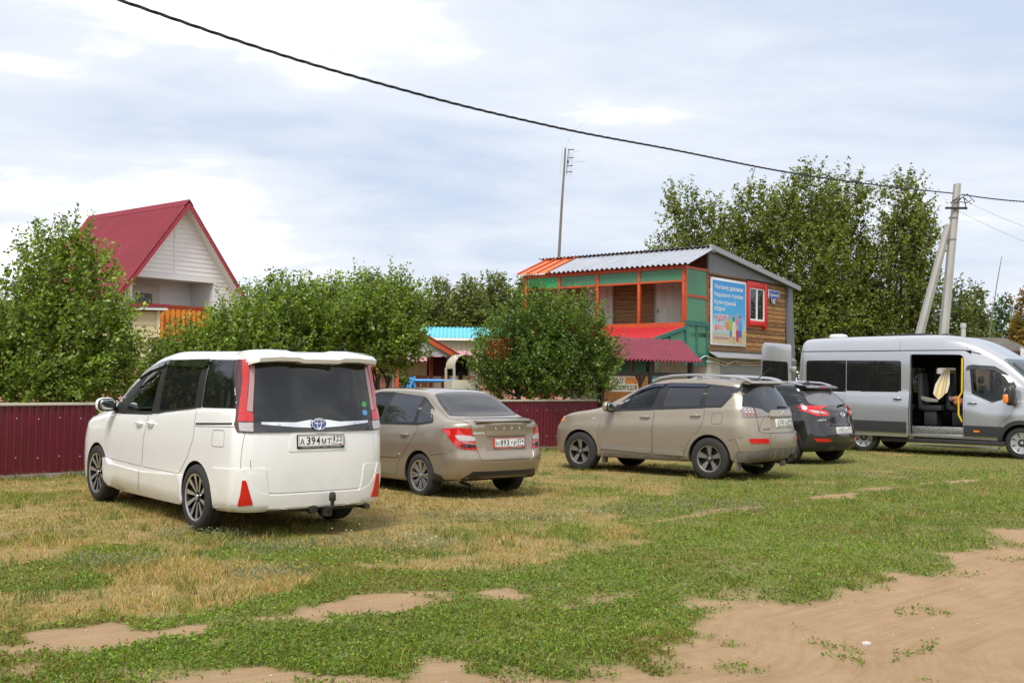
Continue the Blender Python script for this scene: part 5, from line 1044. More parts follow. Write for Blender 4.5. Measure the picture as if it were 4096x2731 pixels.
Z = empty('swing_frame', (-2.15,28.5,0)); tag(Z, 'blue tubular swing frame standing in the yard', 'swing'); bl = mat('swing blue', (.03,.25,.62), .35)
MB().tube([(-.50,0,1.62),(.62,0,1.62)], .045, 12).build('crossbar', bl, Z)
for x0 in (-.47,.6):
    for y1 in (-.62,.62): MB().tube([(x0,0,1.68),(x0+.0,y1*.5 if False else y1,0)], .035, 10).build('leg', bl, Z)
MB().tube([(-.50,-.14,1.36),(-.36,.0,1.70),(-.60,.0,1.70) if False else (-.36,.01,1.72)], .03, 8).tube([(-.44,0,1.70),(-.60,-.02,1.30)], .035, 8).tube([(-.44,0,1.70),(-.30,-.02,1.30)], .035, 8).build('bracket', bl, Z)
for x0 in (-.2,.42): MB().tube([(x0,0,1.60),(x0,0,.5)], .008, 6).build('chain', mat('swing chain', (.55,.36,.10), .5), Z)
MB().box((-.25,-.12,.47),(.47,.12,.5)).build('seat', bl, Z, bevel=.005)
Z = empty('play_slide', (-1.24,27.5,0), R(20)); tag(Z, 'beige hooded playground slide tower behind the sedan roof', 'slide'); sl_ = mat('slide beige', (.50,.46,.36), .45)
r_ = .30; arc = [(r_*math.cos(t), 1.98+r_*math.sin(t)*1.0) for t in np.linspace(-.2, math.pi+.2, 20)]
k = MB(); k.loft([[(x_, y, z_) for x_, z_ in arc]+[(x_*.94, y, 1.98+(z_-1.98)*.94) for x_, z_ in reversed(arc)] for y in (-.32,.42)]); k.build('hood', sl_, Z)
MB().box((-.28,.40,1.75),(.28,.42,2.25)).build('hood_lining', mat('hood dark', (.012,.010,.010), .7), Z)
for x0 in (-.30,.30):
    k = MB(); k.bar((x0,-.30,0),(x0,-.30,1.95),.05,.05); k.build('post', sl_, Z)
    k = MB(); k.bar((x0,.40,0),(x0,.40,1.95),.05,.05); k.build('post', sl_, Z)
MB().box((-.36,-.34,.4),(.36,-.31,1.64)).build('front_panel', sl_, Z, bevel=.004); MB().box((-.345,-.31,.4),(-.32,.40,1.64)).box((.32,-.31,.4),(.345,.40,1.64)).build('side_panel', sl_, Z)
MB().box((-.05,.1,1.6),(.05,.14,1.85)).build('grip', black, Z)

# ---- fence, gate canopy and gate
ft = lambda t: (-8+9.1*t, 17.2+9.4*t)
F = empty('metal_fence', (0,0,0)); tag(F, 'long wine red ribbed metal fence with pale cap rail behind the cars', 'fence')
p, q = ft(-.85), ft(1.131)
d_ = Vector((9.1,9.4,0)).normalized(); nn = Vector((d_.y,-d_.x,0))
k = ribs(MB(), p, q, .04, 1.15); k.build('fence_sheet', fencem, F)
P = Vector((*p,1.17)); Q = Vector((*q,1.17)); MB().bar(P,Q,.085,.045).build('cap_rail', mat('cap rail ivory', (.52,.48,.38), .5), F, bevel=.004)
k = MB(); Ln = (Q-P).length
for i in range(8):
    c_ = P.lerp(Q, (i+.5)/8)-nn*.06; MB().box((c_.x-.03,c_.y-.03,0),(c_.x+.03,c_.y+.03,1.12)).build('fence_post', maroon, F)
k = MB(); i = 0
s_ = .35
while s_ < Ln:
    for zz_ in (.32,.94): c_ = P+d_*s_+nn*.022; k.blob((c_.x,c_.y,zz_+.01*math.sin(s_*9)), (.008,.008,.008), 6, 4)
    s_ += .345
k.build('rivets', whitew, F); bpy.data.objects['rivets']['kind'] = 'stuff'
MB().bar((P.x,P.y,.0),(Q.x,Q.y,.0),.16,.12).build('plinth', mat('concrete', (.30,.29,.27), .9, noise=((.22,.21,.2),6,2,(1,1,1))), F)
K = empty('gate_canopy', (2.29,27.8,0), R(46)); tag(K, 'maroon corrugated canopy on dark posts over the plank gate', 'canopy')
k = MB(); corr(k, (.7,.75,2.82), (3.85,0,0), (-.5,-1.05,-.63), 24, .045, sharp=True); k.build('canopy_roof', maroon, K)
for x0 in (-.05,1.95,3.85): MB().box((x0-.06,-.06,0),(x0+.06,.06,2.35)).build('post', mat('dark brown post', (.03,.022,.018), .6), K)
MB().box((-.1,-.05,1.80),(3.95,.05,1.90)).build('beam', MATS['dark brown post'], K)
for x0, x1 in ((-.4,1.0),(1.16,1.95),(2.05,2.9)):
    MB().box((x0+.03,.60,1.82),(x1-.03,.62,2.30)).build('panel', mat('dark green panel', (.02,.15,.07), .4), K)
for x0 in (1.03,1.13,2.0,2.95): MB().box((x0-.04,.58,1.82),(x0+.04,.64,2.3)).build('slat', mat('brown slat', (.20,.07,.025), .6), K)
k = MB(); k.bar((1.5,-.05,1.5),(1.5,-.05,1.82),.05,.05); k.bar((1.32,-.05,1.80),(1.5,-.05,1.55),.05,.05); k.bar((1.68,-.05,1.80),(1.5,-.05,1.55),.05,.05); k.build('bracket', MATS['dark brown post'], K)
gd = empty('plank_gate', (2.29,27.8,0), R(46)); tag(gd, 'orange varnished plank gate between the fence and the off-roader', 'gate')
k = MB(); n = 13
for i in range(n): k.box((.02+1.85*i/n,-.04,.05),(.02+1.85*(i+.95)/n,-.01,1.79))
k.build('boards', mat('varnished orange boards', (.46,.19,.04), .4, noise=((.26,.09,.02), 2.5, 3, (9,1,.6)), coat=.3), gd)
for z in (.4,1.45): MB().box((.02,-.01,z),(1.87,.02,z+.1)).build('crossbar', MATS['brown slat'], gd)
n_ = MB(); n_.M = WALL; n_.prism([(.22,1.38),(1.40,1.38),(1.40,1.77),(.22,1.77)], .045, .052); ns = n_.build('rental_sign', mat('sign cream', (.74,.72,.62), .4, noise=((.60,.52,.40), 3, 2, (1,1,1))), None); ns.matrix_world = gd.matrix_basis.copy(); ns.matrix_world = Matrix.Translation((2.29,27.8,0)) @ Matrix.Rotation(R(46), 4, 'Z'); tag(ns, 'weathered bicycle rental sign with black lettering on the plank gate', 'sign')
k = MB(); k.M = WALL; put_text(k, 'ПРОКАТ', .52, .15, .54, 1.655, .0535, bold=.03); put_text(k, 'ВЕЛОСИПЕДОВ', 1.10, .15, .81, 1.475, .0535, bold=.03); k.build('lettering', MATS['plate black'], ns, fix=False, smooth=0)
k = MB(); k.M = WALL; k.add([(.86,1.58,.0535),(1.38,1.58,.0535),(1.38,1.75,.0535),(.86,1.75,.0535)], [(0,1,2,3)]); k.build('sign_picture', mat('sign picture', (.70,.35,.03), .4, noise=((.45,.06,.02), 9, 4, (1,1,1))), ns, fix=False, smooth=0)
wp_ = MB().bar((1.86,27.55,0),(1.86,27.55,1.75),.05,.05).build('white_post', whitew, None); tag(wp_, 'thin white upright post standing left of the plank gate', 'post')

# ---- roofs behind the van
Z = empty('grey_roofed_shed', (14.0,33.6,0), R(-10)); tag(Z, 'grey roofed shed partly hidden behind the front of the van', 'shed')
MB().box((.2,.2,0),(2.6,3,2.7)).build('wall', darkplank, Z); k = MB(); k.add([(.25,.4,3.12),(1.1,.4,3.10),(3.0,.1,2.20),(3.0,3.0,2.2),(1.1,3.2,3.1),(.25,3.2,3.12),(-1.5,.1,2.2),(-1.5,3.,2.2)], [(0,1,4,5),(1,2,3,4),(0,5,7,6)]); k.add([(-1.5,.1,2.2),(.25,.4,3.12),(1.1,.4,3.10),(3.0,.1,2.2),(2.9,.3,2.1),(-1.4,.3,2.1)], [(0,1,2,3,4,5)]); k.build('roof', mat('grey shingle', (.16,.145,.13), .85, noise=((.24,.22,.2), 5, 3, (1,1,1))), Z, fix=False)
Z = empty('slate_roofed_shed', (14.9,32.0,0), R(-25)); tag(Z, 'pale corrugated slate roof of a low shed at the right edge', 'shed')
MB().box((.1,.2,0),(6,3,2.3)).build('wall', cream, Z); k = MB(); corr(k, (-.1,1.6,2.78), (6.3,0,0), (0,-1.7,-.75), 46, .025); k.build('roof', mat('pale slate', (.42,.42,.40), .8, noise=((.34,.34,.33), 4, 2.5, (1,1,1))), Z)
Z = MB().tube([(13.14,32.0,2.2),(13.14,32.0,3.36)], .07, 12).tube([(13.14,32,3.30),(13.14,32,3.44)], .085, 12).build('chimney_pipe', mat('pipe grey', (.45,.44,.43), .5), None); tag(Z, 'short pale metal chimney pipe rising behind the van roof', 'chimney')
# ---- poles, aerials and wires
conc = mat('pole concrete', (.42,.41,.385), .85, noise=((.33,.32,.30), 3, 2.5, (1,1,.4)), bump=(25,.2))
U = empty('utility_pole', (12.62,32.5,0)); tag(U, 'grey concrete power pole with leaning strut behind the van', 'utility pole')
def taper(k, p, q, w0, w1):
    p = Vector(p); q = Vector(q); f = lambda c, w: [(c.x-w/2,c.y-w*.45,c.z),(c.x-w*.05,c.y-w*.62,c.z),(c.x+w/2,c.y-w*.3,c.z),(c.x+w/2,c.y+w*.45,c.z),(c.x-w/2,c.y+w*.45,c.z)]
    return k.loft([f(p,w0), f(q,w1)])
taper(MB(), (-.16,0,0), (.585,0,7.61), .27, .18).build('pole', conc, U); taper(MB(), (-1.36,.1,0), (.33,.05,6.40), .26, .18).build('strut', conc, U)
MB().box((.16,-.18,6.83),(.80,-.12,6.89)).build('crossarm', black, U)
for x0 in (.21,.75): MB().lathe([(.001,.30),(.035,.29),(.04,.22),(.025,.2),(.045,.15),(.02,.12),(.012,0)], 12, 'z', c=(x0,-.15,6.89)).build('insulator', whitew, U)
for z in (7.05,6.6,5.95): MB().lathe([(.125,z-.015),(.135,z-.015),(.135,z+.015),(.125,z+.015)], 16, 'z', closed=True, c=(.55-(7.6-z)*.095,0,0)).build('clamp_band', mat('clamp steel', (.3,.3,.3), .4, metal=.8), U)
k = MB(); random.seed(3)
for i in range(5):
    k = MB(); a = Vector((.45+random.uniform(-.2,.2),-.16,7.05)); b = Vector((.75+random.uniform(0,.3),-.2,7.0+random.uniform(-.2,.25))); k.tube([a, (a+b)/2+Vector((0,-.1,random.uniform(-.15,.35))), b], .012, 6); k.build('jumper_wire', black, U)
ca, sa = math.cos(R(51)), math.sin(R(51))
cp = [(0,7.28),(-6.15,6.63),(-11.83,6.11),(-15.94,5.83),(-19.72,5.56),(-22.54,5.44),(-24.64,5.41),(-27.15,5.48),(-33,5.9),(-42,7.0)][::-1]
ts = np.linspace(-42, 0, 420); zs = pchip([c_[0] for c_ in cp], [c_[1] for c_ in cp], ts); k = MB()
for j in range(3):
    k.tube([(12.97+ca*t+.011*math.cos(t*2*math.pi/.75+j*2.09)*sa, 32.25+sa*t-.011*math.cos(t*2*math.pi/.75+j*2.09)*ca, z+.011*math.sin(t*2*math.pi/.75+j*2.09)) for t, z in zip(ts, zs)], .0095, 5)
cb = k.build('power_cable', mat('cable black', (.012,.012,.013), .55), None, fix=False); tag(cb, 'thick twisted black power cable sweeping down from the left to the pole', 'cable')
k = MB(); 
for j in range(3): k.tube([(13.2+1.3*t+.012*math.sin(t*40+j*2.1), 32.15-1.2*t, 7.23-.40*t+.10*(t*t-t)+.012*math.cos(t*40+j*2.1)) for t in np.linspace(0, 3, 60)], .011, 5)
tag(k.build('power_cable', MATS['cable black'], None, fix=False), 'thick black power cable running from the pole out to the right', 'cable')
for (x0,z0,x1,z1), lb in (((13.35,7.05,14.0,5.99),'upper of two thin service wires dropping right from the pole'),((13.08,6.78,14.0,5.58),'lower of two thin service wires dropping right from the pole')):
    k = MB(); k.tube([(x0+(x1-x0)*t, 32.2-2.2*t, z0+(z1-z0)*t-.10*t*(2-t)*(1-t)) for t in np.linspace(0, 2, 20)], .005, 5); tag(k.build('service_wire', mat('wire grey', (.25,.25,.26), .5), None, fix=False), lb, 'wire')
AN = empty('aerial_mast', (1.505,44,0)); tag(AN, 'tall thin wooden mast with a grid television aerial behind the balcony house', 'aerial mast')
MB().tube([(0,0,0),(.34,0,6.5),(.45,0,8.8),(.53,0,10.1),(.575,0,11.05)], [.07,.06,.05,.04,.03], 8).build('mast', mat('weathered pole', (.17,.145,.125), .85), AN)
k = MB(); gx0, gx1 = .36, .78
for i in range(14): z = 9.95+1.12*i/13; k.tube([(gx0+(z-9.95)*.09,.12,z+.05),(gx1+(z-9.95)*.09,-.12,z-.09)], .004, 4)
for f in (0,.33,.66,1): x0 = gx0+(gx1-gx0)*f; k.tube([(x0,.12-.24*f,9.98-.12*f),(x0+.10,.12-.24*f,11.12-.12*f)], .005, 4)
k.build('grid_reflector', mat('aerial metal', (.30,.30,.31), .5, metal=.5), AN)
k = MB(); k.bar((.62,-.1,10.0),(.70,-.1,11.0),.02,.02)
for z in (10.05,10.3,10.62,10.95): x0 = .62+.08*(z-10); k.bar((x0-.02,-.12,z),(x0+.24,-.16,z+.02),.022,.03)
k.box((.64,-.15,10.40),(.71,-.09,10.54)); k.tube([(.72,-.12,10.9),(.78,-.15,10.55),(.95,-.2,10.45),(1.35,-.3,10.45)], .005, 4); k.tube([(.85,-.15,10.85),(1.25,-.25,10.92)], .005, 4); k.build('dipole_array', black, AN)
k = MB(); k.tube([(.58,0,11.0),(.72,-.3,11.4),(1.1,-1.0,11.75),(1.5,-2,11.8)], .003, 4); k.tube([(.40,-.05,7.0),(.46,-.07,8.2),(.55,-.06,9.9)], .007, 4); k.build('aerial_lead', MATS['wire grey'], AN)
Z = MB().tube([(14.72,34.0,2.4),(14.80,34,3.4),(15.0,34,4.7),(15.17,34,5.63)], [.02,.018,.014,.010], 6).build('whip_aerial', MATS['weathered pole'], None); tag(Z, 'thin leaning whip aerial against the sky right of the pole', 'aerial')
# ------------------------------------------------------------------ leaf helpers
def leafmat(name, trans=.45, rough=.42):
    m = bpy.data.materials.new(name); m.use_nodes = True; nt = m.node_tree; L = nt.links.new; b = nt.nodes['Principled BSDF']; o = nt.nodes['Material Output']
    a = nt.nodes.new('ShaderNodeAttribute'); a.attribute_name = 'tint'; b.inputs['Roughness'].default_value = rough; b.inputs['Specular IOR Level'].default_value = .5
    t = nt.nodes.new('ShaderNodeBsdfTranslucent'); hs = nt.nodes.new('ShaderNodeMixRGB'); hs.blend_type = 'MULTIPLY'; hs.inputs[0].default_value = 1; hs.inputs[2].default_value = (1.5,1.35,.5,1)
    mx = nt.nodes.new('ShaderNodeMixShader'); mx.inputs[0].default_value = trans
    L(a.outputs['Color'], b.inputs['Base Color']); L(a.outputs['Color'], hs.inputs[1]); L(hs.outputs[0], t.inputs[0]); L(b.outputs[0], mx.inputs[1]); L(t.outputs[0], mx.inputs[2]); L(mx.outputs[0], o.inputs[0]); return m
LEAF = leafmat('leaf'); BARK = mat('bark', (.075,.058,.045), .9, noise=((.13,.11,.09), 8, 2.5, (1,1,.3)), bump=(30,.5))
def unit(v): return v/np.maximum(np.linalg.norm(v, axis=-1, keepdims=True), 1e-9)
def leaves(P, D, size, width, cols, rs, wind=(0,0,0), droop=.2):
    """one folded four-point leaf at each P pointing along D"""
    n = len(P); D = unit(D+np.array(wind)+rs.normal(0,.22,(n,3))-np.array([0,0,droop])); r = rs.normal(0,1,(n,3)); A = unit(np.cross(D, r)); N = np.cross(A, D)
    s = size*rs.uniform(.65,1.25,(n,1)); w = s*width*rs.uniform(.8,1.2,(n,1)); fold = w*.25
    V = np.stack([P, P+D*s*.42+A*w*.5+N*fold, P+D*s-N*s*.12, P+D*s*.42-A*w*.5+N*fold], 1).reshape(-1,3)
    return V, np.arange(4*n).reshape(-1,4), np.repeat(cols, 4, 0)
# ------------------------------------------------------------------ ground: one sheet, sandy track, worn grass
def vnoise(x, y, seed=0):
    xi = np.floor(x).astype(np.int64); yi = np.floor(y).astype(np.int64); xf = x-xi; yf = y-yi
    h = lambda a, b: ((np.sin((a*127.1+b*311.7+seed*74.7))*43758.5453) % 1.0)
    u = xf*xf*(3-2*xf); v = yf*yf*(3-2*yf)
    return (h(xi,yi)*(1-u)+h(xi+1,yi)*u)*(1-v)+(h(xi,yi+1)*(1-u)+h(xi+1,yi+1)*u)*v
def fbm(x, y, s, seed=0, oc=4):
    t = 0; a = .5
    for i in range(oc): t = t+a*vnoise(x*s+17*i, y*s-9*i, seed+i); s *= 2.1; a *= .5
    return t/.94
def pdist(x, y, pl):
    """distance to a polyline and signed side (positive to its right)"""
    best = np.full(x.shape, 1e9); sd = np.zeros(x.shape)
    for (ax, ay), (bx, by) in zip(pl, pl[1:]):
        dx, dy = bx-ax, by-ay; t = np.clip(((x-ax)*dx+(y-ay)*dy)/(dx*dx+dy*dy), 0, 1); ex = x-(ax+t*dx); ey = y-(ay+t*dy); d = np.hypot(ex, ey); m = d < best
        best[m] = d[m]; sd[m] = np.sign((x-ax)*dy-(y-ay)*dx)[m]
    return best, sd
EDGE = [(-9,1.0),(-3.5,3.9),(-.7,5.75),(-.18,5.98),(.38,6.44),(1.1,6.84),(1.33,7.74),(2.01,8.42),(3.13,9.48),(4.38,11.02),(5.58,12.01),(9.5,15.6),(15,21),(40,46),(120,125)]
RUT = [(-9,3.6),(-5,5.4),(-2.95,6.43),(-2.32,6.7),(-1.99,7.13),(-1.48,7.38),(-.78,7.87),(-.07,8.22)]
SANDB = [(-1.6,9.7),(-.15,11.26),(.55,11.58),(1.11,12.02),(2.61,13.77),(4.11,15.05),(5.6,16.97),(7.24,18.2),(9.12,19.61),(13,24)]
sst = lambda a, b, x: np.clip((x-a)/(b-a), 0, 1)**2*(3-2*np.clip((x-a)/(b-a), 0, 1))
def ground_z(x, y):
    z = .09*np.exp(-((x+4.1)**2+(y-13.6)**2)/8.0)+.020*(fbm(x,y,.5,3,3)-.5)
    de, sd = pdist(x, y, EDGE); road = np.where(sd > 0, de, -de)
    z = z-.06*sst(-.2,.8,road)*sst(60,20,np.hypot(x,y))
    w = fbm(x,y,.35,8,2); z = z-.022*np.exp(-((road-1.05-.3*w)/.22)**2)-.022*np.exp(-((road-2.35-.3*w)/.24)**2)+.012*np.exp(-((road-.75-.3*w)/.12)**2)+.012*np.exp(-((road-1.35-.3*w)/.12)**2)
    return z
def masks(x, y):
    """sand, lush green, dry straw (0..1)"""
    n1 = fbm(x,y,.9,1); n2 = fbm(x,y,3.5,5); n3 = fbm(x,y,.35,9,3)
    de, sd = pdist(x, y, EDGE); road = np.where(sd > 0, de, -de)+(n1-.5)*1.7+(n2-.5)*1.0
    sand = sst(-.05,.40,road)
    sand *= 1-.85*sst(.50,.62,fbm(x*.55+y*.2,y*.9-x*.5,.8,21))*sst(2.3,3.2,road)    # tufts on the far side of the track
    dr, _ = pdist(x, y, RUT); wr = .06+.85*(n1-.42); wr = wr+.25*sst(-1.5,-2.6,x); rut = sst(.06,-.08,dr-wr-.75*(n2-.5))
    db, _ = pdist(x, y, SANDB); sb = sst(.05,-.06,db-.09-.75*(n1-.55)-.3*(n2-.5))
    sp_ = sst(.72,.80,fbm(x,y,2.2,33))*.6*sst(13,9,y)
    sb = sb*sst(.42,.54,fbm(x,y,1.7,17)); fr_ = sst(.52,.60,fbm(x,y,2.4,27))*sst(-1.5,-.3,road)*.95*sst(9.5,7.5,y)
    sand = np.maximum.reduce([sand, rut, sb*.95, sp_, fr_])
    dg, sg = pdist(x, y, [(-9,4.6),(-3.06,7.0),(-2.29,7.65),(-1.88,8.04),(-.86,8.8),(-.08,9.45),(.84,10.5),(2.65,12.4),(5.5,15.6),(9,19),(14,24)])
    gd = np.where(sg > 0, dg, -dg)+(n1-.5)*1.0+(n2-.5)*.4; lush = sst(-.15,.2,gd)
    right = sst(.2,3.5,x-.35*(y-16))*sst(9,12,y)*.9
    lush = np.maximum(lush, right*sst(.30,.5,n1+.1)); lush = np.maximum(lush, .8*sst(.58,.68,fbm(x,y,.8,44)))
    return sand, lush, n1, n2, n3
ax_ = np.concatenate([-np.geomspace(600,13,26), np.arange(-12.6,17.0,.085), np.geomspace(17.4,600,26)]); ay_ = np.concatenate([np.linspace(-300,2.2,14), np.arange(2.6,32,.085), np.geomspace(32.4,1400,34)])
X, Y = np.meshgrid(ax_, ay_); Zg = ground_z(X, Y); sa, lu, n1, n2, n3 = masks(X, Y)
nx, ny = len(ax_), len(ay_); I = np.arange(nx*ny).reshape(ny, nx); Fg = np.stack([I[:-1,:-1], I[:-1,1:], I[1:,1:], I[1:,:-1]], -1).reshape(-1,4)
gm = bpy.data.materials.new('ground'); gm.use_nodes = True; nt = gm.node_tree; L = nt.links.new; b = nt.nodes['Principled BSDF']; b.inputs['Roughness'].default_value = .95; b.inputs['Specular IOR Level'].default_value = .15
at_ = nt.nodes.new('ShaderNodeAttribute'); at_.attribute_name = 'tint'; sp_ = nt.nodes.new('ShaderNodeSeparateColor'); L(at_.outputs['Color'], sp_.inputs[0])
tc = nt.nodes.new('ShaderNodeTexCoord')
def ntex(scale, det=6, rough=.65, st=None, rot=0):
    n = nt.nodes.new('ShaderNodeTexNoise'); n.inputs['Scale'].default_value = scale; n.inputs['Detail'].default_value = det; n.inputs['Roughness'].default_value = rough
    if st: mp = nt.nodes.new('ShaderNodeMapping'); mp.inputs['Scale'].default_value = st; mp.inputs['Rotation'].default_value = (0,0,rot); L(tc.outputs['Object'], mp.inputs[0]); L(mp.outputs[0], n.inputs[0])
    else: L(tc.outputs['Object'], n.inputs[0])
    return n.outputs['Fac']
def ramp(f, stops):
    r = nt.nodes.new('ShaderNodeValToRGB'); L(f, r.inputs[0]); e = r.color_ramp.elements; e[0].position, e[0].color = stops[0][0], (*stops[0][1],1); e[1].position, e[1].color = stops[-1][0], (*stops[-1][1],1)
    for p_, c_ in stops[1:-1]: q = e.new(p_); q.color = (*c_,1)
    return r.outputs[0]
def mixc(f, a, b_):
    m = nt.nodes.new('ShaderNodeMix'); m.data_type = 'RGBA'
    if hasattr(f,'is_linked'): L(f, m.inputs[0])
    else: m.inputs[0].default_value = f
    L(a, m.inputs[6]); L(b_, m.inputs[7]); return m.outputs[2]
sandc = ramp(ntex(3.0), [(.3,(.25,.155,.082)),(.5,(.33,.215,.12)),(.72,(.39,.27,.16))])
rdv = nt.nodes.new('ShaderNodeCombineXYZ'); mq = nt.nodes.new('ShaderNodeMath'); mq.operation = 'MULTIPLY'; mq.inputs[1].default_value = 150; L(sp_.outputs[2], mq.inputs[0]); L(mq.outputs[0], rdv.inputs[0])
sxy = nt.nodes.new('ShaderNodeSeparateXYZ'); L(tc.outputs['Object'], sxy.inputs[0]); my = nt.nodes.new('ShaderNodeMath'); my.operation = 'MULTIPLY'; my.inputs[1].default_value = 1.1; L(sxy.outputs[1], my.inputs[0]); L(my.outputs[0], rdv.inputs[1])
rdn = nt.nodes.new('ShaderNodeTexNoise'); rdn.inputs['Scale'].default_value = 1.0; rdn.inputs['Detail'].default_value = 6; rdn.inputs['Roughness'].default_value = .7; L(rdv.outputs[0], rdn.inputs[0])
sandr = ramp(rdn.outputs['Fac'], [(.36,(.18,.108,.06)),(.5,(.33,.22,.125)),(.64,(.43,.305,.19))]); sandc = mixc(.34, sandc, sandr)
grit = ramp(ntex(70,3,.7), [(.30,(.15,.095,.055)),(.40,(.33,.22,.125)),(.62,(.33,.22,.125)),(.74,(.46,.35,.23))]); sandc = mixc(.35, sandc, grit)
dryc = ramp(ntex(5.5), [(.28,(.16,.125,.04)),(.48,(.30,.215,.085)),(.68,(.40,.29,.13))]); grec = ramp(ntex(7), [(.28,(.09,.10,.03)),(.5,(.14,.155,.045)),(.75,(.20,.20,.06))])
fine = ramp(ntex(55,4,.75), [(.28,(.05,.05,.02)),(.5,(.22,.17,.07)),(.75,(.42,.33,.16))])
veg = mixc(sp_.outputs[1], mixc(.35, dryc, fine), mixc(.2, grec, fine)); col = mixc(sp_.outputs[0], veg, sandc); L(col, b.inputs['Base Color'])
bp = nt.nodes.new('ShaderNodeBump'); bp.inputs['Strength'].default_value = .7; bp.inputs['Distance'].default_value = .03; L(ntex(22,6,.7), bp.inputs['Height']); L(bp.outputs[0], b.inputs['Normal'])
g = np_mesh('ground', np.stack([X.ravel(), Y.ravel(), Zg.ravel()], 1), Fg, gm, None, np.stack([sa.ravel(), lu.ravel(), (np.where(pdist(X,Y,EDGE)[1] > 0, 1, -1)*np.minimum(pdist(X,Y,EDGE)[0], 9)*.1+.5).ravel()], 1), True); tag(g, 'sandy track and worn dry grass verge', None, None, 'structure')

# ---- grass blades, creeping knotgrass, weeds: masses nobody could count
def scatter(n, rs, y0=5.2, y1=27, power=1.0, xw=.56):
    """points over the verge, thinning out with distance from the road side"""
    u = rs.random(n); y = (y0**(1-power)+u*(y1**(1-power)-y0**(1-power)))**(1/(1-power)) if power != 1 else y0*(y1/y0)**u
    return (rs.random(n)*2-1)*xw*y, y
def blades(P, h, w, lean, cols, rs):
    n = len(P); a = rs.uniform(0,2*np.pi,n); d = np.stack([np.cos(a),np.sin(a),0*a],1); b_ = rs.uniform(0,2*np.pi,n); ld = np.stack([np.cos(b_),np.sin(b_),0*b_],1)*lean[:,None]*h[:,None]; up = np.stack([0*h,0*h,h],1)
    V = np.stack([P-d*w[:,None]/2, P+d*w[:,None]/2, P+up*.55+ld*.35+d*w[:,None]*.35, P+up*(1-.25*lean[:,None])+ld, P+up*.55+ld*.35-d*w[:,None]*.35], 1).reshape(-1,3); i = np.arange(n)*5
    F = np.concatenate([np.stack([i,i+1,i+2,i+4],1), np.stack([i+4,i+2,i+3,i+3],1)])
    return V, F, np.repeat(cols, 5, 0)
GRASS = leafmat('grass blade', .35, .6)
rs = np.random.default_rng(5)
x, y = scatter(420000, rs, 5.3, 30, 1.15); s_, l_, a1, a2, a3 = masks(x, y)
keep = (s_ < .45) & (rs.random(len(x)) > .55*l_*(y < 13)) & (rs.random(len(x)) < .35+.9*sst(.35,.6,fbm(x,y,2.2,70))); x, y, l_, a1, s_ = x[keep], y[keep], l_[keep], a1[keep], s_[keep]; n = len(x)
P = np.stack([x, y, ground_z(x,y)-.004], 1); tall = fbm(x,y,.7,91); h = rs.uniform(.016,.046,n)*(1+.8*sst(.52,.7,tall)); h *= np.where(rs.random(n) < .03, 2.0, 1)
dryf = np.clip(1-l_*1.15-.85*sst(.44,.62,fbm(x,y,1.4,52)), 0, 1); isdry = rs.random(n) < dryf*.66+.05
gc = np.array([.18,.22,.024])*(1+rs.normal(0,.28,(n,1))); dc = np.array([.44,.31,.12])*(1+rs.normal(0,.25,(n,1))); c_ = np.clip(np.where(isdry[:,None], dc, gc), .02, .7)
V, F, C = blades(P, h, rs.uniform(.003,.006,n)*(1+y*.045), rs.uniform(.2,1.3,n), c_, rs); tag(np_mesh('grass', V, F, GRASS, None, C), 'short dry and green grass over the parking verge', None, None, 'stuff')
# longer tufts
cx = []; rs = np.random.default_rng(6); tx, ty = scatter(1500, rs, 6, 22, 1.1); s_, l_, *_ = masks(tx, ty); kk = (s_ < .3) & ~((l_ > .7) & (ty < 11.5)) & (fbm(tx,ty,.9,12) > .46); tx, ty = tx[kk], ty[kk]
ft_ = rs.random(420)*1.3-.15; fo = rs.random(420)*.35; tx = np.concatenate([tx, -8+9.1*ft_+.72*fo+.03]); ty = np.concatenate([ty, 17.2+9.4*ft_-.69*fo-.03])   # weeds along the fence foot
m = rs.integers(10,26,len(tx)); ii = np.repeat(np.arange(len(tx)), m); n = len(ii); px_ = tx[ii]+rs.normal(0,.05,n); py_ = ty[ii]+rs.normal(0,.05,n)
th = rs.uniform(.06,.16,len(tx)); h = th[ii]*rs.uniform(.5,1.1,n); td = rs.random(len(tx)) < .35; c_ = np.where(td[ii][:,None], np.array([.40,.29,.12]), np.array([.10,.16,.03]))*(1+rs.normal(0,.25,(n,1)))
V, F, C = blades(np.stack([px_,py_,ground_z(px_,py_)-.004],1), h, rs.uniform(.003,.006,n)*(1+py_*.03), rs.uniform(.2,.9,n), np.clip(c_,.02,.7), rs); tag(np_mesh('grass_tufts', V, F, GRASS, None, C), 'taller grass tufts and stalks on the verge', None, None, 'stuff')
# creeping knotgrass along the track
rs = np.random.default_rng(8); x, y = scatter(360000, rs, 5.0, 21, 1.5, .54); s_, l_, a1, a2, a3 = masks(x, y); band = (l_ > .45) & (y-.55*x < 16.5)
edge_d, edge_s = pdist(x, y, EDGE); onsand = (edge_s > 0) & (edge_d > .3)
den = np.clip(1.25-s_*1.35, 0, 1)*(.30+1.1*sst(.38,.58,.6*fbm(x,y,3.0,15)+.4*fbm(x,y,9,16))); spr = (fbm(x*.8,y,2.6,77) > .66)*.5
keep = (band & (rs.random(len(x)) < den)) | ((s_ > .3) & (rs.random(len(x)) < spr*.55) & (edge_d < 1.5)); x, y, s_ = x[keep], y[keep], s_[keep]; n = len(x)
cl = fbm(x,y,1.3,61); c_ = np.array([.155,.245,.024])*(1+.55*(cl-.5))[:,None]*(1+rs.normal(0,.3,(n,1))); yl = rs.random(n) < .06+.38*sst(.52,.70,fbm(x,y,1.1,88)); c_[yl] = np.array([.24,.16,.055])*(1+rs.normal(0,.2,(yl.sum(),1)))
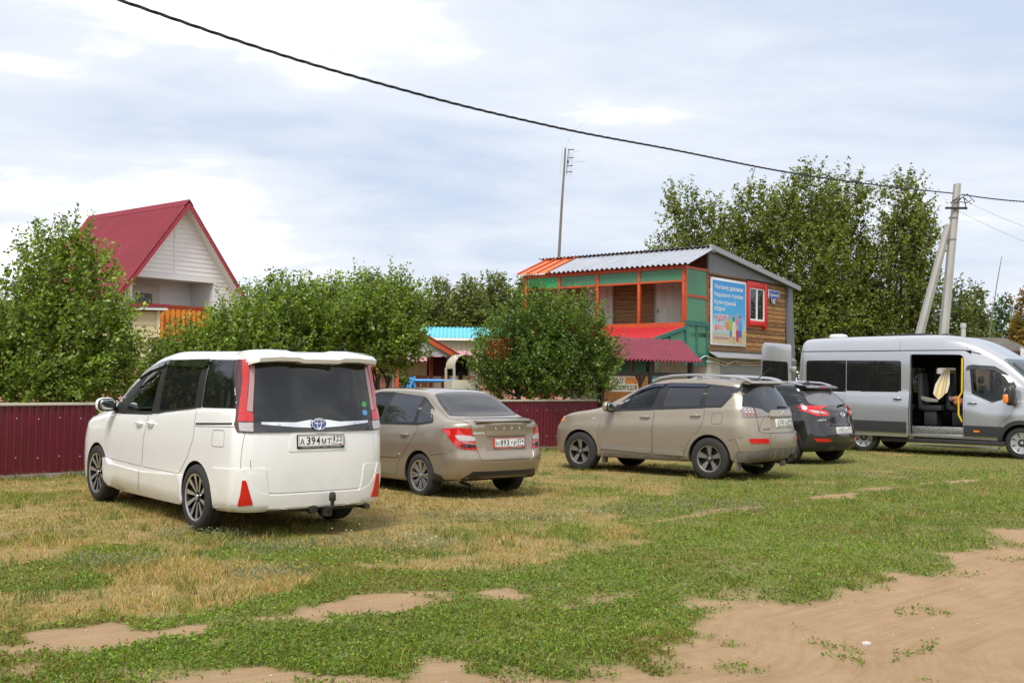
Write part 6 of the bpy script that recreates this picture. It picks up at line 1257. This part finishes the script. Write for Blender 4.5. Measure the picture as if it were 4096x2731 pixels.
P = np.stack([x,y,ground_z(x,y)+np.abs(rs.normal(0,.016,n))],1); D = np.stack([rs.normal(0,1,n),rs.normal(0,1,n),rs.uniform(.1,.9,n)],1)
V, F, C = leaves(P, D, (.020*(1+y*.03))[:,None], .5, np.clip(c_,.01,.6), rs, droop=0); tag(np_mesh('ground_cover', V, F, GRASS, None, C), 'creeping green knotgrass along the sandy track', None, None, 'stuff')
# grey wormwood patches
rs = np.random.default_rng(9); VV = []; FF = []; CC = []; o = 0
ctr = [(-1.1,10.6,.55),(-3.0,11.0,.45),(2.2,14.0,.9),(2.8,14.2,.8),(-.6,12.6,.4),(-3.4,9.4,.4),(1.5,13.3,.5),(-2.0,10.2,.5),(6.5,19.2,.8),(-4.5,10.8,.4),(.2,12.9,.5),(-1.9,8.9,.35)]
for cx0, cy0, r0 in ctr:
    n = int(1800*r0); a = rs.uniform(0,2*np.pi,n); q = r0*np.sqrt(rs.random(n)); x = cx0+q*np.cos(a)*1.2; y = cy0+q*np.sin(a)*.8; kk = fbm(x,y,4,3) > .45; x, y = x[kk], y[kk]; n = len(x)
    V, F, C = leaves(np.stack([x,y,ground_z(x,y)+rs.uniform(.0,.07,n)],1), np.stack([rs.normal(0,.7,n),rs.normal(0,.7,n),np.ones(n)],1), .030, .4, np.array([.24,.26,.15])*(1+rs.normal(0,.2,(n,1))), rs, droop=0); VV.append(V); FF.append(F+o); CC.append(C); o += len(V)
tag(np_mesh('wormwood', np.concatenate(VV), np.concatenate(FF), GRASS, None, np.clip(np.concatenate(CC),.02,.6)), 'grey green wormwood patches in the dry verge', None, None, 'stuff')
# small flowers: yellow and white heads on thin stems
rs = np.random.default_rng(10)
def flowers(name, label, cents, spread, nper, hh, m, r0):
    k = MB(); st = MB()
    for cx0, cy0 in cents:
        for i in range(nper):
            x = cx0+rs.normal(0,spread); y = cy0+rs.normal(0,spread*.6); z = float(ground_z(np.array([x]),np.array([y]))[0]); h = hh*rs.uniform(.5,1.1)
            k.blob((x,y,z+h),(r0*rs.uniform(.7,1.3),r0*rs.uniform(.7,1.3),r0*.6),6,4)
    return tag(k.build(name, m, None, fix=False), label, None, None, 'stuff')
flowers('yellow_flowers', 'scattered small yellow flowers in the grass', [(-1.5,9.2),(-1.9,9.0),(-1.2,9.6),(-3.6,8.6),(-.9,9.3)], .25, 9, .09, mat('flower yellow', (.62,.46,.02), .6), .007)
flowers('white_flowers', 'scattered small white flowers in the grass', [(-.95,10.9),(.6,12.3),(.2,12.0),(-.75,10.4),(.9,12.6),(4.2,15.2),(-1.6,11.0),(2.4,14.8)], .20, 4, .13, mat('flower white', (.70,.70,.66), .6), .007)
# stones and leaf litter on the track
for (x, y, r0), lb in (((2.28,7.09,.032),'small pale stone lying in the middle of the sandy track'),((1.24,5.78,.07),'flat pale stone at the bottom edge of the sandy track')):
    z = float(ground_z(np.array([x]),np.array([y]))[0]); k = MB(); k.blob((x,y,z+r0*.25),(r0,r0*.7,r0*.5),9,6,.8); k.v = [(a+rs.normal(0,r0*.07),b_+rs.normal(0,r0*.07),c_+rs.normal(0,r0*.05)) for a,b_,c_ in k.v]; tag(k.build('stone', mat('pale stone', (.52,.47,.42), .8), None), lb, 'stone')
k = MB()
for i in range(520):
    x, y = rs.uniform(-3,7.5), rs.uniform(5.5,13); s_, *_ = masks(np.array([x]),np.array([y]))
    if s_[0] < .6: continue
    z = float(ground_z(np.array([x]),np.array([y]))[0]); r0 = rs.uniform(.004,.011); k.blob((x,y,z+r0*.2),(r0,r0*.8,r0*.6),6,4)
tag(k.build('gravel', mat('pebble', (.26,.20,.16), .85, noise=((.5,.42,.36),9,3,(1,1,1))), None, fix=False), 'tiny pebbles scattered on the sandy track', None, None, 'stuff')
# ------------------------------------------------------------------ trees and hedging
def tree(name, label, loc, blobs, nshoots, lps, size, width, base, var, seed, group=None, trunk=(), limbs=6, up=.8, out=.5, slen=(.3,.65), tips=0, tiplen=(.5,.9), wind=(0,0,0), droop=.15, cat='tree', light=None, lightp=.18, brown=0, zmin=None):
    """blobs: (cx,cy,cz,rx,ry,rz) crown masses in local metres; shoots fill their shells, leaves sit along the shoots"""
    rs = np.random.default_rng(seed); root = empty(name, loc); tag(root, label, cat, group)
    B = np.array(blobs, float); vol = B[:,3]*B[:,4]*B[:,5]; ch = rs.choice(len(B), nshoots, p=vol**.75/(vol**.75).sum()); d = unit(rs.normal(0,1,(nshoots,3))); rad = rs.uniform(.05,1,(nshoots,1))**.42
    S0 = B[ch,:3]+d*B[ch,3:]*rad; dirs = unit(d*out+np.array([0,0,up])+rs.normal(0,.35,(nshoots,3))); ln = rs.uniform(*slen, (nshoots,1))
    if tips:   # long upright leaders poking out of the top
        ct = rs.choice(len(B), tips, p=(B[:,3]*B[:,4])/(B[:,3]*B[:,4]).sum()); a = rs.uniform(0,2*np.pi,tips); q = rs.uniform(0,1,tips)**.5*.92
        T0 = np.stack([B[ct,0]+B[ct,3]*q*np.cos(a), B[ct,1]+B[ct,4]*q*np.sin(a), B[ct,2]+B[ct,5]*np.sqrt(np.maximum(0,1-q*q))*.9], 1)
        S0 = np.concatenate([S0,T0]); dirs = np.concatenate([dirs, unit(np.stack([rs.normal(0,.14,tips)+wind[0]*.4, rs.normal(0,.14,tips), np.ones(tips)],1))]); ln = np.concatenate([ln, rs.uniform(*tiplen,(tips,1))])
    if zmin is not None: S0[:,2] = np.maximum(S0[:,2], zmin+rs.uniform(0,.25,len(S0)))
    ns = len(S0); k = np.clip((lps*ln[:,0]/np.mean(slen)).astype(int), 3, None); idx = np.repeat(np.arange(ns), k); f = rs.uniform(.05,1.0,len(idx))[:,None]
    P = S0[idx]+dirs[idx]*ln[idx]*f+rs.normal(0,size*.25,(len(idx),3)); side_ = unit(np.cross(dirs[idx], rs.normal(0,1,(len(idx),3)))); LD = side_*.85+dirs[idx]*.55
    base = np.array(base); cl = base*(1+rs.normal(0,var,(ns,1)))[idx]*(1+rs.normal(0,var*.7,(len(idx),1))); sz = size*(1-.35*f)
    if light is not None: m = rs.random(len(idx)) < lightp; cl[m] = np.array(light)*(1+rs.normal(0,.15,(m.sum(),1)))
    if brown:
        c0 = B[0,:3]+B[0,3:]*np.array([-.55,-.75,.15]); m = (np.linalg.norm(P-c0, axis=1) < .30) & (rs.random(len(P)) < brown); cl[m] = (.30,.085,.02)
    cl = np.clip(cl, .008, .6)
    V, Fq, C = leaves(P, LD, sz, width, cl, rs, wind, droop); np_mesh('crown', V, Fq, LEAF, root, C)
    tk = MB(); tops = []
    for tx, ty, r0, hh in trunk:
        pts = [(tx+.05*math.sin(i*1.3+tx*7)*i/3, ty+.04*math.cos(i*1.7)*i/3, hh*i/4) for i in range(5)]; tk.tube(pts, [r0*(1-.14*i) for i in range(5)], 8); tops.append((pts[-1], r0*.5))
    br = MB()
    for (tp, r0) in tops:
        for i in range(limbs):
            b_ = blobs[(i*3+seed) % len(blobs)]; tgt = Vector(b_[:3])+Vector((rs.normal(0,.45)*b_[3], rs.normal(0,.45)*b_[4], rs.uniform(-.2,.75)*b_[5])); p0 = Vector(tp)-Vector((0,0,rs.uniform(0,.35)*tp[2]*.5)); mid = p0.lerp(tgt,.5)+Vector((0,0,-.08*(tgt-p0).length)); br.tube([p0, mid, tgt], [r0*.85, r0*.5, r0*.15], 6)
    # visible twigs for the shoots nearest the outside
    for j in (list(range(ns-tips, ns)) if tips else [])+list(rs.choice(max(1,ns-tips), min(160, max(1,ns-tips)), replace=False)): br.tube([tuple(S0[j]), tuple(S0[j]+dirs[j]*ln[j])], [.007,.003], 4, cap=False)
    if tops: t_ = tk.build('trunk', BARK, root, fix=False)
    br.build('branches', BARK, root, fix=False)
    return root
hg = 'clipped poplar hedge trees behind the fence'
GA, GL = (.155,.24,.030), (.34,.44,.13)
tree('hedge_tree', 'tall bushy young poplar at the left edge leaning over the fence', (-7.75,18.9,0), [(0,0,1.95,1.15,.9,.8),(-.2,0,1.35,1.15,.8,.45),(.6,0,1.4,.8,.7,.4),(-1.0,0,1.5,.7,.7,.5),(-.55,0,2.5,.75,.7,.7),(.35,0,2.7,.75,.7,.75),(-.1,0,3.2,.62,.6,.65),(.75,.1,1.9,.5,.6,.6),(-1.1,0,2.1,.6,.6,.7),(.25,.1,3.55,.42,.4,.45),(-.35,0,3.6,.34,.4,.4)],
    1700, 18, .10, .60, GA, .30, 11, hg, trunk=[(0,0,.07,1.2),(.3,.1,.05,1.1),(-.4,0,.05,1.1)], tips=34, tiplen=(.35,.75), wind=(.35,0,0), light=GL, zmin=1.05)
row = [((-5.65,20.6,0),'leftmost of the clipped hedge trees beyond the minivan, against the gable house',[(.1,0,1.85,.9,.8,.65),(.6,0,2.25,.75,.7,.6),(-.6,0,1.65,.6,.6,.5)],21,16),
       ((-4.35,21.6,0),'clipped hedge tree rising right above the minivan roof',[(0,0,2.2,.95,.8,.85),(.3,0,2.75,.8,.7,.6),(-.35,0,2.75,.7,.6,.55)],22,22),
       ((-3.3,22.9,0),'clipped hedge tree with high leaders beside the spoiler of the minivan',[(0,0,2.35,.9,.8,.8),(.1,0,2.95,.8,.7,.6),(-.4,0,2.7,.7,.6,.6)],23,26),
       ((-2.85,23.9,0),'clipped hedge tree with bare forked trunk above the sedan roof',[(0,0,2.5,.85,.8,.75),(.1,0,3.1,.75,.7,.6),(.25,0,2.3,.6,.6,.45)],24,22)]
for loc, lb, bl_, sd, tp in row:
    tree('hedge_tree', lb, loc, bl_, 950, 16, .10, .60, GA, .30, sd, hg, trunk=[(0,0,.075,1.6),(.16,.05,.05,1.7)], tips=tp, tiplen=(.35,.75), wind=(.18,0,0), light=GL, lightp=.14, zmin=1.5)
tree('hedge_tree', 'dense dark hedge tree with a few browned leaves, between the slide and the canopy', (.22,26.6,0), [(0,0,2.25,1.0,.9,.95),(-.4,0,2.0,.8,.8,.75),(.3,0,3.0,.8,.7,.75),(.5,0,1.8,.8,.7,.6),(-.1,0,1.45,.9,.7,.45)], 1250, 19, .09, .62, (.095,.170,.022), .30, 31, hg, trunk=[(0,0,.08,1.5)], tips=14, tiplen=(.3,.55), wind=(.1,0,0), light=GL, lightp=.12, brown=.75, zmin=1.0)
tree('hedge_tree', 'dark hedge tree in front of the balcony, its twigs reaching over the maroon canopy', (1.35,27.5,0), [(0,0,2.3,1.0,.9,.9),(.45,0,1.9,.85,.8,.75),(.2,0,3.0,.75,.7,.7),(-.5,0,2.2,.8,.7,.8),(.1,0,1.45,.95,.7,.45),(.75,0,2.45,.5,.5,.45)], 1250, 19, .09, .62, (.095,.170,.022), .30, 32, hg, trunk=[(0,0,.08,1.5)], tips=16, tiplen=(.3,.6), wind=(.15,0,0), light=GL, lightp=.12, zmin=1.05)
bg_ = 'tall trees behind the balcony house'
GB, GBL = (.135,.175,.026), (.27,.31,.09)
big = [((7.2,44.5,0),'loose spreading tree with sky gaps directly behind the house roof',[(0,0,6.3,1.7,1.5,1.5),(-1.0,0,5.6,1.2,1.2,1.0),(.6,0,7.7,1.0,1,1.1),(1.2,0,5.2,1.3,1.3,1.6),(-.3,0,8.6,.7,.7,.7)],41,520,.055,(.30,.30,.06)),
       ((9.8,45.5,0),'tall airy poplar second from the left behind the house',[(0,0,5.6,1.4,1.3,2.3),(.3,0,8.3,1.0,1,1.4),(-.7,0,6.8,.9,.9,1.4),(.1,0,3.2,1.5,1.4,1.8)],42,620,.06,None),
       ((11.7,44,0),'broad tall poplar with a pointed top left of the power pole',[(0,0,6.2,1.6,1.4,2.5),(.1,0,9.0,.8,.8,1.1),(-.8,0,7.9,.8,.8,1.3),(.6,0,3.4,1.6,1.4,2.0),(-.6,0,3.4,1.4,1.3,1.8)],43,900,.08,None),
       ((13.6,45.5,0),'dense leafy poplar between the pointed one and the power pole',[(0,0,5.8,1.5,1.4,2.5),(.2,0,8.9,.9,.8,1.3),(-.6,0,7.9,.9,.8,1.4),(.5,0,3.6,1.6,1.4,2.1)],44,900,.08,None),
       ((15.9,45,0),'rightmost tall poplar, loose crown seen past the leaning strut',[(0,0,5.9,1.3,1.3,2.6),(.2,0,8.7,1.0,.9,1.4),(.6,0,7.2,1.0,.9,1.5),(-.4,0,3.4,1.6,1.4,2.0),(.9,0,4.9,.8,.8,1.6)],45,800,.07,None)]
for loc, lb, bl_, sd, ns_, r0, lt in big:
    tree('tall_tree', lb, loc, bl_, int(ns_*1.9), 17, .155, .72, GB, .35, sd, bg_, trunk=[(0,0,r0*1.6,4.5)], limbs=9, tips=30, tiplen=(.5,1.1), slen=(.5,1.0), wind=(.25,0,-.05), light=GBL, lightp=.16)
tree('tall_tree', 'low bushy tree filling the gap right of the concrete pole', (17.2,43,0), [(0,0,3.6,.9,.9,1.2),(-.5,0,2.6,1.2,1,1.2),(.3,0,4.8,.45,.45,.7)], 520, 15, .14, .68, (.08,.11,.022), .35, 46, bg_, trunk=[(0,0,.08,2.5)], limbs=6, tips=10, slen=(.4,.8), wind=(.2,0,0), light=GBL, lightp=.14)
far = 'far poplars on the skyline between the hedge and the balcony house'
FP = (.15,.19,.05)
for i, (x, h, w, lb) in enumerate(((-9.6,8.6,1.5,'left far poplar just showing over the hedge tops'),(-5.4,9.0,1.7,'broad far poplar right of the hedge leaders'),(-3.2,8.9,1.4,'middle far poplar above the turquoise roof'),(-1.5,9.6,1.5,'tallest of the far poplars over the turquoise roof'),(1.0,9.2,1.6,'rightmost far poplar beside the orange porch roof'),(3.2,9.0,1.5,'far poplar mostly hidden by the balcony house'))):
    tree('far_poplar', lb, (x,76+(i%2)*3,0), [(0,0,h*.45,w,w,h*.38),(.2,0,h*.72,w*.8,w*.8,h*.24),(-.5,0,h*.55,w*.7,w*.7,h*.25),(.6,0,h*.35,w*.8,w,h*.25)], 1200, 13, .28, .72, FP, .28, 60+i, far, trunk=[(0,0,.14,4)], limbs=8, tips=24, slen=(.5,1.0), tiplen=(.5,1.0), light=(.15,.18,.07), lightp=.15)
fr = 'far trees at the right edge'
for i, (x, y, h, w, lb, cc) in enumerate(((25.9,62,7.4,1.3,'thin pale birch right of the concrete pole',(.075,.10,.035)),(28.7,68,6.6,1.6,'rounded far tree left of the whip aerial',(.050,.085,.028)),(31.2,70,7.4,1.5,'pointed dense green far tree right of the whip aerial',(.042,.082,.028)),(33.2,71,6.0,1.9,'low far tree at the right above the shed roof',(.05,.08,.03)),(25.3,54,6.4,1.0,'autumn tinted thin tree cut by the right edge',(.13,.095,.02)),(30.2,74,5.6,2.2,'low dark far tree behind the shed roofs',(.04,.07,.024)))):
    tree('far_tree', lb, (x,y,0), [(0,0,h*.42,w,w,h*.34),(.1,0,h*.70,w*.55,w*.55,h*.26),(-.3,0,h*.3,w,w,h*.25)], 650, 12, .25, .72, [q*1.7 for q in cc], .30, 80+i, fr, trunk=[(0,0,.10,3)], limbs=7, tips=18, slen=(.4,.9), tiplen=(.4,.8))

# unseen wood, added far behind the viewer: one dark mass that darkens window reflections
rs = np.random.default_rng(99); n = 9000; a = rs.uniform(R(100), R(395), n); rr_ = 62+rs.normal(0,5,n); hh = 9*(.55+.45*vnoise(a*14, a*0, 3)); z = hh*rs.random(n)**.8
V, Fq, C = leaves(np.stack([rr_*np.cos(a), rr_*np.sin(a)*.8-8, z],1), rs.normal(0,1,(n,3)), 1.5, .8, np.array([.05,.085,.02])*(1+rs.normal(0,.3,(n,1))), rs); k_ = ~((V.reshape(-1,4,3)[:,:,1].min(1) > 14) & (np.abs(V.reshape(-1,4,3)[:,:,0]).min(1) < 30)); V = V.reshape(-1,4,3)[k_].reshape(-1,3); C = C.reshape(-1,4,3)[k_].reshape(-1,3)
tag(np_mesh('unseen_woodland', V, np.arange(len(V)).reshape(-1,4), LEAF, None, np.clip(C,.01,.3)), 'unseen dark wood added behind the viewer to darken window reflections', None, None, 'stuff')
for (x, y), lb in (((-10.6,15.6),'hedge tree just beyond the left edge of the picture'),((-12.9,13.2),'hedge tree well beyond the left edge'),((-15.2,10.8),'last hedge tree far beyond the left edge')):
    o = copy_tree(bpy.data.objects['hedge_tree']); o.location = (x,y,0); o.rotation_euler.z = x; o['label'] = lb
# ------------------------------------------------------------------ camera
cam = bpy.data.cameras.new('camera'); co = bpy.data.objects.new('camera', cam); COL.objects.link(co); S.camera = co
cam.sensor_width = 36; cam.lens = 36*4400/4096; cam.clip_end = 3000; cam.clip_start = .1
p_, r_ = .038, .009
fwd = Vector((0, math.cos(p_), math.sin(p_))); up = Vector((0, -math.sin(p_), math.cos(p_))); rt = Vector((1,0,0))
up2 = up*math.cos(r_)-rt*math.sin(r_); rt2 = rt*math.cos(r_)+up*math.sin(r_)
Mc = Matrix((rt2, up2, -fwd)).transposed().to_4x4(); Mc.translation = (0,0,1.57); co.matrix_world = Mc
# ------------------------------------------------------------------ daylight: bright broken overcast
W = bpy.data.worlds.new('World'); S.world = W; W.use_nodes = True; nt = W.node_tree; L = nt.links.new
bg = nt.nodes['Background']; N = nt.nodes.new
SUN_EL, SUN_AZ = 56, 196     # azimuth clockwise from +Y
sky = N('ShaderNodeTexSky'); sky.sky_type = 'NISHITA'; sky.sun_disc = False; sky.sun_elevation = R(SUN_EL); sky.sun_rotation = R(SUN_AZ); sky.air_density = 1.2; sky.dust_density = 2.5
tc = N('ShaderNodeTexCoord'); sx = N('ShaderNodeSeparateXYZ'); L(tc.outputs['Generated'], sx.inputs[0])
def M2(op, a, b=None, clamp=False):
    n = N('ShaderNodeMath'); n.operation = op; n.use_clamp = clamp
    for i, v in enumerate((a, b)):
        if v is None: continue
        if hasattr(v, 'is_linked'): L(v, n.inputs[i])
        else: n.inputs[i].default_value = v
    return n.outputs[0]
zz = M2('ADD', M2('MAXIMUM', sx.outputs[2], 0.0), .16)
cx = N('ShaderNodeCombineXYZ'); L(M2('DIVIDE', sx.outputs[0], zz), cx.inputs[0]); L(M2('DIVIDE', sx.outputs[1], zz), cx.inputs[1])
def cloud(scale, seed, detail, st, dist=.3):
    mp = N('ShaderNodeMapping'); mp.inputs['Location'].default_value = seed; mp.inputs['Scale'].default_value = st; mp.inputs['Rotation'].default_value = (0,0,R(-12)); L(cx.outputs[0], mp.inputs[0])
    n = N('ShaderNodeTexNoise'); n.inputs['Scale'].default_value = scale; n.inputs['Detail'].default_value = detail; n.inputs['Roughness'].default_value = .55; n.inputs['Distortion'].default_value = dist; L(mp.outputs[0], n.inputs[0]); return n.outputs['Fac']
n1 = cloud(.62, (3.4,1.2,.4), 4, (.62,1,1), .5); n2 = cloud(1.9, (7.7,2.2,1.4), 8, (.7,1,1), .4)
n3_ = cloud(5.5, (1.7,5.2,2.4), 7, (.7,1,1), .5)
v = M2('ADD', M2('ADD', M2('MULTIPLY', n1, .62), M2('MULTIPLY', n2, .26)), M2('MULTIPLY', n3_, .12))
rp = N('ShaderNodeValToRGB'); L(v, rp.inputs[0]); el = rp.color_ramp.elements
CL = 10.0
el[0].position = .38; el[0].color = (.39,.45,.56,1); el[1].position = .585; el[1].color = (.86,.86,.86,1)
e2 = rp.color_ramp.elements.new(.45); e2.color = (.475,.515,.59,1); e3 = rp.color_ramp.elements.new(.52); e3.color = (.56,.585,.64,1)
sc = N('ShaderNodeVectorMath'); sc.operation = 'SCALE'; L(rp.outputs[0], sc.inputs[0]); sc.inputs['Scale'].default_value = CL
mx = N('ShaderNodeMix'); mx.data_type = 'RGBA'; mx.inputs[0].default_value = .93; L(sky.outputs[0], mx.inputs[6]); L(sc.outputs[0], mx.inputs[7]); L(mx.outputs[2], bg.inputs[0])
bg.inputs[1].default_value = .1
sl = bpy.data.lights.new('sun', 'SUN'); so = bpy.data.objects.new('sun', sl); COL.objects.link(so); sl.energy = 2.3; sl.angle = R(22); sl.color = (1,.965,.915)
az, elv = R(SUN_AZ), R(SUN_EL); d = Vector((math.sin(az)*math.cos(elv), math.cos(az)*math.cos(elv), math.sin(elv))); so.rotation_euler = d.to_track_quat('Z', 'Y').to_euler()
S.view_settings.view_transform = 'Standard'; S.view_settings.look = 'None'; S.view_settings.exposure = .72; S.view_settings.gamma = 1
S.cycles.max_bounces = 6; S.cycles.diffuse_bounces = 3; S.cycles.transparent_max_bounces = 12; S.cycles.caustics_reflective = False; S.cycles.caustics_refractive = False
